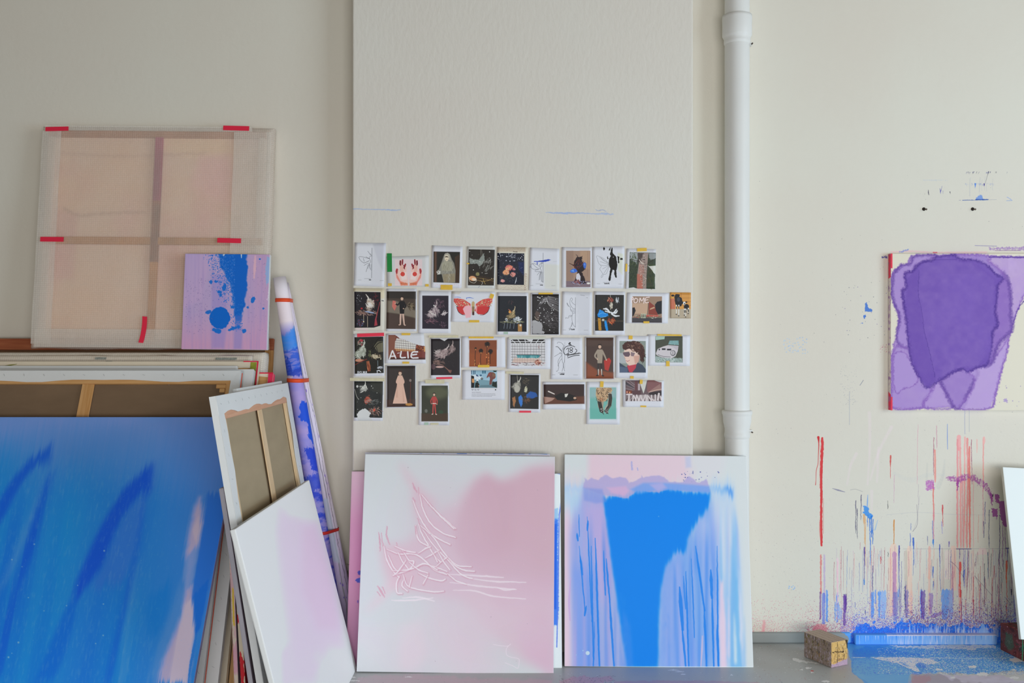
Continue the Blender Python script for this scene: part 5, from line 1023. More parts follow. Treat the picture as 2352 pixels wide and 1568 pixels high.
# right pale curtain streaks
for x, y0, x2, y1, w, c, a in ((1095, 920, 1110, 1470, 22, 'e9cddc', .95), (1140, 1030, 1145, 1400, 8, 'e6d4e4', .9), (1175, 1130, 1185, 1440, 9, 'e4e8ee', .95), (1205, 850, 1225, 1460, 7, 'e9dfe6', .9), (1160, 700, 1165, 1470, 14, '7fb6ec', .6), (1195, 900, 1205, 1470, 12, '7fbcf0', .7), (1240, 1150, 1245, 1470, 4, '7ab4ea', .7), (1215, 1300, 1222, 1470, 6, '6ab0ee', .8), (1185, 560, 1200, 900, 14, 'a9c8ec', .5)):
    pb_.line(c, [w*.3, w, w], [(x, y0), ((x+x2)/2, (y0+y1)/2), (x2, y1)], a=a, soft=6, rough=3, rs=40, st=.15, sx=4, sy=100)
# the blue body
pb_.poly('0082ea', [(345, 390), (420, 372), (500, 390), (560, 340), (640, 350), (760, 330), (860, 350), (1022, 350), (1024, 420), (970, 500), (915, 580), (880, 650), (870, 730), (800, 740), (740, 830), (712, 960), (700, 1120), (696, 1300), (694, 1470), (500, 1470), (470, 1300), (445, 1120), (425, 960), (405, 840), (385, 680), (365, 520)], a=1, soft=16, rough=5, rs=24)
pb_.poly('0082ea', [(360, 420), (1020, 380), (900, 560), (720, 800), (690, 1000), (500, 1440), (440, 1000), (380, 560)], a=.9, soft=30)
pb_.poly('4b8ae6', [(470, 1100), (520, 1200), (540, 1470), (500, 1470), (470, 1290)], a=.5, soft=26); pb_.dots(['8fa8ec', '6f9cea'], 500, (430, 1000, 540, 1470), (1, 3), lambda x, y: max(0, 1-(x-430-(y-1000)*.13)/60), a=.7)
pb_.dots(['3a8ae6', '2a86e4'], 500, (690, 780, 830, 1470), (1, 3), lambda x, y: max(0, 1-(x-700)/120), a=.7)
pb_.soften(2.5); pb_.warp(0, 1, 12, 2.2, 700, 9, blur=10)
# clouded top edge
pb_.poly('b0a6d4', [(220, 330), (230, 270), (245, 290), (270, 268), (315, 285), (330, 262), (365, 252), (410, 270), (450, 262), (490, 268), (510, 300), (540, 290), (590, 265), (588, 248), (604, 268), (650, 255), (700, 252), (735, 268), (760, 292), (850, 295), (890, 258), (920, 275), (940, 298), (980, 290), (1000, 275), (1015, 310), (1024, 360), (860, 350), (760, 340), (700, 360), (560, 350), (500, 400), (360, 380)], a=.85, soft=7, rough=6, rs=20)
pb_.poly('6fa0e8', [(520, 340), (600, 300), (740, 300), (900, 310), (1020, 320), (1024, 370), (860, 352), (700, 345), (560, 370)], a=.75, soft=24); pb_.poly('d8aed0', [(370, 330), (490, 320), (510, 350), (480, 385), (400, 365)], a=.7, soft=22); pb_.poly('c6b0dc', [(640, 310), (720, 300), (750, 330), (690, 352)], a=.6, soft=20)
pb_.poly('7f95dc', [(220, 330), (340, 340), (365, 420), (300, 430), (225, 410)], a=.6, soft=20)
pb_.soften(1)
for x, y0, x2, y1, w in ((245, 515, 275, 1180, 4), (270, 700, 285, 1470, 5), (296, 650, 322, 1470, 7), (250, 540, 246, 600, 7), (180, 620, 185, 665, 7), (192, 500, 196, 640, 3), (200, 760, 215, 880, 7), (195, 700, 232, 1120, 4), (348, 730, 360, 1010, 5), (365, 780, 388, 1060, 6), (385, 1020, 415, 1460, 7), (240, 1080, 228, 1140, 7), (932, 700, 990, 1110, 7), (985, 1080, 1002, 1460, 7), (905, 780, 925, 1280, 4), (870, 860, 888, 1460, 6), (830, 960, 850, 1230, 12), (845, 1200, 870, 1460, 7), (1028, 850, 1035, 1030, 10), (1035, 1000, 1048, 1460, 7), (1068, 700, 1075, 1460, 5), (855, 890, 868, 1100, 4), (1068, 1200, 1078, 1460, 8), (290, 1180, 288, 1420, 3)):
    pb_.line('1f7fe2', [w*.35, w, w*.9, w*.7], [(x, y0), ((2*x+x2)/3, (2*y0+y1)/3), ((x+2*x2)/3, (y0+2*y1)/3), (x2, y1)], a=.9, soft=3, rough=2, rs=30)
pb_.line('e8c0d4', [3, 5, 3], [(975, 1270), (972, 1360), (966, 1460)], a=.7, soft=5)
pb_.line('c8a8d8', [2, 6, 4], [(140, 900), (130, 1050), (136, 1170)], a=.8, soft=4); pb_.line('9aa0dc', 5, [(526, 168), (530, 215)], a=.7, soft=6, rough=4); pb_.line('9aa0dc', 3, [(563, 205), (566, 220)], a=.7); pb_.poly('b9c0e0', [(865, 135), (900, 132), (905, 200), (870, 205)], a=.6, soft=22)
pb_.ell('c3d8ee', 248, 1378, 13, 13, a=1, soft=3); pb_.ell('9fc4ee', 218, 1362, 4, 4); pb_.ell('9fc4ee', 175, 1390, 3, 3); pb_.ell('4a9aea', 698, 512, 4, 4)
pb_.dots(['8a90b8', '5a60a0'], 26, (840, 225, 1080, 300), (1.5, 4)); pb_.line('e6eef4', 4, [(96, 1464), (1290, 1468)], a=.6)
panel('canvas_painting', 'painting with broad blue block and lilac drips, leaning right of the scraped pink painting', 'painting', MP, wP, hP, .020, painted('blue_pink_painting', pb_, rough=.45, weave=.2), plain('white_edge', 'e4e8ea', .6), bev=.003)
MP2, wP2, hP2 = lean(1301, 1640, 1060, 4.249, 4.10)
panel('canvas_painting', 'dark blue edged canvas hidden in the gap behind the painting with the blue block', 'painting', MP2, wP2, hP2, .018, plain('dark_blue', '2a4fae', .5, var=.3, vscale=4))
# ---------------------------------------------------------------- purple painting hung on the wall
DS = D-.03
xa, xb_ = P(2046, 0, DS).x, P(2730, 0, DS).x; zt, zb_ = P(0, 582, DS).z, P(0, 942, DS).z
wS, hS = xb_-xa, zt-zb_
MS = frame(Vector(((xa+xb_)/2, -.03, zb_)), Vector((1, 0, .004)), Vector((0, 0, 1)))
ps = quadpic(1500, MS, wS, hS, 'e2dac8'); ps.z(1960, 360, 2.612)
L_, M_, K_ = 'b495d0', '8f68b8', '6a4a9c'
def edge_poly(p, fill, rim, a=.9, rimr=5, rough=9, rs=10, fade=22):
    ps.poly(fill, p, a=a, soft=2, rough=rough, rs=rs, st=.22, sx=40, sy=40)
    ps.line(rim, rimr, list(p)+[p[0]], a=.75, soft=fade*.5, rough=rough, rs=rs, st=.4, sx=6, sy=6); ps.line(rim, 1.6, list(p)+[p[0]], a=.8, soft=2, rough=rough, rs=rs)
outer = [(240, 690), (262, 672), (290, 650), (325, 640), (345, 600), (380, 590), (500, 588), (610, 585), (700, 588), (810, 596), (1024, 600), (1500, 600), (1500, 700), (1100, 760), (1024, 830), (960, 990), (950, 1040), (935, 1090), (918, 1180), (890, 1280), (870, 1370), (850, 1440), (820, 1505), (630, 1512), (600, 1498), (500, 1502), (330, 1512), (240, 1508), (228, 1400), (232, 1230), (240, 1140), (262, 1060), (275, 960), (250, 900), (232, 830), (230, 720)]
edge_poly(outer, 'b898d2', M_, .97)
ps.wash('cdb4dc', lambda X, Y: np.clip(fbm(X/70, Y/70, 5)-.5, 0, 1)*1.4*((X > 930) & (Y < 950) & (X < 1500) & (Y > 605)))
edge_poly([(240, 700), (290, 652), (345, 640), (360, 600), (440, 588), (500, 592), (470, 612), (420, 632), (380, 650), (350, 690), (310, 700), (320, 780), (295, 810), (320, 1000), (345, 1190), (330, 1160), (270, 1120), (262, 1060), (278, 960), (250, 890), (232, 820)], 'a688cc', K_, .85, 10)
edge_poly([(260, 1130), (340, 1160), (370, 1240), (390, 1300), (470, 1400), (430, 1470), (400, 1505), (240, 1508), (230, 1400), (232, 1200)], 'a88acc', M_, .8, 9)
edge_poly([(240, 1180), (300, 1170), (350, 1240), (385, 1310), (370, 1370), (300, 1390), (260, 1420), (240, 1350)], 'b296d2', M_, .75, 3)
edge_poly([(510, 1340), (470, 1400), (420, 1500), (600, 1505), (560, 1420)], 'b395d2', M_, .8, 7)
edge_poly([(520, 1340), (620, 1280), (740, 1280), (720, 1360), (680, 1440), (660, 1490), (600, 1498)], '9878c2', K_, .85, 12)
edge_poly([(690, 1290), (740, 1270), (850, 1200), (930, 1090), (915, 1190), (880, 1300), (850, 1430), (820, 1508), (640, 1512), (700, 1420), (730, 1340)], 'bb9fd6', M_, .8, 6)
edge_poly([(860, 740), (900, 700), (935, 760), (945, 850), (945, 960), (950, 1040), (880, 1110), (850, 1180), (830, 1240), (760, 1250), (800, 1200), (835, 1060), (860, 1000), (850, 900)], '8a66b8', K_, .9, 12)
edge_poly([(590, 586), (805, 592), (810, 630), (860, 660), (905, 720), (860, 740), (720, 640), (620, 620)], '9a7cc6', M_, .85, 8)
edge_poly([(500, 600), (600, 588), (640, 612), (740, 622), (800, 650), (850, 700), (900, 730), (868, 770), (860, 860), (848, 930), (865, 1010), (838, 1040), (830, 1140), (800, 1245), (740, 1262), (690, 1290), (650, 1272), (580, 1300), (510, 1345), (440, 1385), (400, 1330), (350, 1230), (330, 1100), (318, 960), (295, 815), (320, 780), (312, 705), (350, 690), (385, 655), (420, 630), (470, 625)], '7354ae', '553a90', .97, 7)
ps.poly('6a4aa6', [(390, 660), (385, 800), (420, 1000), (450, 1150), (480, 1280), (500, 1340), (440, 1380), (360, 1240), (310, 900), (330, 720)], a=.35, soft=8, rough=8); ps.line('523a90', 2, [(395, 680), (390, 820), (410, 920), (425, 1040), (450, 1140), (475, 1250), (490, 1320)], a=.5, rough=5, rs=12)
ps.wash('8566be', lambda X, Y: np.clip(fbm(X/160, Y/200, 9)-.45, 0, 1)*.9*((X > 420) & (X < 830) & (Y > 700) & (Y < 1240)))
ps.line('523a90', 2, [(415, 625), (500, 618), (620, 616)], a=.5); ps.line('5a3c96', 5, [(815, 600), (1024, 602), (1500, 600)], a=.7, rough=4, rs=12); ps.line('5a3c96', 3, [(1028, 860), (990, 910), (960, 990)], a=.8, rough=8)
ps.ell('a890c8', 915, 1460, 13, 11, a=.8, rough=10, rs=6); ps.dots(['9a86b8'], 8, (850, 1360, 1020, 1500), (2, 4), a=.7)
pS = painted('purple_painting', ps, gain=.88, rough=.6, weave=.15)
pe = Pic(40, [(0, 0), (40, 0), (40, 1000), (0, 1000)], bg='d8ccc8', h=700); pe.poly('e0405a', [(0, 0), (40, 0), (40, 160), (0, 150)], a=1); pe.poly('dc3c5c', [(0, 900), (40, 880), (40, 1000), (0, 1000)], a=1); pe.wash('9a6aa8', lambda X, Y: np.clip(fbm(X/30, Y/20, 3)-.5, 0, 1)*3)
pEd = painted('purple_painting_side', pe, rough=.5, weave=0)
b = box(-wS/2, 0, 0, wS/2, .029, hS, .002, 2); uv = b.loops.layers.uv.new('UVMap'); b.normal_update()
for f in b.faces:
    sd = f.normal.x < -.5
    f.material_index = 1 if sd else 0
    for l in f.loops: c = l.vert.co; l[uv].uv = (c.y/.029, c.z/hS) if sd else (min(.999, max(.001, c.x/wS+.5)), min(.998, max(.002, c.z/hS)))
o = link('wall_painting', tomesh(b), [pS, pEd]); o.matrix_world = MS; tag(o, 'purple stained painting on cream ground hanging on the splattered wall', 'painting')
# red pigment strip on the front-left edge
for z_, h_ in ((hS-.035, .07), (.032, .064)):
    t_ = link('tape', tomesh(box(-.0035, -.001, -h_/2, .0035, 0, h_/2)), RED_TAPE, o); t_.location = (-wS/2+.004, -.0005, z_)

# ---------------------------------------------------------------- wooden blocks on the floor
def block(name, label, corners, hgt, mats, yaw):
    pass
def blockmesh(L_, W_, Hh):
    b = box(0, 0, 0, L_, W_, Hh, .003, 2); uv = b.loops.layers.uv.new('UVMap'); b.normal_update()
    for f in b.faces:
        n = f.normal
        for l in f.loops:
            c = l.vert.co
            if abs(n.z) > .6: l[uv].uv = (c.x/L_, .67+.32*c.y/W_)
            elif abs(n.x) > .6: l[uv].uv = (c.y/W_*.48, .01+.31*c.z/Hh)
            else: l[uv].uv = (c.x/L_, .34+.31*c.z/Hh)
    return b
# block 1: near corner at (1909,1534); long side runs back-left to (1847,1510), end face to (1956,1530)
nc = P(1909.5, 1534, 3041/750); lc = P(1846.5, 1507, 3041/723.5); rc = P(1955.5, 1528, 3041/746)
U = (lc-nc); Lb = U.length; U.normalize(); Wb = .098; Hb = .112
xax = -U; zax = Vector((0, 0, 1)); yax = zax.cross(xax)
M1 = Matrix.Identity(4)
for i in range(3): M1[i][0] = xax[i]; M1[i][1] = yax[i]; M1[i][2] = zax[i]; M1[i][3] = lc[i]
pk = Pic(360, [(0, 0), (300, 0), (300, 300), (0, 300)], bg='9a8a80', h=360)
pk.rnd = random.Random(8)
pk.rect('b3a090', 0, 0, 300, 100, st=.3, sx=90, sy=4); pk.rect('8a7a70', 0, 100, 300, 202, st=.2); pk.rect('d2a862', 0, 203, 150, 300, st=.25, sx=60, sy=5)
for y in (12, 30, 55, 80): pk.line('6a5648', .8, [(0, y), (300, y+pk.rnd.uniform(-4, 4))], a=.7, rough=2)
for i in range(300):
    x, y = pk.rnd.uniform(0, 300), pk.rnd.uniform(102, 200); pk.ell(pk.rnd.choice(['3f3a34', '2f2c28', 'a596a4', '6a5a44', 'b8a8b8', '6f6a3a', '8a6a3c', 'c9bfcc', '4a3f30', 'b0a0b0']), x, y, pk.rnd.uniform(1, 8), pk.rnd.uniform(1, 6), a=.55, rough=6, rs=5)
for i in range(26): pk.line(pk.rnd.choice(['2f2420', '5a3c50', '8a5a30']), .9, [(pk.rnd.uniform(0, 150), pk.rnd.uniform(205, 298)), (pk.rnd.uniform(0, 150), pk.rnd.uniform(205, 298))], a=.35, rough=6, rs=8)
pk.line('2a1c18', 1.6, [(10, 240), (60, 243), (110, 246)], a=.9, rough=5, rs=8); pk.line('2a1c18', 1.6, [(52, 210), (56, 250), (52, 290)], a=.9, rough=5, rs=8); pk.line('2a1c18', 1.6, [(100, 230), (112, 262), (104, 280)], a=.9, rough=4)
pk.poly('a88fae', [(0, 285), (60, 280), (150, 276), (150, 300), (0, 300)], a=.85, rough=6); pk.poly('2a2320', [(120, 204), (150, 204), (150, 250), (136, 230), (130, 215)], a=.85, rough=5); pk.dots(['f0eef0', 'd8d0dc', '24201e'], 240, (0, 0, 300, 300), (.4, 1.6), a=.8)
o = link('wooden_block', tomesh(blockmesh(Lb, Wb, Hb)), painted('block_paint', pk, rough=.65, weave=.3)); o.matrix_world = M1
tag(o, 'paint-crusted wooden block with ochre end grain lying on the grey floor', 'block')
# block 2: dark red, under the leaning canvas
c2 = P(2297.5, 1491, 3041/707); f2 = P(2390, 1538, 3041/754); U = f2-c2; L2b = U.length; U.normalize(); yax = zax.cross(U)
M2 = Matrix.Identity(4)
for i in range(3): M2[i][0] = U[i]; M2[i][1] = yax[i]; M2[i][2] = zax[i]; M2[i][3] = c2[i]
pr2 = Pic(360, [(0, 0), (300, 0), (300, 300), (0, 300)], bg='6a3a38', h=360); pr2.rnd = random.Random(4)
for i in range(170):
    x, y = pr2.rnd.uniform(0, 300), pr2.rnd.uniform(0, 300); pr2.ell(pr2.rnd.choice(['4a2a2c', '7a3a3c', '8a4a48', '3a2c2c', '5a4440', '2f4a40', '9a5a60', '6a2a2c']), x, y, pr2.rnd.uniform(5, 22), pr2.rnd.uniform(2, 10), a=.6, rough=6, rs=8)
pr2.poly('3f7a5c', [(40, 130), (90, 125), (110, 170), (60, 190), (35, 170)], a=.55, soft=12, rough=8); pr2.line('4aa06c', [3, 5, 3], [(170, 110), (172, 150), (168, 195)], a=.9, rough=3); pr2.dots(['e8b0b8', 'f2e4e6', 'd8707c'], 130, (40, 0, 300, 110), (.5, 2.6), a=.8); pr2.dots(['c8b8c0'], 120, (0, 110, 300, 200), (.3, 1.4), a=.7)
o = link('wooden_block', tomesh(blockmesh(L2b, .13, .125)), painted('block_red_paint', pr2, rough=.6, weave=.3)); o.matrix_world = M2
tag(o, 'dark red and green stained wooden block propping up the white canvas', 'block')
# white canvas standing on it, turned sideways
tl = P(2303, 1072, 4.28); 
zQ = .1285; 
bl = P(2352, 1441, 4.02)
x_t = tl.x; ftq = Vector((P(2345, 1440, 4.05).x, 4.05-D, zQ))
Uq = Vector((1, -.02, 0)); Vq = (tl-ftq); Vq = Vq
MQ = frame(ftq, Vector((1.0, -.03, -.09)).normalized(), Vq); wQ, hQ = .62, Vq.length
MQ = MQ @ Matrix.Translation((wQ/2, 0, 0))
pq_ = quadpic(200, MQ, wQ, hQ, 'dfe6e9')
panel('blank_canvas', 'white canvas propped on the dark red block, cut by the right edge of the view', 'canvas', MQ, wQ, hQ, .02, painted('white_face', pq_, rough=.55, weave=.2), plain('yellowish_side', 'd9dccb', .6, var=.08), bev=.003)
# ---------------------------------------------------------------- prints and sketches taped to the pillar
FA, FB, FC_, FD = (800, 550, 5.88), (1200, 550, 5.88), (800, 760, 5.88), (1200, 760, 5.88)
YT = plain('yellow_tape', 'ecc044', .55, var=.1, vscale=60); MT = plain('masking_tape', 'dcd4b4', .65, var=.1, vscale=60); GT = plain('green_tape', '0f8a3a', .5); PGT = plain('pale_green_tape', 'b2ccb8', .6)
RT2 = RED_TAPE; KB = '2b2728'
_n = [0]
def sheet(label, fr, q, draw, tapes=(), bg='dcdde4', grp='prints and sketches taped to the pillar', lift=.003, curl=.003, cat='print', name='taped_print', res=330):
    _n[0] += 1; sd = _n[0]; Rr = random.Random(sd)
    qq = [(fr[0]+x/fr[2], fr[1]+y/fr[2]) for x, y in q]
    p = Pic(res if qq[1][0]-qq[0][0] < 85 else int(res*1.3), qq, bg=bg); p.z(*fr); p.rnd = random.Random(sd*7)
    draw(p)
    d = DP-lift; cs = [P(x, y, d) for x, y in qq]; base = (cs[2]+cs[3])/2
    b = bmesh.new(); uv = b.loops.layers.uv.new('UVMap'); n = 10; g_ = []
    lifts = [Rr.uniform(.2, 1)*curl for _ in range(4)]
    for j in range(n+1):
        row = []
        for i in range(n+1):
            u, v = i/n, j/n; pnt = (cs[0]*(1-u)+cs[1]*u)*(1-v)+(cs[3]*(1-u)+cs[2]*u)*v
            c = lifts[0]*max(0, 1-u-v-.2)**1.5*2+lifts[1]*max(0, u-v-.2)**1.5*2+lifts[2]*max(0, u+v-1.2)**1.5*3+lifts[3]*max(0, v-u-.2)**1.5*3
            w_ = (fbm(np.array([u*3.]), np.array([v*3.]), sd)[0]-.5)*.0016
            row.append((b.verts.new(pnt-base+Vector((0, -c+w_, 0))), (u, 1-v)))
        g_.append(row)
    for j in range(n):
        for i in range(n):
            vs = (g_[j+1][i], g_[j+1][i+1], g_[j][i+1], g_[j][i]); f = b.faces.new([k_[0] for k_ in vs])
            for l, k_ in zip(f.loops, vs): l[uv].uv = k_[1]
    b.normal_update()
    o = link(name, tomesh(b, smooth=True), painted('print_%d' % sd, p, gain=PG, rough=.5, weave=0, spec=.25)); o.location = base
    s_ = o.modifiers.new('thick', 'SOLIDIFY'); s_.thickness = .0005; s_.offset = -1
    tag(o, label, cat, None)
    for t in tapes:
        x, y, w_, h_, rot, m = t; px, py = fr[0]+x/fr[2], fr[1]+y/fr[2]; c = P(px, py, d)-base
        k_ = d/F/fr[2]; tb = box(-w_*k_/2, -.0003, -h_*k_/2, w_*k_/2, .0004, h_*k_/2)
        t_ = link('tape', tomesh(tb), m, o); t_.location = (c.x, -.0042, c.z); t_.rotation_euler = (0, math.radians(rot), 0)
    return o
PG = .9
def frame_pic(p, q, col): p.poly(col, q, soft=3)
def clip_strokes(p, box_, cols, n, c, rad, ang, **k):
    x0, y0, x1, y1 = box_; p.strokes(cols, n, c, (min(rad[0], c[0]-x0-8 if c[0]-x0 > 10 else rad[0], x1-c[0]-8 if x1-c[0] > 10 else rad[0]), rad[1]), ang, **k)
def caption(p, word, xr, y, h=14, r=2):
    w_ = len(word)*h*.62; p.text('222', word, xr-w_, y, h, r) if 0 else p.text('26262a', word, xr-w_, y, h, r)
    p.line('55555c', 1.6, [(xr-92, y-20), (xr, y-20)], a=.8, st=.5, sx=5, sy=3)
# 1 bee
def d1(p):
    p.poly('c9cad4', [(330, 60), (505, 40), (490, 480), (400, 300)], a=.6, soft=26); p.poly('e4e5ec', [(100, 60), (330, 60), (300, 600), (90, 610)], a=.4, soft=40)
    K = '4c4c54'; p.line(K, 2, [(320, 115), (312, 520)])
    for q in ([(318, 225), (290, 232), (284, 262), (300, 300), (285, 330), (282, 370), (300, 410), (316, 415)], [(285, 265), (200, 240), (145, 238), (160, 280), (210, 318), (280, 290)], [(280, 292), (230, 315), (205, 320)], [(200, 255), (215, 300)], [(284, 262), (240, 240), (236, 235)], [(300, 215), (276, 180), (262, 160)], [(310, 215), (295, 195)], [(285, 325), (250, 330), (210, 355)], [(285, 340), (262, 352), (250, 400), (238, 440)], [(285, 345), (272, 360), (262, 400)], [(284, 350), (316, 350)], [(286, 372), (316, 372)], [(290, 392), (316, 392)]): p.line(K, 1.7, q)
    caption(p, 'bee', 306, 550); p.line('666', 1.4, [(135, 548), (175, 548)], a=.7) if 0 else p.line('66666c', 1.6, [(135, 548), (175, 548)], a=.7); p.line('66666c', 1.6, [(428, 558), (476, 558)], a=.7)
sheet('line drawing of half a bee on white paper, top left sheet', FA, [(90, 40), (512, 48), (484, 640), (76, 622)], d1)
# 2 hands
def d2(p):
    p.rect('e6d2d4', 628, 268, 996, 622); R = p.rnd
    for s_ in (1, -1):
        f = lambda x: 812+s_*(x-812)
        P_ = lambda l: [(f(x), y) for x, y in l]
        skin = 'eab8a8'; p.poly('efc9bf', P_([(640, 400), (665, 395), (690, 420), (690, 300), (715, 270), (740, 290), (735, 380), (770, 330), (785, 380), (780, 440), (800, 540), (800, 620), (700, 618), (690, 570), (640, 510)]), soft=6)
        p.line(skin, [6, 10, 12], P_([(700, 290), (702, 360), (712, 430)])); p.line(skin, [6, 10, 12], P_([(727, 280), (725, 350), (730, 430)]))
        p.line('7a2530', [11, 12, 9], P_([(700, 292), (698, 330), (702, 345)])); p.line('8a2a34', [9, 11, 8], P_([(730, 275), (727, 310), (726, 335)])); p.line('9c3038', [10, 12, 9], P_([(768, 335), (758, 360), (748, 385)])); p.line('b03a40', [13, 15, 10], P_([(655, 405), (650, 430), (652, 455)])); p.line('8a2a34', [7, 5], P_([(745, 350), (758, 400)]))
        p.poly('e0533f', P_([(640, 460), (650, 460), (700, 560), (790, 600), (800, 618), (705, 618), (690, 580), (650, 520)]), a=.5, soft=14); p.poly('f4e4e2', P_([(690, 440), (780, 440), (790, 540), (720, 550)]), a=.7, soft=14); p.ell('d8473f', f(730), 468, 30, 30, soft=4)
        p.poly('e07a4a', P_([(700, 575), (800, 585), (800, 620), (705, 618)]), a=.8, soft=5, rough=10, rs=8, st=.6, sx=6, sy=6); p.line('a03a20', 2, P_([(706, 590), (740, 600), (790, 592)]), a=.7, rough=8, rs=6)
sheet('print of two red-fingered open hands with a green tape strip', FA, [(515, 232), (1090, 215), (1085, 635), (520, 640)], d2, [(558, 312, 66, 250, -1, GT), (563, 610, 52, 38, 0, YT), (1064, 618, 46, 34, 0, YT)], bg='d4d4d4', curl=.002)
# 3 veiled woman
def d3(p):
    p.poly('2c2a26', [(1152, 162), (1510, 168), (1500, 588), (1150, 578)]); p.rect('6b4c3c', 1165, 165, 1195, 575, soft=4); p.rect('3c2c24', 1182, 168, 1190, 572); p.poly('5a3a28', [(1440, 240), (1500, 200), (1498, 585), (1450, 585)], a=.8, soft=10, st=.6, sx=8, sy=200)
    p.poly('8d8a80', [(1190, 440), (1225, 400), (1260, 310), (1290, 220), (1310, 185), (1345, 178), (1375, 200), (1400, 270), (1430, 320), (1450, 420), (1445, 580), (1290, 583), (1262, 470), (1215, 470)], soft=6); p.poly('aaa590', [(1260, 330), (1300, 290), (1400, 300), (1420, 380), (1400, 430), (1262, 420)], soft=14, a=.9); p.poly('9a8a6c', [(1275, 470), (1440, 460), (1445, 580), (1290, 583)], soft=14, st=.4, sx=14, sy=90)
    p.ell('e6d6bc', 1331, 248, 28, 46, soft=5); p.line('17130f', [5, 7, 4], [(1312, 236), (1330, 232), (1350, 238)]); p.line('6a4a38', 2, [(1322, 272), (1340, 272)]); p.poly('b7b2a2', [(1300, 200), (1345, 182), (1370, 205), (1385, 290), (1362, 270), (1355, 215), (1310, 215), (1303, 290), (1290, 300)], soft=6, a=.85)
    p.strokes(['c9c6b8', '8a8674', 'b4ae98', '75705e'], 120, (1350, 420), (80, 130), 85, ln=(14, 50), r=(1.5, 4), a=.5); p.poly('cfcfc8', [(1190, 430), (1215, 420), (1250, 430), (1240, 470), (1205, 475)], soft=6)
    p.line('5a3c30', 3, [(1195, 430), (1220, 440), (1205, 460)], a=.8)
    for i in range(14): p.line('e4a8b4', 2, [(1170+i*26, 600+p.rnd.uniform(0, 30)), (1185+i*26, 600+p.rnd.uniform(0, 30))], a=.7)
sheet('portrait print of a pale veiled woman standing against the dark', FA, [(1132, 78), (1545, 92), (1530, 655), (1122, 650)], d3, [(1328, 645, 160, 66, 1, YT)])
# still-life helper
def dark(p, q, base, seed, glints=40, gcol=('9a9a98', '6a6a66', '4a4640')):
    p.poly(base, q); xs = [a for a, _ in q]; ys = [b for _, b in q]; p.inner = (min(xs)+6, min(ys)+6, max(xs)-6, max(ys)-6)
    p.strokes(list(gcol), glints, ((min(xs)+max(xs))/2, (min(ys)+max(ys))/2), ((max(xs)-min(xs))*.4, (max(ys)-min(ys))*.42), 30, ln=(4, 22), r=(1, 3), spread=160, a=.5)
def bird(p, cx, cy, s, ang, cols, n=70):
    a = math.radians(ang); ux, uy = math.cos(a), math.sin(a)
    p.ell(cols[0], cx, cy, 60*s, 34*s, ang, a=.85, soft=10*s, rough=14*s, rs=16*s)
    p.strokes(cols, n, (cx, cy), (56*s, 46*s), ang, ln=(12*s, 46*s), r=(1.5*s+.6, 4*s+.6), spread=35, a=.8)
    p.strokes(cols, n//2, (cx+ux*40*s-uy*30*s, cy+uy*40*s+ux*30*s), (30*s, 40*s), ang+60, ln=(20*s, 60*s), r=(1.5*s+.5, 4*s+.5), spread=25, a=.85)
    p.line(cols[1], [10*s, 7*s, 4*s], [(cx-ux*50*s, cy-uy*50*s), (cx-ux*90*s+uy*8*s, cy-uy*90*s), (cx-ux*120*s, cy-uy*120*s)], a=.9, rough=6*s, rs=10)
# 4
def d4(p):
    dark(p, [(1625, 130), (1978, 136), (1965, 620), (1616, 616)], '2e2823', 4, 70, ('6a6048', '4a4034', '8a7a50'))
    p.poly('8d938c', [(1635, 240), (1690, 265), (1760, 270), (1830, 180), (1842, 270), (1810, 330), (1770, 360), (1740, 320), (1640, 322)], soft=6, rough=8, rs=16); p.strokes(['c4c8c0', 'a8ada4', '6f7570'], 50, (1740, 300), (90, 30), -30, ln=(10, 36), r=(1.5, 4), spread=40, a=.8); p.line('8a8478', 2.5, [(1785, 135), (1790, 200), (1800, 240)]); p.line('8a8478', 2, [(1800, 135), (1812, 220)])
    p.strokes(['8a8a84', '4a443c', 'b4b4ae', '1c1814'], 70, (1870, 360), (60, 80), -55, ln=(20, 70), r=(1.5, 5), spread=30, a=.75)
    p.poly('413021', [(1625, 460), (1700, 470), (1960, 520), (1962, 600), (1625, 606)], a=.6, soft=12); p.ell('e8a878', 1680, 522, 50, 34, 12, soft=5); p.ell('f0e4d0', 1700, 535, 34, 20, 12, a=.8, soft=4); p.line('ddd6c8', 3, [(1630, 505), (1640, 560), (1700, 585), (1735, 550)], a=.8)
    p.ell('8a8458', 1745, 462, 26, 26, soft=6, rough=5); p.line('9a7c4c', [3, 5, 5, 3], [(1740, 545), (1820, 560), (1900, 545), (1965, 520)], rough=6, rs=12); p.line('7a6440', [3, 5, 3], [(1730, 510), (1850, 530), (1960, 560)], rough=6); p.line('b49a5a', 3, [(1820, 520), (1830, 560), (1850, 600)])
    p.dots(['f0f0e8'], 9, (1640, 150, 1950, 600), (3, 7)); p.line('e8e4dc', 2, [(1800, 565), (1812, 580), (1800, 610)]); p.line('e8e4dc', 2, [(1845, 455), (1880, 450)]); p.line('777', 2, [(1755, 645), (1775, 628)]) if 0 else p.line('77777a', 2, [(1755, 645), (1775, 628)])
sheet('dark still life print with a hanging pale bird and an orange plate', FA, [(1605, 92), (1982, 92), (1978, 660), (1588, 655)], d4, [(1618, 325, 36, 18, 0, YT)], bg='d8d8d4')
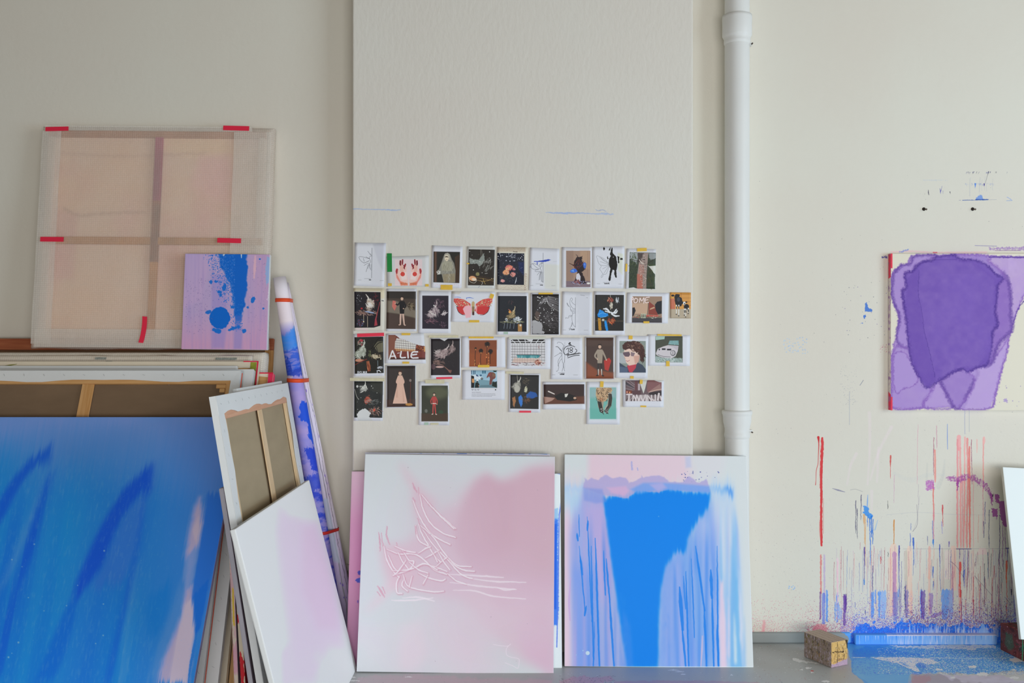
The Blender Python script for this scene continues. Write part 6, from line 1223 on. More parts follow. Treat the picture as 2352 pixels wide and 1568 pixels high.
# 5 flowers on handwritten sheet
def d5(p):
    for y in list(range(112, 165, 12))+list(range(615, 690, 13)):
        p.line('8a5a44', 1.8, [(2010+8*i, y+p.rnd.uniform(-4, 4)) for i in range(48)], a=.55, st=.5, sx=14, sy=6, thr=.5)
    for y in range(460, 690, 14): p.line('7a4a38', 2, [(2380+4*i, y+p.rnd.uniform(-4, 4)) for i in range(9)], a=.6)
    p.poly('a07a50', [(2010, 110), (2400, 110), (2400, 165), (2010, 165)], a=.2, soft=8, st=.5, sx=30, sy=10); p.line('2c1c18', 3, [(2225, 162), (2282, 168)])
    dark(p, [(2012, 180), (2376, 186), (2372, 612), (2010, 606)], '232634', 5, 60, ('5a5e74', '3c4058', '8a8ea0'))
    p.poly('20306c', [(2290, 300), (2372, 300), (2370, 480), (2310, 420)], a=.6, soft=30)
    for x, y, s_, c in ((2165, 380, 46, 'd86a66'), (2130, 440, 44, 'e8a070'), (2220, 470, 38, 'e08a84'), (2085, 555, 26, 'e8989a'), (2190, 370, 26, 'f08a70'), (2145, 395, 24, 'f0b080'), (2235, 395, 20, 'b85a6a')):
        p.ell(c, x, y, s_, s_*.85, soft=8, rough=10, rs=12); p.strokes([c, 'f4d0b0', 'a84a4c', 'f0e0c8'], 26, (x, y), (s_*.8, s_*.7), p.rnd.uniform(0, 180), ln=(8, 22), r=(1.2, 3), spread=90, a=.7)
    p.dots(['e4e4ea', 'b4b8c8'], 40, (2020, 190, 2366, 300), (2, 9), a=.85); p.strokes(['b0b4c4', 'd4d4dc'], 30, (2200, 220), (60, 26), 20, ln=(6, 20), r=(2, 5), spread=90, a=.7); p.strokes(['44584c', '5a6a5a', '2f4038'], 50, (2160, 500), (110, 60), 90, ln=(10, 40), r=(1.5, 3), spread=80, a=.7)
    p.dots(['c8ccd8', '8088a0'], 60, (2020, 300, 2366, 600), (1, 4), a=.7); p.line('dfe2ea', [2, 5, 2], [(2270, 510), (2262, 560), (2250, 595)])
sheet('flower still life print on an old handwritten sheet', FA, [(2012, 98), (2424, 105), (2420, 690), (2002, 676)], d5, bg='ddd6c6')
# 6 wasp
def halfinsect(p, ox, oy, s_, kind):
    K = '55565e'; L_ = lambda q, r=1.7: p.line(K, r, [(ox+x*s_, oy+y*s_) for x, y in q])
    if kind == 'wasp':
        for q in ([(0, -60), (-30, -50), (-22, -20), (-40, 10), (-24, 50), (-30, 90), (-30, 170), (-10, 200), (0, 200)], [(-40, 0), (-90, -40), (-150, -50), (-172, -30), (-150, 20), (-60, 30)], [(-60, 30), (-110, 40), (-100, 60), (-40, 55)], [(-150, -50), (-80, 10), (-40, 20)], [(-30, 60), (-60, 75), (-80, 105)], [(-34, 64), (-50, 110), (-58, 180)], [(-26, 60), (-42, 110), (-48, 170)], [(-20, -60), (-50, -90)], [(-10, -64), (-50, -40), (-45, -20)]): L_(q)
        for y in range(70, 200, 18): L_([(-30, y), (0, y+3)])
    if kind == 'beetle':
        for q in ([(0, -40), (-40, -50), (-76, -110), (-70, -170), (-52, -190), (-40, -165), (-52, -150), (-40, -120), (0, -90)], [(-70, -60), (-100, -90), (-115, -120), (-118, -110), (-96, -70)], [(-72, -62), (-60, -10), (-40, 0), (0, 0)], [(0, 20), (-30, 24), (-46, 60), (-44, 140), (-20, 200), (0, 210)], [(-46, 50), (-90, 60), (-100, 90), (-135, 84), (-136, 98)], [(-48, 60), (-80, 76)], [(-46, 150), (-60, 200), (-84, 250), (-80, 256), (-60, 236)], [(-40, 160), (-52, 210)], [(-70, -30), (-50, -20), (0, -24)], [(-40, 0), (-44, 26)]): L_(q)
def d6(p):
    p.poly('d6d6c8', [(290, 320), (500, 340), (495, 690), (300, 660)], a=.6, soft=40); p.line('4c4c54', 1.8, [(282, 178), (280, 580)]); halfinsect(p, 282, 370, .98, 'wasp')
    p.poly('2743b4', [(190, 288), (270, 276), (345, 262), (385, 268), (350, 288), (290, 298), (210, 294)], soft=3, rough=5); p.line('2743b4', 5, [(160, 292), (196, 292), (200, 330)], rough=3); p.line('2a3c9c', [3, 6, 2, 6, 3], [(95, 362), (104, 366), (110, 364)])
    caption(p, 'wasp', 274, 615); p.line('66666c', 1.6, [(108, 618), (145, 618)], a=.7); p.line('66666c', 1.6, [(395, 620), (445, 620)], a=.7); p.line('9a9aa4', 1.4, [(415, 292), (462, 292)], a=.6)
sheet('line drawing of half a wasp with a dark blue brush mark', FB, [(104, 108), (498, 125), (495, 695), (86, 685)], d6)
# 7 creature with blue wings
def d7(p):
    p.rect('a88a78', 590, 152, 918, 640); p.rect('8f7466', 590, 152, 680, 640, a=.5, soft=30); p.rect('c4a080', 780, 152, 900, 400, a=.6, soft=40); p.rect('7a6a7a', 590, 560, 918, 640, a=.8, soft=16); p.line('8a6a58', 2, [(683, 155), (683, 520)], a=.7); p.line('8a6a58', 2, [(880, 155), (880, 500)], a=.6)
    p.poly('2c2024', [(700, 290), (730, 250), (740, 230), (720, 195), (765, 245), (812, 218), (800, 280), (830, 330), (850, 400), (800, 440), (840, 520), (860, 590), (760, 600), (700, 570), (740, 460), (740, 420), (690, 350)], soft=6, rough=8, rs=14)
    p.poly('5a2c28', [(640, 322), (700, 345), (740, 400), (730, 430), (690, 360)], soft=4, rough=4); p.line('3a2020', 3, [(632, 322), (690, 350)]); p.strokes(['5a2a2c', '3a3040', '7a3a34'], 40, (760, 340), (50, 60), -80, ln=(14, 50), r=(2, 5), spread=40)
    p.poly('3a6ed2', [(640, 425), (680, 395), (720, 395), (745, 430), (700, 450), (655, 448)], soft=5); p.poly('7fb4f0', [(650, 425), (690, 405), (700, 440)], soft=6, a=.8); p.poly('3a68c8', [(815, 330), (840, 305), (862, 325), (860, 370), (840, 400), (822, 370)], soft=5); p.poly('8fb4f0', [(830, 325), (850, 325), (845, 370)], a=.7, soft=6)
    p.poly('d8d4dc', [(730, 470), (760, 450), (785, 500), (780, 560), (750, 580), (722, 520)], soft=5); p.poly('8a4a40', [(700, 560), (760, 540), (790, 600), (700, 590)], soft=6); p.strokes(['3a3f78', '8a90b4', '4a2a34', 'c8c0cc'], 60, (760, 580), (110, 26), 0, ln=(8, 24), r=(2, 5), spread=60); p.ell('eceae4', 890, 592, 24, 12, soft=3)
sheet('print of a dark figure with two blue wings on tan boards', FB, [(534, 102), (940, 108), (932, 658), (530, 650)], d7)
# 8 butterfly half covered in black
def d8(p):
    p.poly('d4d6bc', [(1285, 180), (1360, 200), (1350, 480), (1290, 420)], a=.6, soft=24); K = '77787e'
    for q in ([(1165, 330), (1110, 270), (1040, 232), (1000, 226), (1010, 270), (1040, 340), (1110, 356), (1170, 340)], [(1050, 345), (1060, 370), (1042, 400), (1060, 430), (1090, 470), (1130, 465), (1150, 420), (1168, 370)], [(1080, 470), (1060, 505), (1072, 514), (1092, 476)], [(1170, 345), (1060, 250)], [(1170, 345), (1050, 300)], [(1170, 350), (1080, 400)], [(1170, 352), (1100, 455)], [(1040, 240), (1100, 290), (1160, 318)]): p.line(K, 1.6, q)
    B = '14110f'; p.poly(B, [(1200, 110), (1212, 108), (1218, 190), (1260, 230), (1275, 300), (1280, 360), (1265, 420), (1270, 520), (1255, 518), (1238, 480), (1240, 415), (1215, 410), (1195, 480), (1188, 545), (1175, 562), (1158, 545), (1170, 480), (1185, 400), (1165, 330), (1165, 270), (1190, 225), (1180, 200)], soft=3, rough=5, rs=12)
    for q in ([(1088, 110), (1100, 98), (1112, 130), (1100, 150), (1090, 135)], [(1160, 150), (1185, 100), (1190, 100), (1180, 145)], [(1140, 240), (1152, 230), (1160, 262), (1146, 272)], [(1280, 225), (1305, 235), (1305, 320), (1290, 325)], [(1320, 250), (1352, 255), (1352, 280), (1315, 275)]): p.poly(B, q, rough=5, rs=8, soft=3)
    caption(p, 'butterfly', 1178, 600, 13, 2); p.line('66666c', 1.6, [(1005, 598), (1045, 598)], a=.7); p.line('66666c', 1.6, [(1295, 602), (1350, 602)], a=.7); p.ell('b8b8b8', 1225, 240, 5, 7)
sheet('line drawing of half a butterfly blotted with black ink', FB, [(945, 98), (1378, 90), (1372, 660), (950, 655)], d8)
# 9 birch
def d9(p):
    p.poly('3c4436', [(1448, 170), (1800, 178), (1790, 668), (1432, 656)]); p.poly('b8bcc0', [(1450, 170), (1560, 175), (1550, 330), (1450, 260)], a=.8, soft=20, rough=16, rs=20); p.poly('a8acb0', [(1700, 180), (1800, 185), (1800, 260), (1720, 270)], a=.8, soft=18, rough=12)
    p.strokes(['2a3426', '52603f', '3a4a30'], 120, (1500, 380), (50, 200), 90, ln=(10, 40), r=(3, 8), spread=80, a=.5); p.strokes(['2c3a24', '46562f', '5a4a34'], 90, (1740, 500), (46, 160), 90, ln=(20, 70), r=(3, 8), spread=20, a=.5)
    p.poly('a08c84', [(1555, 178), (1700, 180), (1688, 330), (1675, 500), (1672, 664), (1545, 660), (1550, 480), (1570, 330)], soft=5); p.poly('3c3230', [(1552, 178), (1640, 182), (1600, 280), (1562, 330)], a=.8, soft=14, rough=14, rs=12); p.poly('bc6a58', [(1548, 460), (1620, 470), (1625, 664), (1545, 662)], a=.85, soft=10, rough=4); p.poly('c08070', [(1575, 330), (1640, 340), (1650, 460), (1570, 460)], a=.5, soft=14)
    p.strokes(['2c2624', 'd0c4bc', '5a4a44', 'e0d4cc'], 110, (1625, 420), (46, 220), 10, ln=(6, 24), r=(1.2, 3.5), spread=60, a=.8); p.line('e4d8c8', 4, [(1580, 270), (1600, 300), (1640, 330)]); p.line('201c1a', [4, 8, 4], [(1625, 265), (1655, 272)]); p.line('302a22', 3, [(1690, 320), (1798, 255)]); p.line('302a22', 3, [(1450, 262), (1550, 290)])
    p.poly('d6d4cc', [(1690, 345), (1800, 350), (1830, 340), (1840, 700), (1790, 668), (1786, 560), (1790, 470), (1740, 400)], soft=3, rough=4); p.poly('3f4a30', [(1680, 330), (1798, 330), (1795, 350), (1710, 358)], soft=4)
    p.poly('dedcd8', [(1430, 655), (1500, 645), (1560, 668), (1500, 700), (1430, 690)], soft=3)
sheet('torn photograph of a birch trunk with a red painted base', FB, [(1408, 122), (1802, 132), (1792, 672), (1392, 665)], d9, [(1612, 138, 130, 44, -3, YT), (1402, 380, 24, 104, 3, YT)], curl=.005)
# 10
def d10(p):
    p.poly('d8c8a4', [(70, 640), (490, 650), (490, 800), (440, 800), (430, 700), (70, 700)], a=.6, soft=14, rough=8); dark(p, [(82, 705), (436, 712), (434, 1165), (345, 1190), (86, 1192)], '211d22', 10, 60, ('5a4a4c', '3c3238', '7a6a68'))
    bird(p, 300, 860, 1.1, 62, ['d6cabc', 'e8e0d4', 'a89484', 'c4a890'], 60); p.strokes(['d8d4d0', 'efe8e0'], 30, (265, 880), (40, 30), 30, ln=(20, 60), r=(3, 6), spread=25); p.strokes(['8a3038', '5a2028'], 30, (370, 800), (40, 90), 60, ln=(10, 30), r=(3, 7), spread=80, a=.6)
    p.strokes(['b88a78', '8a6a60', 'd0b0a0', '6a4a4a'], 110, (230, 990), (140, 40), 5, ln=(10, 36), r=(2, 5), spread=40, a=.8); p.line('9ab4dc', [4, 11, 6], [(225, 975), (290, 985), (345, 998)], a=.9, soft=3); p.ell('b03038', 180, 935, 15, 13, soft=4); p.line('a84a50', [4, 5, 9], [(425, 850), (395, 980), (368, 1090)]); p.poly('a8404a', [(360, 1080), (380, 1070), (395, 1160), (350, 1170)], soft=4)
    p.line('c8b49a', 3, [(205, 1010), (208, 1100)]); p.line('c8b49a', 3, [(258, 1040), (260, 1180)]); p.strokes(['6a86b4', '8a3a4a', '40506c'], 40, (160, 1120), (50, 50), 80, ln=(10, 30), r=(2, 6), spread=60, a=.7); p.ell('e8d8b0', 207, 1112, 9, 9); p.dots(['d0d4dc'], 22, (100, 720, 200, 900), (1, 4)); p.line('3a3a3c', 5, [(452, 828), (475, 832)])
    p.poly('e4d0cc', [(90, 1194), (270, 1196), (262, 1232), (100, 1215)], a=.9)
sheet('dark game still life print with browned edges, first in the second row', FA, [(68, 655), (492, 660), (485, 1240), (76, 1232)], d10, bg='dad5c8')
# 11 generic stand-in: dark clothed figure on brown ground
def figure(p, x, y, h, body, legs, head='d8b49c', hair='2c2020', dressy=False, lean_=0, arm=None, shoe='2a2220'):
    s_ = h/400
    if dressy: p.poly(body, [(x-26*s_, y-330*s_), (x+26*s_, y-330*s_), (x+44*s_, y-200*s_), (x+86*s_, y), (x-86*s_, y), (x-40*s_, y-200*s_)], soft=4)
    else:
        p.line(legs, [13*s_, 12*s_, 9*s_], [(x-14*s_, y-180*s_), (x-20*s_, y-90*s_), (x-22*s_, y-6*s_)]); p.line(legs, [13*s_, 12*s_, 9*s_], [(x+12*s_, y-180*s_), (x+20*s_, y-90*s_), (x+30*s_, y-6*s_)])
        p.line(shoe, [7*s_, 8*s_, 4*s_], [(x-22*s_, y-6*s_), (x-34*s_, y), (x-44*s_, y)]); p.line(shoe, [7*s_, 8*s_, 4*s_], [(x+30*s_, y-4*s_), (x+38*s_, y+4*s_), (x+50*s_, y+4*s_)])
        p.poly(body, [(x-32*s_, y-320*s_), (x+32*s_, y-320*s_), (x+36*s_, y-250*s_), (x+28*s_, y-150*s_), (x-28*s_, y-150*s_), (x-34*s_, y-250*s_)], soft=4)
    for a_ in (arm or [[(-28, -310), (-56, -250), (-40, -200)], [(28, -310), (56, -250), (44, -195)]]): p.line(body, [12*s_, 10*s_, 8*s_], [(x+q*s_, y+w_*s_) for q, w_ in a_]); p.ell(head, x+a_[-1][0]*s_, y+a_[-1][1]*s_, 8*s_, 8*s_)
    p.ell(head, x+lean_, y-355*s_, 19*s_, 25*s_, soft=3); p.poly(hair, [(x+lean_-22*s_, y-350*s_), (x+lean_-20*s_, y-385*s_), (x+lean_+18*s_, y-388*s_), (x+lean_+23*s_, y-350*s_), (x+lean_+13*s_, y-370*s_), (x+lean_-12*s_, y-372*s_)], soft=3)
def d11(p):
    p.poly('4c4038', [(522, 700), (912, 702), (908, 1206), (516, 1202)]); p.poly('8d8272', [(522, 820), (660, 830), (912, 960), (912, 1060), (660, 1000), (520, 980)], soft=30, a=.8); p.poly('4f3f38', [(520, 985), (700, 1010), (908, 1070), (908, 1206), (516, 1202)], soft=20); p.poly('2e2a26', [(522, 700), (912, 702), (912, 800), (522, 790)], soft=20, a=.8)
    p.strokes(['2a241e', '5a4a38', '8a7a60'], 40, (840, 890), (50, 40), 20, ln=(14, 44), r=(3, 8), spread=60, a=.7); p.poly('cf7468', [(600, 820), (640, 830), (650, 900), (625, 960), (590, 900)], soft=5)
    figure(p, 725, 1150, 400, '1e1c1e', 'd6b4a4', arm=[[(-28, -300), (-60, -270), (-90, -290)], [(28, -300), (50, -250), (20, -220)]], shoe='d6b4a4')
sheet('print of a plain figure in black with a pink cloth on brown ground', FA, [(518, 662), (925, 664), (924, 1240), (512, 1236)], d11)
# 12 purple bird
def d12(p):
    dark(p, [(1000, 756), (1354, 758), (1352, 1206), (1000, 1202)], '2c2530', 12, 80, ('5c4c5c', '4a3c4c', '3a3040')); bird(p, 1170, 960, 1.15, 100, ['b8a8ac', 'd8ccc8', '8a747c', '6a5660'], 70)
    p.strokes(['e0d8d4', 'c0b0b0', 'a89498'], 30, (1110, 1000), (40, 30), 50, ln=(30, 80), r=(2.5, 5), spread=20); p.strokes(['dad0d0', 'a89aa0'], 20, (1280, 1010), (30, 20), -40, ln=(20, 60), r=(3, 5), spread=20); p.strokes(['7a5a6a', '9a7a88', '5a4250'], 60, (1230, 850), (70, 60), 60, ln=(14, 40), r=(2, 5), spread=70, a=.6)
    p.strokes(['8a5a68', 'a87a84', '5a3c48'], 50, (1100, 1100), (90, 30), 5, ln=(14, 40), r=(2, 5), spread=30, a=.7); p.strokes(['8a6a7c', '6a4a5c'], 40, (1280, 1150), (40, 40), 0, ln=(8, 22), r=(1.5, 4), spread=180, a=.7); p.ell('f4ecec', 1158, 890, 8, 10)
sheet('purplish print of a hanging bird with spread wings, second row', FA, [(952, 690), (1390, 700), (1385, 1265), (945, 1262)], d12)
# 13 moth
def d13(p):
    R = p.rnd
    for s_ in (1, -1):
        f = lambda x: 1685+s_*(x-1685); Q = lambda l: [(f(x), y) for x, y in l]
        p.poly('cf3a3c', Q([(1640, 900), (1560, 900), (1460, 905), (1480, 970), (1540, 1015), (1620, 1010), (1665, 960)]), soft=3); p.line('2c1c1c', [2, 4, 3, 2], Q([(1462, 920), (1490, 980), (1540, 1016), (1590, 1020)])); p.line('2c1c1c', 4, Q([(1460, 905), (1480, 912)]))
        p.poly('d8524c', Q([(1650, 870), (1560, 810), (1480, 796), (1425, 800), (1425, 840), (1470, 900), (1560, 905), (1650, 920)]), soft=3)
        for i in range(46):
            x, y = R.uniform(1430, 1640), 0; y = R.uniform(805, 900)
            if y < 800+max(0, x-1560)*.7+6: continue
            p.ell('f2dcb0', f(x), y, R.uniform(4, 11), R.uniform(3, 6), R.uniform(-40, 40)); p.ell('2c1c1a', f(x)+3, y+2, R.uniform(2, 4), R.uniform(2, 4))
    p.ell('c4a878', 1685, 880, 22, 46, soft=4, rough=5); p.poly('b89a6c', [(1666, 910), (1706, 910), (1700, 1000), (1685, 1030), (1670, 1000)], soft=3)
    for y in range(915, 1030, 20): p.line('2c1c1a', 4, [(1672, y), (1700, y)], a=.8)
    p.ell('4a2a28', 1686, 1000, 13, 24); p.poly('f0b8c0', [(1570, 900), (1640, 890), (1668, 930), (1655, 1050), (1590, 1062), (1570, 1000), (1545, 940)], soft=4, rough=8, rs=14); p.poly('f0c0bc', [(1716, 900), (1740, 890), (1735, 980), (1722, 1000)], a=.8, soft=8)
    p.line('4a6ed0', [2, 3, 2], [(1436, 780), (1480, 778), (1520, 786)]); p.line('4a6ed0', [3, 5, 4, 2], [(1592, 790), (1640, 786), (1690, 796)]); p.line('4a6ed0', 3, [(1600, 790), (1594, 805)]); p.poly('cfc6b0', [(1395, 700), (1530, 700), (1500, 740), (1400, 730)], a=.5, soft=10)
sheet('print of a red spotted moth with spread wings', FA, [(1396, 698), (1985, 705), (1965, 1118), (1392, 1108)], d13, [(1700, 1103, 138, 32, 0, YT), (1938, 765, 50, 62, 20, YT)])
# 14
def d14(p):
    dark(p, [(2022, 760), (2410, 762), (2408, 1244), (2018, 1240)], '20242c', 14, 60, ('444a54', '343840')); bird(p, 2220, 1010, .95, 105, ['b09a6c', 'd8c49a', '8a7650', '6a5a40'], 60); p.ell('e0a050', 2180, 975, 16, 20, soft=5); p.line('c07050', 4, [(2165, 940), (2190, 960), (2200, 980)])
    p.strokes(['e8eaec', 'b8c0c8', '98a0a8'], 46, (2270, 1090), (50, 40), -40, ln=(14, 46), r=(3, 7), spread=50); p.strokes(['d8dce0'], 12, (2130, 1080), (20, 30), 60, ln=(14, 30), r=(2, 5)); p.strokes(['8a8c6c', '6a6c54', 'a8a480'], 60, (2200, 1110), (160, 18), 0, ln=(14, 40), r=(2, 6), spread=20, a=.8)
    for x in (2110, 2150, 2190, 2240): p.line('9aa4b0', 3, [(x, 1130), (x-8, 1200)], a=.8)
    p.rect('b4844c', 2290, 1140, 2345, 1240, soft=4); p.ell('dad4c0', 2325, 1155, 14, 16); p.strokes(['5a3c40', '3c3438'], 20, (2200, 840), (40, 40), 90, ln=(10, 30), r=(2, 5), a=.7)
sheet('blue-black still life print with a golden bird over a white one', FA, [(2010, 712), (2430, 716), (2428, 1290), (2002, 1284)], d14, [(2128, 1262, 60, 30, 0, PGT)])
# 15 feathers
def d15(p):
    dark(p, [(130, 738), (492, 738), (490, 1280), (130, 1278)], '2b2727', 15, 20)
    for i in range(60):
        t = i/60; p.line(p.rnd.choice(['8a8688', 'b8b4b4', '605c60', '4a464a']), [1, 3, 1.5], [(205+30*t, 900), (260+60*t, 800-30*t+60*p.rnd.random()), (360, 770+120*t), (485, 790+170*t+20*p.rnd.random())], a=.6)
    p.poly('353133', [(170, 960), (210, 880), (280, 860), (400, 920), (488, 980), (488, 1200), (380, 1200), (260, 1120), (200, 1080)], a=.8, soft=16); p.strokes(['5a5456', '7a7476', '2a2628', '9a9496'], 130, (370, 1080), (110, 110), 20, ln=(16, 60), r=(1.5, 4), spread=30, a=.5); p.poly('5a4a44', [(165, 1000), (190, 960), (240, 990), (230, 1060), (200, 1090)], soft=10); p.line('c8b4a0', 3, [(165, 1040), (190, 1075), (222, 1084)])
    p.dots(['f2f2f4'], 70, (200, 750, 450, 1270), (1.5, 7)); p.poly('b0aeb0', [(130, 1095), (170, 1085), (215, 1110), (255, 1120), (275, 1160), (260, 1230), (298, 1245), (290, 1270), (135, 1272)], soft=4, rough=6)
    for i in range(14): p.line('8c8a8e', 1.8, [(135+i*10, 1110+p.rnd.uniform(0, 20)), (140+i*10, 1260)], a=.6)
sheet('black and white print of long feathers with a grey painted corner', FB, [(112, 720), (505, 722), (505, 1290), (108, 1284)], d15, [(314, 729, 192, 22, 0, YT)])
# 16 beetle
def d16(p):
    p.poly('cfd0d8', [(720, 720), (920, 730), (930, 1290), (760, 1290)], a=.6, soft=40, rough=20, rs=40); p.line('4c4c54', 1.8, [(718, 780), (716, 1185)]); halfinsect(p, 716, 970, .97, 'beetle'); caption(p, 'beetle', 712, 1218, 14); p.line('66666c', 1.6, [(545, 1220), (585, 1220)], a=.7); p.line('66666c', 1.6, [(832, 1222), (888, 1222)], a=.7); p.line('55555c', 2, [(785, 748), (840, 756)], a=.7); p.line('55555c', 2, [(865, 784), (882, 786)], a=.7)
sheet('line drawing of half a stag beetle on creased white paper', FB, [(540, 700), (940, 712), (932, 1292), (524, 1286)], d16)
# 17
def d17(p):
    dark(p, [(982, 745), (1370, 748), (1365, 1232), (980, 1230)], '2a2826', 17, 30); p.line('b8b0a0', 3, [(1185, 748), (1190, 780)]); p.strokes(['a85a48', '8a3c34', 'd08a6c'], 34, (1185, 810), (40, 34), 80, ln=(12, 34), r=(3, 7), spread=60); p.strokes(['c0b8a8', '8a8070', 'e4dccc'], 34, (1200, 880), (20, 44), 90, ln=(12, 36), r=(3, 7), spread=30); p.strokes(['9aa0a8', 'd8dce0'], 26, (1280, 800), (20, 34), 80, ln=(16, 44), r=(2, 6), spread=30)
    for q in ([(1180, 980), (1140, 940), (1095, 935)], [(1180, 985), (1120, 965)], [(1190, 980), (1230, 990), (1270, 940)], [(1210, 990), (1260, 990), (1282, 960)], [(1200, 1000), (1250, 1030), (1305, 1030)], [(1170, 975), (1130, 925)]): p.line('e4e6ea', [8, 12, 7], q, rough=5)
    p.poly('1f8ade', [(1015, 1010), (1040, 945), (1080, 955), (1110, 985), (1150, 995), (1165, 1030), (1120, 1045), (1060, 1050), (1020, 1045)], soft=3, rough=6, rs=12); p.line('8fd0f4', 2, [(1030, 1010), (1080, 990), (1130, 1000)]); p.line('8fd0f4', 2, [(1050, 1055), (1130, 1040)])
    p.poly('2090e0', [(1105, 1095), (1130, 1085), (1145, 1140), (1158, 1230), (1130, 1232), (1112, 1160)], soft=3, rough=3); p.poly('c08a30', [(1018, 1060), (1058, 1065), (1060, 1110), (1068, 1225), (1030, 1225), (1022, 1130)], soft=3, rough=4); p.strokes(['b8502c', 'd8784c', '8a3820'], 46, (1200, 1085), (50, 40), 70, ln=(12, 40), r=(4, 8), spread=60); p.line('7a6a50', 8, [(985, 1095), (1365, 1100)], a=.5, st=.5); p.ell('c8c0b0', 1090, 1085, 18, 16)
sheet('still life print with white lilies and a bright blue ribbon', FB, [(968, 698), (1385, 705), (1380, 1290), (962, 1286)], d17)
# 18 sailing boats with painted letters
def d18(p):
    p.poly('a08470', [(1485, 765), (1885, 768), (1882, 1122), (1478, 1118)]); p.poly('d8b498', [(1485, 860), (1700, 850), (1700, 1010), (1485, 1000)], a=.7, soft=30); p.rect('3c3c44', 1480, 1055, 1882, 1120, a=.9, soft=20); p.poly('8f4238', [(1710, 835), (1790, 900), (1830, 1020), (1700, 1010)], soft=3); p.poly('c8a080', [(1725, 930), (1782, 905), (1790, 925), (1722, 950)], soft=2)
    p.poly('24252c', [(1790, 880), (1820, 840), (1882, 825), (1882, 1000), (1830, 1010), (1800, 950)], soft=6); p.poly('24252c', [(1485, 920), (1515, 915), (1530, 960), (1500, 1030), (1484, 1040)], soft=6); p.line('3a3030', 3, [(1702, 850), (1690, 1010)]); p.strokes(['b8504c', '7a8a6c', 'd8d0c0', '5a6a4c', '3a2c2c', 'a83a3c'], 110, (1680, 1040), (180, 24), 5, ln=(8, 26), r=(2, 6), spread=30, a=.85)
    for x in (1605, 1630, 1650): p.rect('c4d0b8', x, 1000, x+16, 1060, soft=2); p.rect('2a3430', x+4, 1010, x+11, 1050)
    p.line('d4564c', 6, [(1680, 1030), (1830, 1028)])
    W = 'f4dcd8'
    for q in ([(1488, 775), (1475, 800), (1478, 850)], [(1488, 780), (1500, 800), (1482, 815)]): p.line(W, 6, q)
    p.line(W, 5.5, [(1530, 790), (1508, 815), (1512, 850), (1545, 846), (1558, 810), (1530, 790)]); p.line(W, 5.5, [(1580, 848), (1590, 790), (1612, 830), (1642, 785), (1640, 860)]); p.line(W, 5.5, [(1715, 778), (1665, 790), (1662, 850), (1705, 848)]); p.line(W, 5, [(1664, 818), (1696, 812)])
sheet('wide print of red sails and people with painted white letters', FB, [(1415, 715), (1978, 722), (1962, 1132), (1400, 1128)], d18, [(1672, 1117, 80, 28, 0, YT)])
# 19 cows
def d19(p):
    p.rect('d89a50', 1995, 715, 2272, 940); p.rect('c8745a', 1995, 800, 2060, 945, soft=6)
    for y in (740, 790, 840, 890): p.line('a86a34', 2, [(2060, y), (2272, y)])
    p.line('a86a34', 3, [(2142, 720), (2142, 900)]); p.rect('b4a894', 1995, 940, 2272, 1065, soft=6, st=.3, sx=10, sy=8)
    K = '232226'; p.poly(K, [(2065, 780), (2110, 765), (2150, 790), (2165, 850), (2145, 900), (2100, 910), (2068, 880), (2055, 820)], soft=4); p.ell(K, 2030, 757, 22, 14); p.ell(K, 2108, 753, 18, 14); p.ell(K, 2085, 780, 34, 44, soft=4); p.ell('5a5e6c', 2108, 810, 22, 30, a=.6, soft=10)
    p.ell(K, 2215, 910, 36, 38, soft=4); p.ell(K, 2160, 855, 22, 16); p.ell(K, 2212, 846, 16, 10); p.ell('e4e0dc', 2186, 862, 18, 24, soft=3); p.ell(K, 2190, 870, 8, 10)
    for x, y0, y1 in ((2080, 890, 1010), (2112, 890, 1030), (2188, 940, 1020), (2205, 940, 1045), (2240, 930, 1000)): p.line('e4e0da', [8, 6, 5], [(x, y0), (x, (y0+y1)/2), (x-2, y1)]); p.line(K, [6, 4], [(x, y0+20), (x+2, y0+50)]); p.ell(K, x-2, y1, 8, 7)
sheet('small photograph of a black cow and calf by an orange wall', FB, [(1992, 712), (2275, 716), (2272, 1066), (1996, 1062)], d19, bg='d8b890')
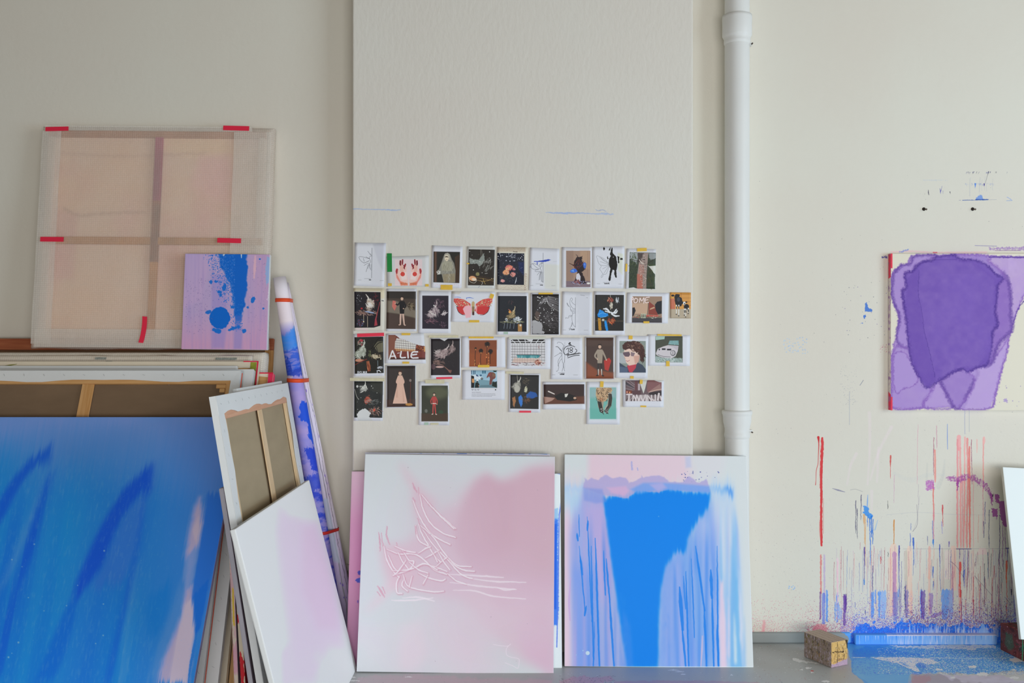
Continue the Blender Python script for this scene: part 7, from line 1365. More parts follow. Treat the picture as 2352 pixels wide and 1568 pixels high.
# 20
def d20(p):
    dark(p, [(84, 84), (474, 74), (480, 566), (90, 576)], '26241f', 20, 50, ('4a4438', '5c5648')); p.poly('7a745c', [(340, 200), (400, 140), (470, 140), (472, 280), (400, 290)], a=.8, soft=10); p.line('15140f', 5, [(310, 240), (360, 180), (400, 110), (460, 90)]); p.line('15140f', 5, [(330, 260), (400, 170), (460, 150)])
    bird(p, 190, 270, 1.25, 100, ['b8bcae', 'd0d4c8', '8a8e80', 'a4a898'], 80); p.strokes(['c8ccc0', '9a9e90'], 26, (135, 300), (30, 50), 70, ln=(30, 70), r=(3, 7), spread=15); p.strokes(['9a9484', 'b8b0a0', '8a3034'], 34, (160, 150), (40, 50), 80, ln=(12, 34), r=(3, 6), spread=60); p.ell('b03a44', 178, 128, 22, 18, soft=5, rough=6)
    p.strokes(['b8a888', '6a5a44', 'd8ccb0', '3c2c24'], 60, (360, 340), (60, 34), 20, ln=(16, 46), r=(2.5, 6), spread=50); p.ell('cfc2a4', 365, 345, 40, 24, 10, a=.8, soft=8, rough=8); p.line('26221c', 4, [(380, 220), (400, 290)]); p.poly('c88a70', [(95, 385), (150, 375), (220, 390), (180, 420), (100, 410)], soft=5, rough=6); p.line('7a3028', 5, [(95, 455), (160, 420), (250, 380)]); p.strokes(['5a6040', '7a7c58'], 30, (290, 300), (16, 50), 90, ln=(10, 30), r=(2, 5))
    p.poly('a0583c', [(245, 410), (280, 400), (300, 470), (300, 540), (270, 545), (250, 480)], soft=5, rough=6); p.strokes(['c87850', '6a3020'], 20, (275, 470), (20, 60), 85, ln=(20, 50), r=(2, 5), spread=10); p.line('8aa0a8', 3, [(398, 400), (400, 470)]); p.ell('f0e8c8', 440, 376, 7, 8); p.strokes(['d4d8e0', 'a4a8b4'], 24, (420, 495), (40, 16), -10, ln=(12, 36), r=(2.5, 5), spread=30)
    x = 130
    for ch in 'DCLNUL': x = p.text('dfe2e8', ch, x, 572, 28, 3.2, gap=.35)
    p.line('dfe2e8', [4, 7, 5], [(385, 540), (415, 532), (440, 552)]); p.line('dfe2e8', 4, [(395, 545), (390, 572)])
sheet('dark game still life print under a long red tape, with cut-off white letters', FC_, [(70, 40), (482, 36), (490, 605), (80, 612)], d20, [(303, 52, 362, 46, -2, RT2)])
# 21 A LIE
def d21(p):
    p.rect('7a3c34', 542, 52, 1040, 380); p.poly('8a5a48', [(542, 60), (640, 60), (622, 250), (600, 380), (542, 380)], soft=8, a=.8); p.poly('e4e0da', [(650, 90), (920, 150), (905, 255), (625, 230), (630, 140)], soft=10); p.poly('e8b070', [(625, 225), (905, 240), (905, 270), (640, 262)], a=.7, soft=12)
    for i in range(12): x = 640+i*24; p.line('4a3a3c', 2, [(x+8, 80+i*6), (x, 265)], a=.8)
    for y in (130, 160, 190, 220): p.line('4a3a3c', 2, [(632, y-10), (912, y+12)], a=.8)
    p.strokes(['c86a30', 'f0a050', '5a2c1c', '3a2018'], 60, (965, 230), (56, 50), 90, ln=(6, 20), r=(2, 6), spread=90); p.rect('f0b060', 1022, 200, 1038, 270, a=.8, soft=4); p.rect('3c2420', 542, 355, 1040, 380, a=.8, soft=6)
    p.poly('d8d9de', [(610, 45), (1050, 30), (1050, 196), (960, 186), (880, 160), (780, 120), (700, 100), (650, 62)], soft=3, rough=5)
    for q in ([(556, 372), (590, 270), (602, 270), (640, 362)], [(575, 335), (630, 332)]): p.line('e8e6e8', 9, q, rough=3)
    for q in ([(712, 268), (704, 348), (768, 352)], [(800, 272), (806, 356)], [(934, 272), (862, 280), (852, 352), (940, 356)], [(866, 315), (920, 306)]): p.line('e8e6e8', 10, q, rough=3)
    p.line('e8e6e8', 4, [(662, 292), (690, 286)])
sheet('torn print of a barred window with painted letters reading A LIE', FC_, [(512, 35), (1020, 30), (1052, 438), (498, 436)], d21, [(780, 42, 118, 28, 0, YT), (778, 427, 92, 26, 0, YT)])
# 22
def d22(p):
    dark(p, [(1118, 105), (1506, 102), (1505, 595), (1118, 596)], '2a2428', 22, 70, ('4c4448', '5c5054')); bird(p, 1290, 300, 1.2, 120, ['b09a98', 'd4c4c0', '7a6466', '9a8484'], 80); bird(p, 1400, 240, .9, 95, ['8a7472', 'b8a4a0', '6a5656'], 50); p.strokes(['d8ccc8', 'a89a98'], 20, (1200, 280), (30, 20), 0, ln=(20, 40), r=(3, 6), spread=40); p.strokes(['7a5c54', '9a7a70', '4a3834'], 60, (1210, 420), (80, 34), 25, ln=(20, 60), r=(2, 4), spread=15)
    p.poly('7a5048', [(1340, 520), (1400, 530), (1385, 572), (1360, 560)], soft=3); p.line('8a6254', [3, 5, 8], [(1260, 450), (1320, 500), (1370, 545)]); p.ell('c8a49c', 1235, 485, 56, 14, soft=5); p.ell('7a5c60', 1150, 480, 30, 40, a=.6, soft=8); p.poly('dcdbdd', [(1225, 100), (1350, 100), (1300, 136)], soft=3)
sheet('print of hanging birds and a hunting horn with red tape below', FC_, [(1108, 92), (1518, 90), (1520, 635), (1112, 640)], d22, [(1288, 74, 400, 32, 0, MT), (1297, 634, 216, 26, -1, RT2)])
# 23 palms
def d23(p):
    p.rect('8f4c2c', 1636, 124, 2006, 478); p.rect('7a4430', 1636, 124, 2006, 240, a=.5, soft=40); p.rect('a85830', 1640, 300, 1900, 478, a=.5, soft=60)
    for x, y, s_, b_ in ((1880, 175, 40, 470), (1795, 262, 30, 470), (1922, 272, 36, 440), (1722, 230, 12, 460)):
        p.line('3a2018', 4, [(x, y), (x-6, (y+b_)/2), (x-4, b_)]); 
        for i in range(16): a = i*.393+p.rnd.uniform(-.1, .1); p.line('231a18', [4, 5, 2], [(x, y), (x+s_*.6*math.cos(a), y+s_*.6*math.sin(a)), (x+s_*math.cos(a), y+s_*math.sin(a)+4)])
    for x, y in ((1710, 400), (1712, 440), (1775, 440), (1776, 460), (1872, 320), (1870, 350), (1898, 360), (1900, 400), (1880, 450), (1898, 300), (1880, 210), (1795, 295), (1722, 250), (1706, 460), (1898, 440)): p.line('f8a860', [4, 2], [(x, y-8), (x, y+8)])
    p.ell('ff8a50', 1868, 355, 10, 8, a=.8, soft=6)
sheet('square print of four palm trees against a burnt orange sky', FC_, [(1532, 72), (2118, 78), (2122, 490), (1528, 492)], d23, [(1795, 87, 336, 26, 0, YT), (1828, 474, 156, 34, 0, YT)])
# 24 tiled pool
def d24(p):
    p.z(1160, 770, 18.445); p.rect('d4d2d4', 260, 160, 1700, 1290); p.rect('1c1a1c', 260, 175, 1700, 240); p.rect('1c1a1c', 260, 275, 1700, 320)
    for a_, b_ in (((270, 170), (450, 330)), ((545, 165), (670, 330)), ((850, 165), (880, 330)), ((1180, 170), (1090, 330)), ((1430, 170), (1310, 330)), ((1700, 190), (1520, 330))): p.line('e8e8ea', 14, [a_, b_])
    p.poly('d8d6d8', [(880, 165), (1180, 165), (1110, 250), (1030, 245)])
    for y in (460, 580, 690, 800, 920, 1045, 1150): p.line('4a4648', 8, [(262, y), (1695, y+8)], a=.85, st=.3, sx=90, sy=9)
    for x in (320, 415, 525, 635, 735, 845, 960, 1095, 1225, 1335, 1450, 1555, 1680): p.line('5a5658', 7, [(x, 350), (x, 1150)], a=.75, st=.5, sx=9, sy=120, thr=.45)
    p.poly('dcb4a0', [(380, 960), (1450, 960), (1600, 1150), (300, 1150)], a=.6, soft=60); p.poly('3a8a90', [(490, 830), (1440, 835), (1480, 900), (1400, 960), (540, 950)], soft=12, rough=20, rs=40)
    for i in range(46): x = p.rnd.uniform(530, 1420); p.line(p.rnd.choice(['a8dce0', '1c5a64', '6ab8bc', '2a7078', 'd0ecec']), [4, 10, 6], [(x, 850), (x+p.rnd.uniform(-30, 30), 950)], a=.7)
    p.line('1c4048', 10, [(500, 830), (1450, 835), (1470, 880)])
    for i in range(60): x = p.rnd.uniform(270, 1680); y = p.rnd.uniform(1150, 1285); p.line(p.rnd.choice(['3a1c20', '2a1418', 'e8c8cc', '8a4a50']), [8, 14, 6], [(x, y), (x+60, y+p.rnd.uniform(-10, 14))], a=.85)
    p.strokes(['c8907c', '8a3c34', '5a2420', 'e8b8a0', 'a85048'], 60, (1370, 1140), (110, 90), 30, ln=(30, 80), r=(8, 20), spread=90); p.strokes(['b89a9c', '8a6a6c'], 16, (1440, 480), (50, 60), 90, ln=(20, 60), r=(6, 12), spread=40, a=.7)
sheet('print of a white tiled room with a turquoise drip band', FC_, [(2146, 88), (2735, 100), (2730, 512), (2142, 508)], d24, [(2420, 92, 500, 26, 0, plain('pale_tape', 'd8d8c8', .6))])
# 25 cricket 18
def d25(p):
    p.z(1260, 765, 14.26); K = '55565e'
    p.line('8a8b92', 3, [(532, 280), (528, 1140)]); 
    for q in ([(285, 330), (300, 295), (350, 288), (420, 310), (470, 360), (490, 400)], [(495, 400), (530, 410)], [(480, 430), (460, 500), (440, 580), (436, 700), (440, 830), (460, 940), (480, 970)], [(500, 420), (495, 500), (490, 620)], [(510, 620), (530, 700), (520, 900), (500, 960)], [(460, 500), (500, 500)], [(235, 430), (290, 425), (360, 480), (430, 570)], [(240, 440), (300, 440), (430, 585)], [(200, 750), (210, 735), (350, 650), (380, 620), (440, 640)], [(360, 640), (430, 670)], [(430, 700), (360, 800), (310, 900), (312, 970)], [(436, 820), (380, 880), (345, 960), (330, 1000)], [(318, 980), (322, 1050), (340, 1100)], [(335, 1110), (310, 1200), (265, 1240), (255, 1225)], [(485, 980), (482, 1080), (440, 1240)], [(490, 1080), (510, 1170), (528, 1230)]): p.line(K, 4.5, q)
    p.line('2c2c30', 7, [(320, 1020), (318, 1060)]); p.line(K, 8, [(484, 980), (482, 1090)]); p.line(K, 7, [(370, 500), (430, 575)])
    B = '1c1a1e'; p.line(B, 9, [(860, 440), (800, 410), (720, 398), (640, 405), (560, 440), (510, 500), (488, 570), (500, 630), (540, 680), (600, 695), (660, 690)]); p.line(B, 9, [(870, 500), (910, 525), (925, 560), (900, 600), (840, 650), (700, 690)])
    p.line(B, 9, [(585, 515), (650, 475), (645, 620)]); p.line(B, 9, [(740, 540), (700, 510), (700, 475), (740, 455), (785, 480), (790, 510), (740, 545), (700, 570), (695, 600), (735, 620), (775, 600), (780, 565), (740, 540)])
    p.line(B, 13, [(690, 300), (715, 305), (670, 325), (665, 350), (710, 345)]); p.line(B, 8, [(700, 340), (705, 390)]); p.line(B, 8, [(700, 350), (750, 378)])
    p.line(B, 10, [(590, 670), (640, 650), (660, 650)]); p.line(B, 10, [(640, 660), (630, 750)]); p.line(B, 9, [(630, 700), (670, 690)]); p.line(B, 9, [(672, 670), (668, 712)])
    x = 690; y = 700
    for w_ in range(7): p.line(B, 8, [(x, y), (x+14, y-22), (x+26, y), (x+44, y-20)]); x += 46; y -= 8
    p.line(B, 9, [(1000, 632), (1045, 645)]); p.line(B, 10, [(630, 790), (760, 740), (880, 712), (1005, 702)])
    p.text('1f1f24', 'cricket', 375, 1350, 50, 6, gap=.1); p.line('44444a', 5, [(318, 1290), (525, 1290)], a=.9, st=.3, sx=10); p.line('8a8a90', 6, [(118, 1358), (215, 1358)], a=.8); p.line('8a8a90', 6, [(815, 1360), (950, 1360)], a=.8)
sheet('line drawing of half a cricket with the number 18 circled in black marker', FD, [(395, 88), (806, 92), (812, 655), (380, 650)], d25)
# 26 stand-in figure
def d26(p):
    p.rect('4c3a34', 862, 90, 1228, 640); p.poly('8a4c34', [(862, 420), (1000, 520), (1228, 560), (1228, 640), (862, 640)], soft=40); p.poly('5a463c', [(862, 90), (1228, 90), (1228, 200), (862, 200)], a=.5, soft=40)
    p.poly('b83a34', [(1100, 400), (1170, 360), (1200, 400), (1160, 540), (1110, 520)], soft=6); figure(p, 1045, 600, 440, 'a39484', '3a3434', arm=[[(-30, -300), (-60, -240), (-30, -200)], [(30, -300), (60, -240), (80, -190)]]); p.line('d8ccc0', [8, 7, 5], [(1027, 520), (1026, 590)], a=.9); p.line('d8ccc0', [8, 7, 5], [(1068, 520), (1072, 590)], a=.9)
sheet('brown print of a plain standing figure in a grey jacket with a red cloth', FD, [(842, 76), (1244, 84), (1240, 655), (838, 648)], d26)
# 27 woman with sunglasses
def d27(p):
    p.rect('8a948c', 1310, 136, 1664, 562); p.rect('b8bcc0', 1310, 300, 1400, 440, a=.8, soft=20); p.poly('3f4a5c', [(1310, 430), (1400, 490), (1560, 430), (1620, 460), (1664, 520), (1664, 562), (1312, 562)], soft=6); p.poly('5a6a84', [(1312, 480), (1420, 500), (1420, 562), (1312, 562)], a=.8, soft=8)
    p.poly('c04050', [(1410, 470), (1540, 440), (1530, 500), (1480, 560), (1440, 556)], soft=6); p.poly('e8c8b8', [(1375, 260), (1440, 240), (1520, 250), (1580, 330), (1570, 400), (1540, 450), (1440, 470), (1400, 430), (1385, 370), (1365, 330)], soft=6); p.poly('c89080', [(1500, 340), (1590, 330), (1570, 420), (1520, 450)], a=.6, soft=16)
    p.poly('4a2c28', [(1360, 250), (1345, 200), (1390, 145), (1480, 136), (1580, 150), (1640, 220), (1655, 320), (1640, 400), (1610, 430), (1590, 400), (1590, 330), (1530, 290), (1500, 250), (1430, 240), (1390, 265)], soft=6, rough=14, rs=20); p.strokes(['6a4438', '2c1a18', '8a6454', 'c8a890'], 80, (1510, 210), (120, 60), 20, ln=(14, 44), r=(2, 5), spread=60, a=.6); p.strokes(['5a3830', '2c1a18'], 30, (1625, 340), (20, 80), 70, ln=(14, 40), r=(3, 6), spread=40)
    p.poly('6a5660', [(1355, 290), (1440, 282), (1455, 320), (1435, 350), (1385, 348), (1362, 320)], soft=4); p.poly('7a6670', [(1462, 285), (1520, 300), (1500, 345), (1465, 340)], soft=4, a=.85); p.line('d8c8b8', 3, [(1352, 288), (1450, 280), (1540, 300), (1560, 290)]); p.line('b04450', [3, 6, 3], [(1398, 402), (1420, 408), (1445, 398)]); p.line('f4e8e4', 2, [(1405, 404), (1436, 402)]); p.line('c09080', 2, [(1388, 340), (1375, 368), (1392, 372)])
sheet('photo print of a curly haired woman in large tinted sunglasses', FD, [(1262, 64), (1702, 68), (1686, 640), (1256, 632)], d27, [(1460, 86, 52, 50, 2, YT), (1477, 625, 48, 36, 3, YT)])
# 28 car
def d28(p):
    p.rect('4a4e42', 1796, 70, 2164, 422); p.poly('a0b0ac', [(1796, 340), (1900, 360), (2164, 370), (2164, 422), (1796, 422)], soft=16, rough=12, rs=14); p.poly('a8c4b8', [(1798, 72), (1925, 72), (1920, 110), (1800, 124)], soft=4); p.poly('cfc8cc', [(1802, 300), (1830, 240), (1900, 210), (1970, 190), (2110, 200), (2100, 270), (2070, 340), (2010, 372), (1880, 355), (1810, 325)], soft=5); p.poly('7aa4a4', [(1970, 180), (1990, 130), (2110, 128), (2114, 190)], soft=5); p.poly('b8b0b8', [(1960, 200), (2110, 200), (2090, 260), (2040, 220)], a=.7, soft=8)
    p.rect('2c2c34', 1885, 234, 1935, 256, soft=3); p.rect('2c2c34', 1955, 240, 2012, 262, soft=3); p.ell('3a3a40', 1850, 250, 9, 12); p.ell('4a4a50', 2035, 298, 34, 38, soft=3); p.ell('cfc8cc', 2033, 296, 26, 30, soft=3); p.line('4a4a50', 3, [(2033, 275), (2033, 318)]); p.line('5a5a62', 3, [(1830, 318), (1900, 342), (2000, 350)]); p.strokes(['c8d8d0', '8aa09a', '5a6a5c', 'e4ece8'], 110, (1980, 395), (170, 24), 0, ln=(5, 16), r=(1.5, 5), spread=180, a=.8); p.dots(['7aa8a8', 'b8ccc8'], 40, (1990, 130, 2110, 190), (1, 4), a=.7)
sheet('photo print of a frosted white sports car, rightmost in the third row', FD, [(1690, 45), (2266, 58), (2258, 472), (1686, 466)], d28, [(1985, 55, 326, 22, 1, YT), (1962, 440, 46, 70, 0, YT)])
# 29
def d29(p):
    dark(p, [(82, 678), (468, 682), (460, 1172), (82, 1168)], '2b2d2c', 29, 70, ('4c504e', '5c605c')); p.poly('3f4038', [(300, 690), (466, 690), (466, 860), (300, 800)], a=.6, soft=30); bird(p, 220, 770, .75, 95, ['d4d4cc', 'eceae2', '9a9a94'], 50); p.ell('c8c8c4', 122, 750, 15, 17); p.strokes(['b8b8b0'], 14, (180, 750), (40, 16), 20, ln=(14, 40), r=(2, 4))
    p.poly('b05040', [(210, 950), (240, 890), (290, 900), (290, 950), (240, 1000)], soft=5, rough=10); p.strokes(['c86a50', '7a3028', '8a5a44'], 40, (260, 920), (50, 50), 60, ln=(12, 40), r=(2, 5), spread=60, a=.8); p.strokes(['9aa09c', '6a706c', 'c8ccc8'], 50, (300, 960), (110, 40), 10, ln=(14, 40), r=(2, 4), spread=40, a=.6); p.strokes(['a88478', '8a5c54', 'd4b0a0', '6a4844'], 80, (350, 1080), (90, 60), 60, ln=(12, 44), r=(2, 5), spread=60, a=.75); p.line('c0c0b8', 2.5, [(90, 790), (110, 880), (140, 930)]); p.dots(['e0e0dc'], 14, (100, 700, 450, 1150), (2, 6)); p.ell('c85a48', 350, 1070, 16, 20, soft=6)
    p.poly('d5d6d6', [(115, 1140), (130, 1100), (180, 1060), (230, 1052), (270, 1080), (300, 1110), (280, 1160), (310, 1180), (330, 1215), (130, 1215), (125, 1180)], soft=3, rough=8, rs=14)
sheet('dark still life print with a torn white hole at its foot, bottom left sheet', FC_, [(74, 668), (482, 664), (468, 1212), (76, 1210)], d29, [(255, 655, 462, 40, 1, MT)])
# 30 stand-in
def d30(p):
    p.poly('3a3230', [(524, 472), (905, 470), (905, 1020), (525, 1024)]); p.poly('4c3630', [(525, 930), (905, 920), (905, 1020), (525, 1024)], a=.8, soft=20); figure(p, 700, 980, 460, 'dfb8a4', 'dfb8a4', dressy=True, arm=[[(-20, -310), (-40, -250), (-10, -230)], [(20, -310), (42, -250), (14, -220)]], hair='4a2c24')
    p.poly('c89a86', [(640, 900), (660, 700), (672, 900)], a=.5, soft=10); p.poly('c89a86', [(740, 960), (730, 760), (760, 960)], a=.5, soft=10); p.line('6a3c34', 4, [(840, 700), (836, 980)]); p.ell('8a7a74', 838, 668, 16, 20, soft=5, rough=5); p.ell('c08a4c', 820, 992, 50, 18, soft=4, rough=4)
sheet('print of a plain figure in a long pink gown on dark brown', FC_, [(508, 460), (914, 460), (912, 1036), (512, 1036)], d30)
# 31 stand-in
def d31(p):
    p.rect('3a3c30', 990, 735, 1345, 1216); p.ell('666a50', 1200, 830, 150, 90, a=.7, soft=90); p.rect('4c3a2c', 990, 1110, 1345, 1216, a=.9, soft=24); figure(p, 1160, 1120, 300, 'b84844', 'b84844', arm=[[(-28, -300), (-60, -240), (-50, -190)], [(28, -300), (56, -240), (50, -180)]], shoe='e0d0c0'); p.line('e8dcd0', 5, [(1140, 975), (1185, 975)]); p.ell('7a7c74', 1052, 1075, 20, 26, a=.8, soft=6, rough=6); p.ell('34503a', 1250, 1090, 34, 24, a=.8, soft=10)
sheet('print of a small plain figure in red on olive ground', FC_, [(950, 680), (1356, 690), (1366, 1272), (950, 1266)], d31, [(1170, 682, 260, 50, 1, MT), (1056, 1250, 56, 34, 0, PGT), (1165, 1253, 110, 26, 0, MT)])
# 32 elephant picture with caption lines
def d32(p):
    p.z(1055, 840, 18.445); p.rect('a8c8d8', 500, 190, 1600, 930); p.rect('8fb8cc', 700, 200, 1500, 560, a=.6, soft=60)
    for x in (505, 590, 650): p.rect('1f4a6c', x, 195, x+30, 360, soft=8)
    p.rect('4a7c94', 965, 200, 1035, 325, soft=6); p.rect('4a7c94', 1055, 200, 1125, 325, soft=6); p.poly('d8e4ec', [(520, 400), (720, 360), (860, 430), (1000, 480), (1010, 570), (640, 580), (520, 540)], soft=12); p.poly('1f3a6c', [(705, 380), (740, 360), (830, 450), (730, 440)], soft=8); p.rect('2a5a7c', 870, 370, 945, 440, soft=6); p.ell('1c2024', 955, 545, 50, 50); p.ell('c8d0d4', 955, 545, 22, 22)
    p.poly('7aa0ac', [(500, 580), (1000, 590), (1250, 620), (1600, 640), (1600, 930), (500, 930)], soft=16); p.poly('5a7880', [(900, 820), (1600, 800), (1600, 930), (800, 930)], a=.7, soft=50)
    p.poly('7a4844', [(1150, 500), (1180, 420), (1240, 300), (1300, 262), (1450, 275), (1530, 340), (1540, 480), (1500, 540), (1420, 580), (1390, 660), (1370, 790), (1270, 800), (1280, 660), (1300, 520), (1260, 440), (1200, 500)], soft=10); p.poly('8a6c50', [(1400, 290), (1520, 340), (1530, 460), (1400, 460)], a=.7, soft=30); p.poly('b04a40', [(1230, 330), (1330, 320), (1320, 400), (1240, 410)], a=.6, soft=30); p.poly('1c2a24', [(1400, 680), (1590, 660), (1590, 930), (1380, 850)], soft=16); p.poly('a8c4dc', [(1450, 620), (1560, 560), (1595, 640), (1500, 690)], soft=10); p.poly('1c3020', [(1420, 205), (1600, 205), (1540, 260), (1460, 250)], soft=8)
    p.poly('16181c', [(500, 400), (620, 440), (640, 760), (620, 930), (500, 930)], soft=10); p.poly('d89a60', [(530, 540), (620, 540), (640, 690), (580, 730), (535, 690)], soft=10); p.ell('16181c', 595, 480, 32, 36); p.poly('14201c', [(680, 720), (740, 690), (800, 700), (850, 790), (820, 930), (650, 930)], soft=8); p.ell('f0f4f4', 765, 620, 50, 40, soft=5); p.ell('20181a', 760, 660, 38, 22); p.line('c88070', [14, 10], [(820, 830), (840, 870)])
    p.rect('d7d7dc', 500, 932, 1600, 1000, soft=6)
    K = '5a5a60'; p.line(K, 6, [(562, 1045), (530, 1010), (535, 985), (562, 1000), (590, 985), (595, 1010), (562, 1045)], a=.8); p.line(K, 6, [(680, 1045), (650, 1020), (660, 990), (700, 988), (712, 1015), (700, 1040), (716, 1050)], a=.8); p.line(K, 6, [(770, 992), (832, 990), (800, 1045), (770, 992)], a=.8); p.poly('111114', [(1512, 990), (1555, 990), (1555, 1045), (1533, 1028), (1512, 1045)])
    for y, x0, x1, w_ in ((1118, 540, 910, 9), (1186, 530, 1530, 7), (1240, 530, 1540, 7), (1290, 530, 1380, 7)):
        x = x0
        while x < x1: l = p.rnd.uniform(20, 70); p.line('4a4a50', w_, [(x, y), (min(x1, x+l), y)], a=.75, st=.6, sx=7, sy=9, thr=.5); x += l+14
sheet('print of an elephant in a blue street with small text lines below', FC_, [(1540, 525), (2115, 530), (2112, 930), (1540, 925)], d32)
# 33
def d33(p):
    dark(p, [(2190, 590), (2575, 595), (2570, 1052), (2186, 1046)], '2b2a2a', 33, 40, ('484440', '5c5040')); bird(p, 2290, 720, .9, 110, ['b0aca0', 'd0ccc0', '7a766c'], 60); p.ell('b8b4a8', 2280, 780, 40, 50, soft=10, rough=8); p.line('a8a498', 3, [(2280, 600), (2285, 680)]); p.strokes(['d8d4b8', 'a8a488'], 16, (2392, 800), (20, 30), -50, ln=(20, 50), r=(4, 8), spread=20); p.strokes(['6a5a48', '8a7a60'], 26, (2390, 680), (40, 50), 60, ln=(14, 40), r=(2, 4), spread=60, a=.6)
    p.poly('2a5aa4', [(2400, 860), (2460, 810), (2530, 830), (2560, 880), (2480, 910), (2410, 900)], soft=10, rough=10); p.poly('3a78c8', [(2296, 890), (2330, 860), (2356, 900), (2350, 1000), (2330, 1030), (2305, 960)], soft=6, rough=8); p.poly('a8744c', [(2215, 900), (2250, 880), (2262, 940), (2242, 1030), (2222, 1000)], soft=6, rough=8); p.strokes(['8a5a3c', '6a4630', 'a8744c'], 40, (2390, 920), (60, 40), 30, ln=(14, 40), r=(2, 4), spread=80, a=.7)
sheet('dark still life print with royal blue fabric, red tape under it', FC_, [(2172, 570), (2595, 574), (2592, 1100), (2164, 1092)], d33, [(2250, 562, 240, 30, 2, MT), (2388, 1088, 160, 26, 0, RT2)])
# 34 stand-in
def d34(p):
    p.poly('3c2c2a', [(285, 720), (835, 718), (835, 980), (288, 985)]); p.poly('6a4030', [(285, 900), (835, 880), (835, 980), (288, 985)], a=.9, soft=30); p.poly('b08a7c', [(290, 885), (440, 905), (400, 940), (300, 980)], soft=6); p.poly('1c191a', [(430, 880), (520, 835), (640, 850), (720, 880), (735, 930), (640, 950), (470, 930)], soft=8); p.ell('c8a48c', 708, 905, 20, 16, soft=3); p.poly('d8d4cc', [(570, 850), (620, 845), (600, 890), (575, 895)], soft=4); p.line('d8ccc4', [9, 7], [(352, 815), (430, 850)])
sheet('wide brown print of a plain figure lying down in dark clothes', FD, [(272, 684), (850, 688), (852, 1058), (276, 1056)], d34)
# 35 leopard
def d35(p):
    p.rect('74b4aa', 910, 762, 1264, 1186); p.rect('a0b8bc', 910, 762, 1264, 900, a=.7, soft=60); p.rect('62b0a2', 910, 1050, 1264, 1186, a=.6, soft=60)
    p.poly('c8a680', [(995, 764), (1200, 764), (1215, 800), (1190, 840), (1160, 900), (1120, 950), (1060, 960), (1010, 930), (990, 860)], soft=6); p.poly('b0a898', [(1160, 830), (1205, 830), (1212, 940), (1200, 1010), (1170, 1050), (1150, 1090), (1110, 1080), (1110, 1040), (1150, 980)], soft=5); p.poly('a89c88', [(1010, 930), (1070, 950), (1100, 960), (1090, 1020), (1100, 1080), (1090, 1110), (1050, 1080), (1020, 1020)], soft=5)
    R = p.rnd
    for i in range(170):
        x, y = R.uniform(995, 1205), R.uniform(770, 945)
        if 985+abs(y-860)*.1 < x < 1210-(y-770)*.35: p.ell('3a2c22', x, y, R.uniform(3, 6), R.uniform(2.5, 5), R.uniform(0, 90))
    for i in range(26): y = 850+i*9; x = 1195-abs(y-900)*.12 if y < 1000 else 1185-(y-1000)*.7; p.line('23211e', 4, [(x-26, y+6), (x, y), (x+14, y+8)], a=.9)
    for i in range(18): y = 950+i*8; x = 1030+(y-950)*.22; p.line('23211e', 4, [(x-14, y), (x+10, y+5), (x+30, y)], a=.9)
    for cx_, cy_ in ((1070, 1075), (1135, 1085)): p.ell('2c2824', cx_, cy_, 24, 30, soft=5, rough=6); p.dots(['e0dcd4'], 14, (cx_-20, cy_-30, cx_+20, cy_+20), (2, 5))
    p.line('2c2824', [6, 3], [(1080, 1100), (1098, 1125)]); p.line('2c2824', [6, 3], [(1140, 1105), (1160, 1118)]); p.poly('a86a48', [(1035, 900), (1090, 905), (1085, 960), (1040, 955)], a=.5, soft=14)
sheet('print of a leopard reaching down through turquoise water', FD, [(868, 685), (1320, 692), (1312, 1262), (862, 1255)], d35, [(1071, 718, 46, 80, 4, YT)])
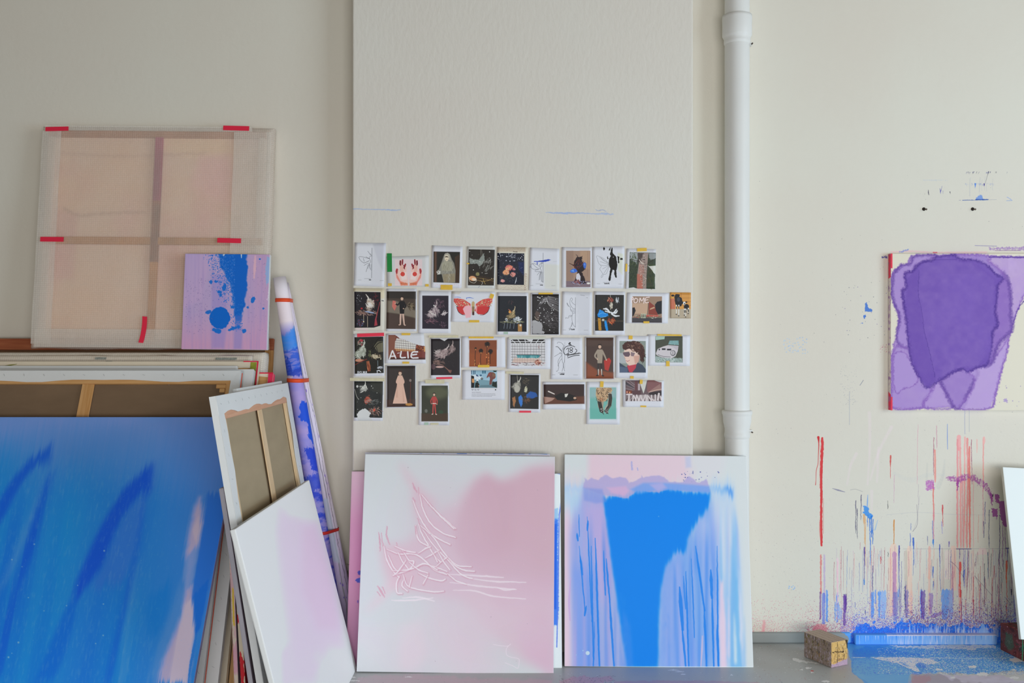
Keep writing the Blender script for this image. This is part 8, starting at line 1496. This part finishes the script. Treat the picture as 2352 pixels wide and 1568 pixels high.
# 36 street
def d36(p):
    p.z(1425, 865, 20.905); p.rect('6a585c', 240, 170, 1975, 1170); p.poly('d0cfc8', [(950, 160), (1290, 160), (1200, 560), (1120, 820), (1040, 600), (970, 400)], soft=14); p.poly('8a5c5c', [(1340, 150), (1560, 160), (1975, 280), (1975, 640), (1340, 760), (1280, 700), (1290, 300)], soft=14, st=.3, sx=30, sy=30); p.poly('a8857c', [(1480, 640), (1900, 340), (1975, 640), (1360, 760)], a=.7, soft=14); p.line('d8b8a8', 14, [(1370, 750), (1660, 660), (1960, 600)])
    for a_, b_ in (((250, 190), (700, 500)), ((250, 380), (700, 600)), ((430, 180), (690, 400)), ((250, 560), (700, 680))): p.line('9a888c', 12, [a_, b_])
    p.poly('3c3c44', [(250, 230), (640, 520), (640, 560), (250, 380)], a=.7, soft=20); p.rect('6a4448', 700, 220, 840, 660, soft=10); p.rect('b8a8ac', 850, 330, 950, 660, soft=14); p.rect('7a3c30', 260, 660, 560, 830, soft=20); p.ell('f0b098', 320, 740, 36, 36, soft=10); p.ell('f0b070', 450, 760, 30, 40, soft=10); p.rect('5a3c40', 560, 660, 1000, 860, a=.8, soft=30); p.poly('2c2428', [(1380, 780), (1640, 720), (1975, 690), (1975, 960), (1400, 880)], a=.85, soft=20)
    p.rect('8a7a7c', 240, 880, 1975, 1170, a=.8, soft=20)
    for i in range(14): p.line('241c20', [14, 10], [(280+i*125, 1160), (330+i*120, 1050)], a=.85); p.line('e8dcdc', [10, 8], [(340+i*125, 1165), (420+i*115, 1030)], a=.8)
    W = 'ddd0d0'; p.line(W, 34, [(300, 850), (560, 850)]); p.line(W, 36, [(420, 870), (410, 1160)]); p.line(W, 30, [(600, 1160), (630, 900), (760, 1140)]); p.line(W, 30, [(760, 1150), (790, 890), (880, 1140)]); p.line(W, 34, [(900, 1150), (990, 900), (1060, 1150)]); p.line(W, 30, [(1120, 1150), (1210, 880), (1260, 1150)]); p.line(W, 28, [(1330, 1150), (1300, 900), (1500, 1150)]); p.line(W, 30, [(1500, 900), (1520, 1090), (1680, 1140)]); p.line(W, 34, [(1680, 880), (1680, 1130)]); p.line(W, 46, [(1850, 820), (1800, 1110)]); p.line(W, 34, [(1930, 960), (1960, 1100)]); p.poly('c8bcba', [(900, 880), (1300, 850), (1400, 1000), (860, 1020)], a=.6, soft=40)
    p.poly('d9d8d6', [(1560, 140), (2020, 120), (2010, 265), (1880, 260), (1700, 200)], soft=10)
sheet('torn print of a city street with giant white letters, bottom right sheet', FD, [(1350, 655), (1910, 668), (1905, 1028), (1358, 1022)], d36, [(1602, 685, 40, 56, 5, YT), (1632, 1016, 78, 22, 2, YT)])
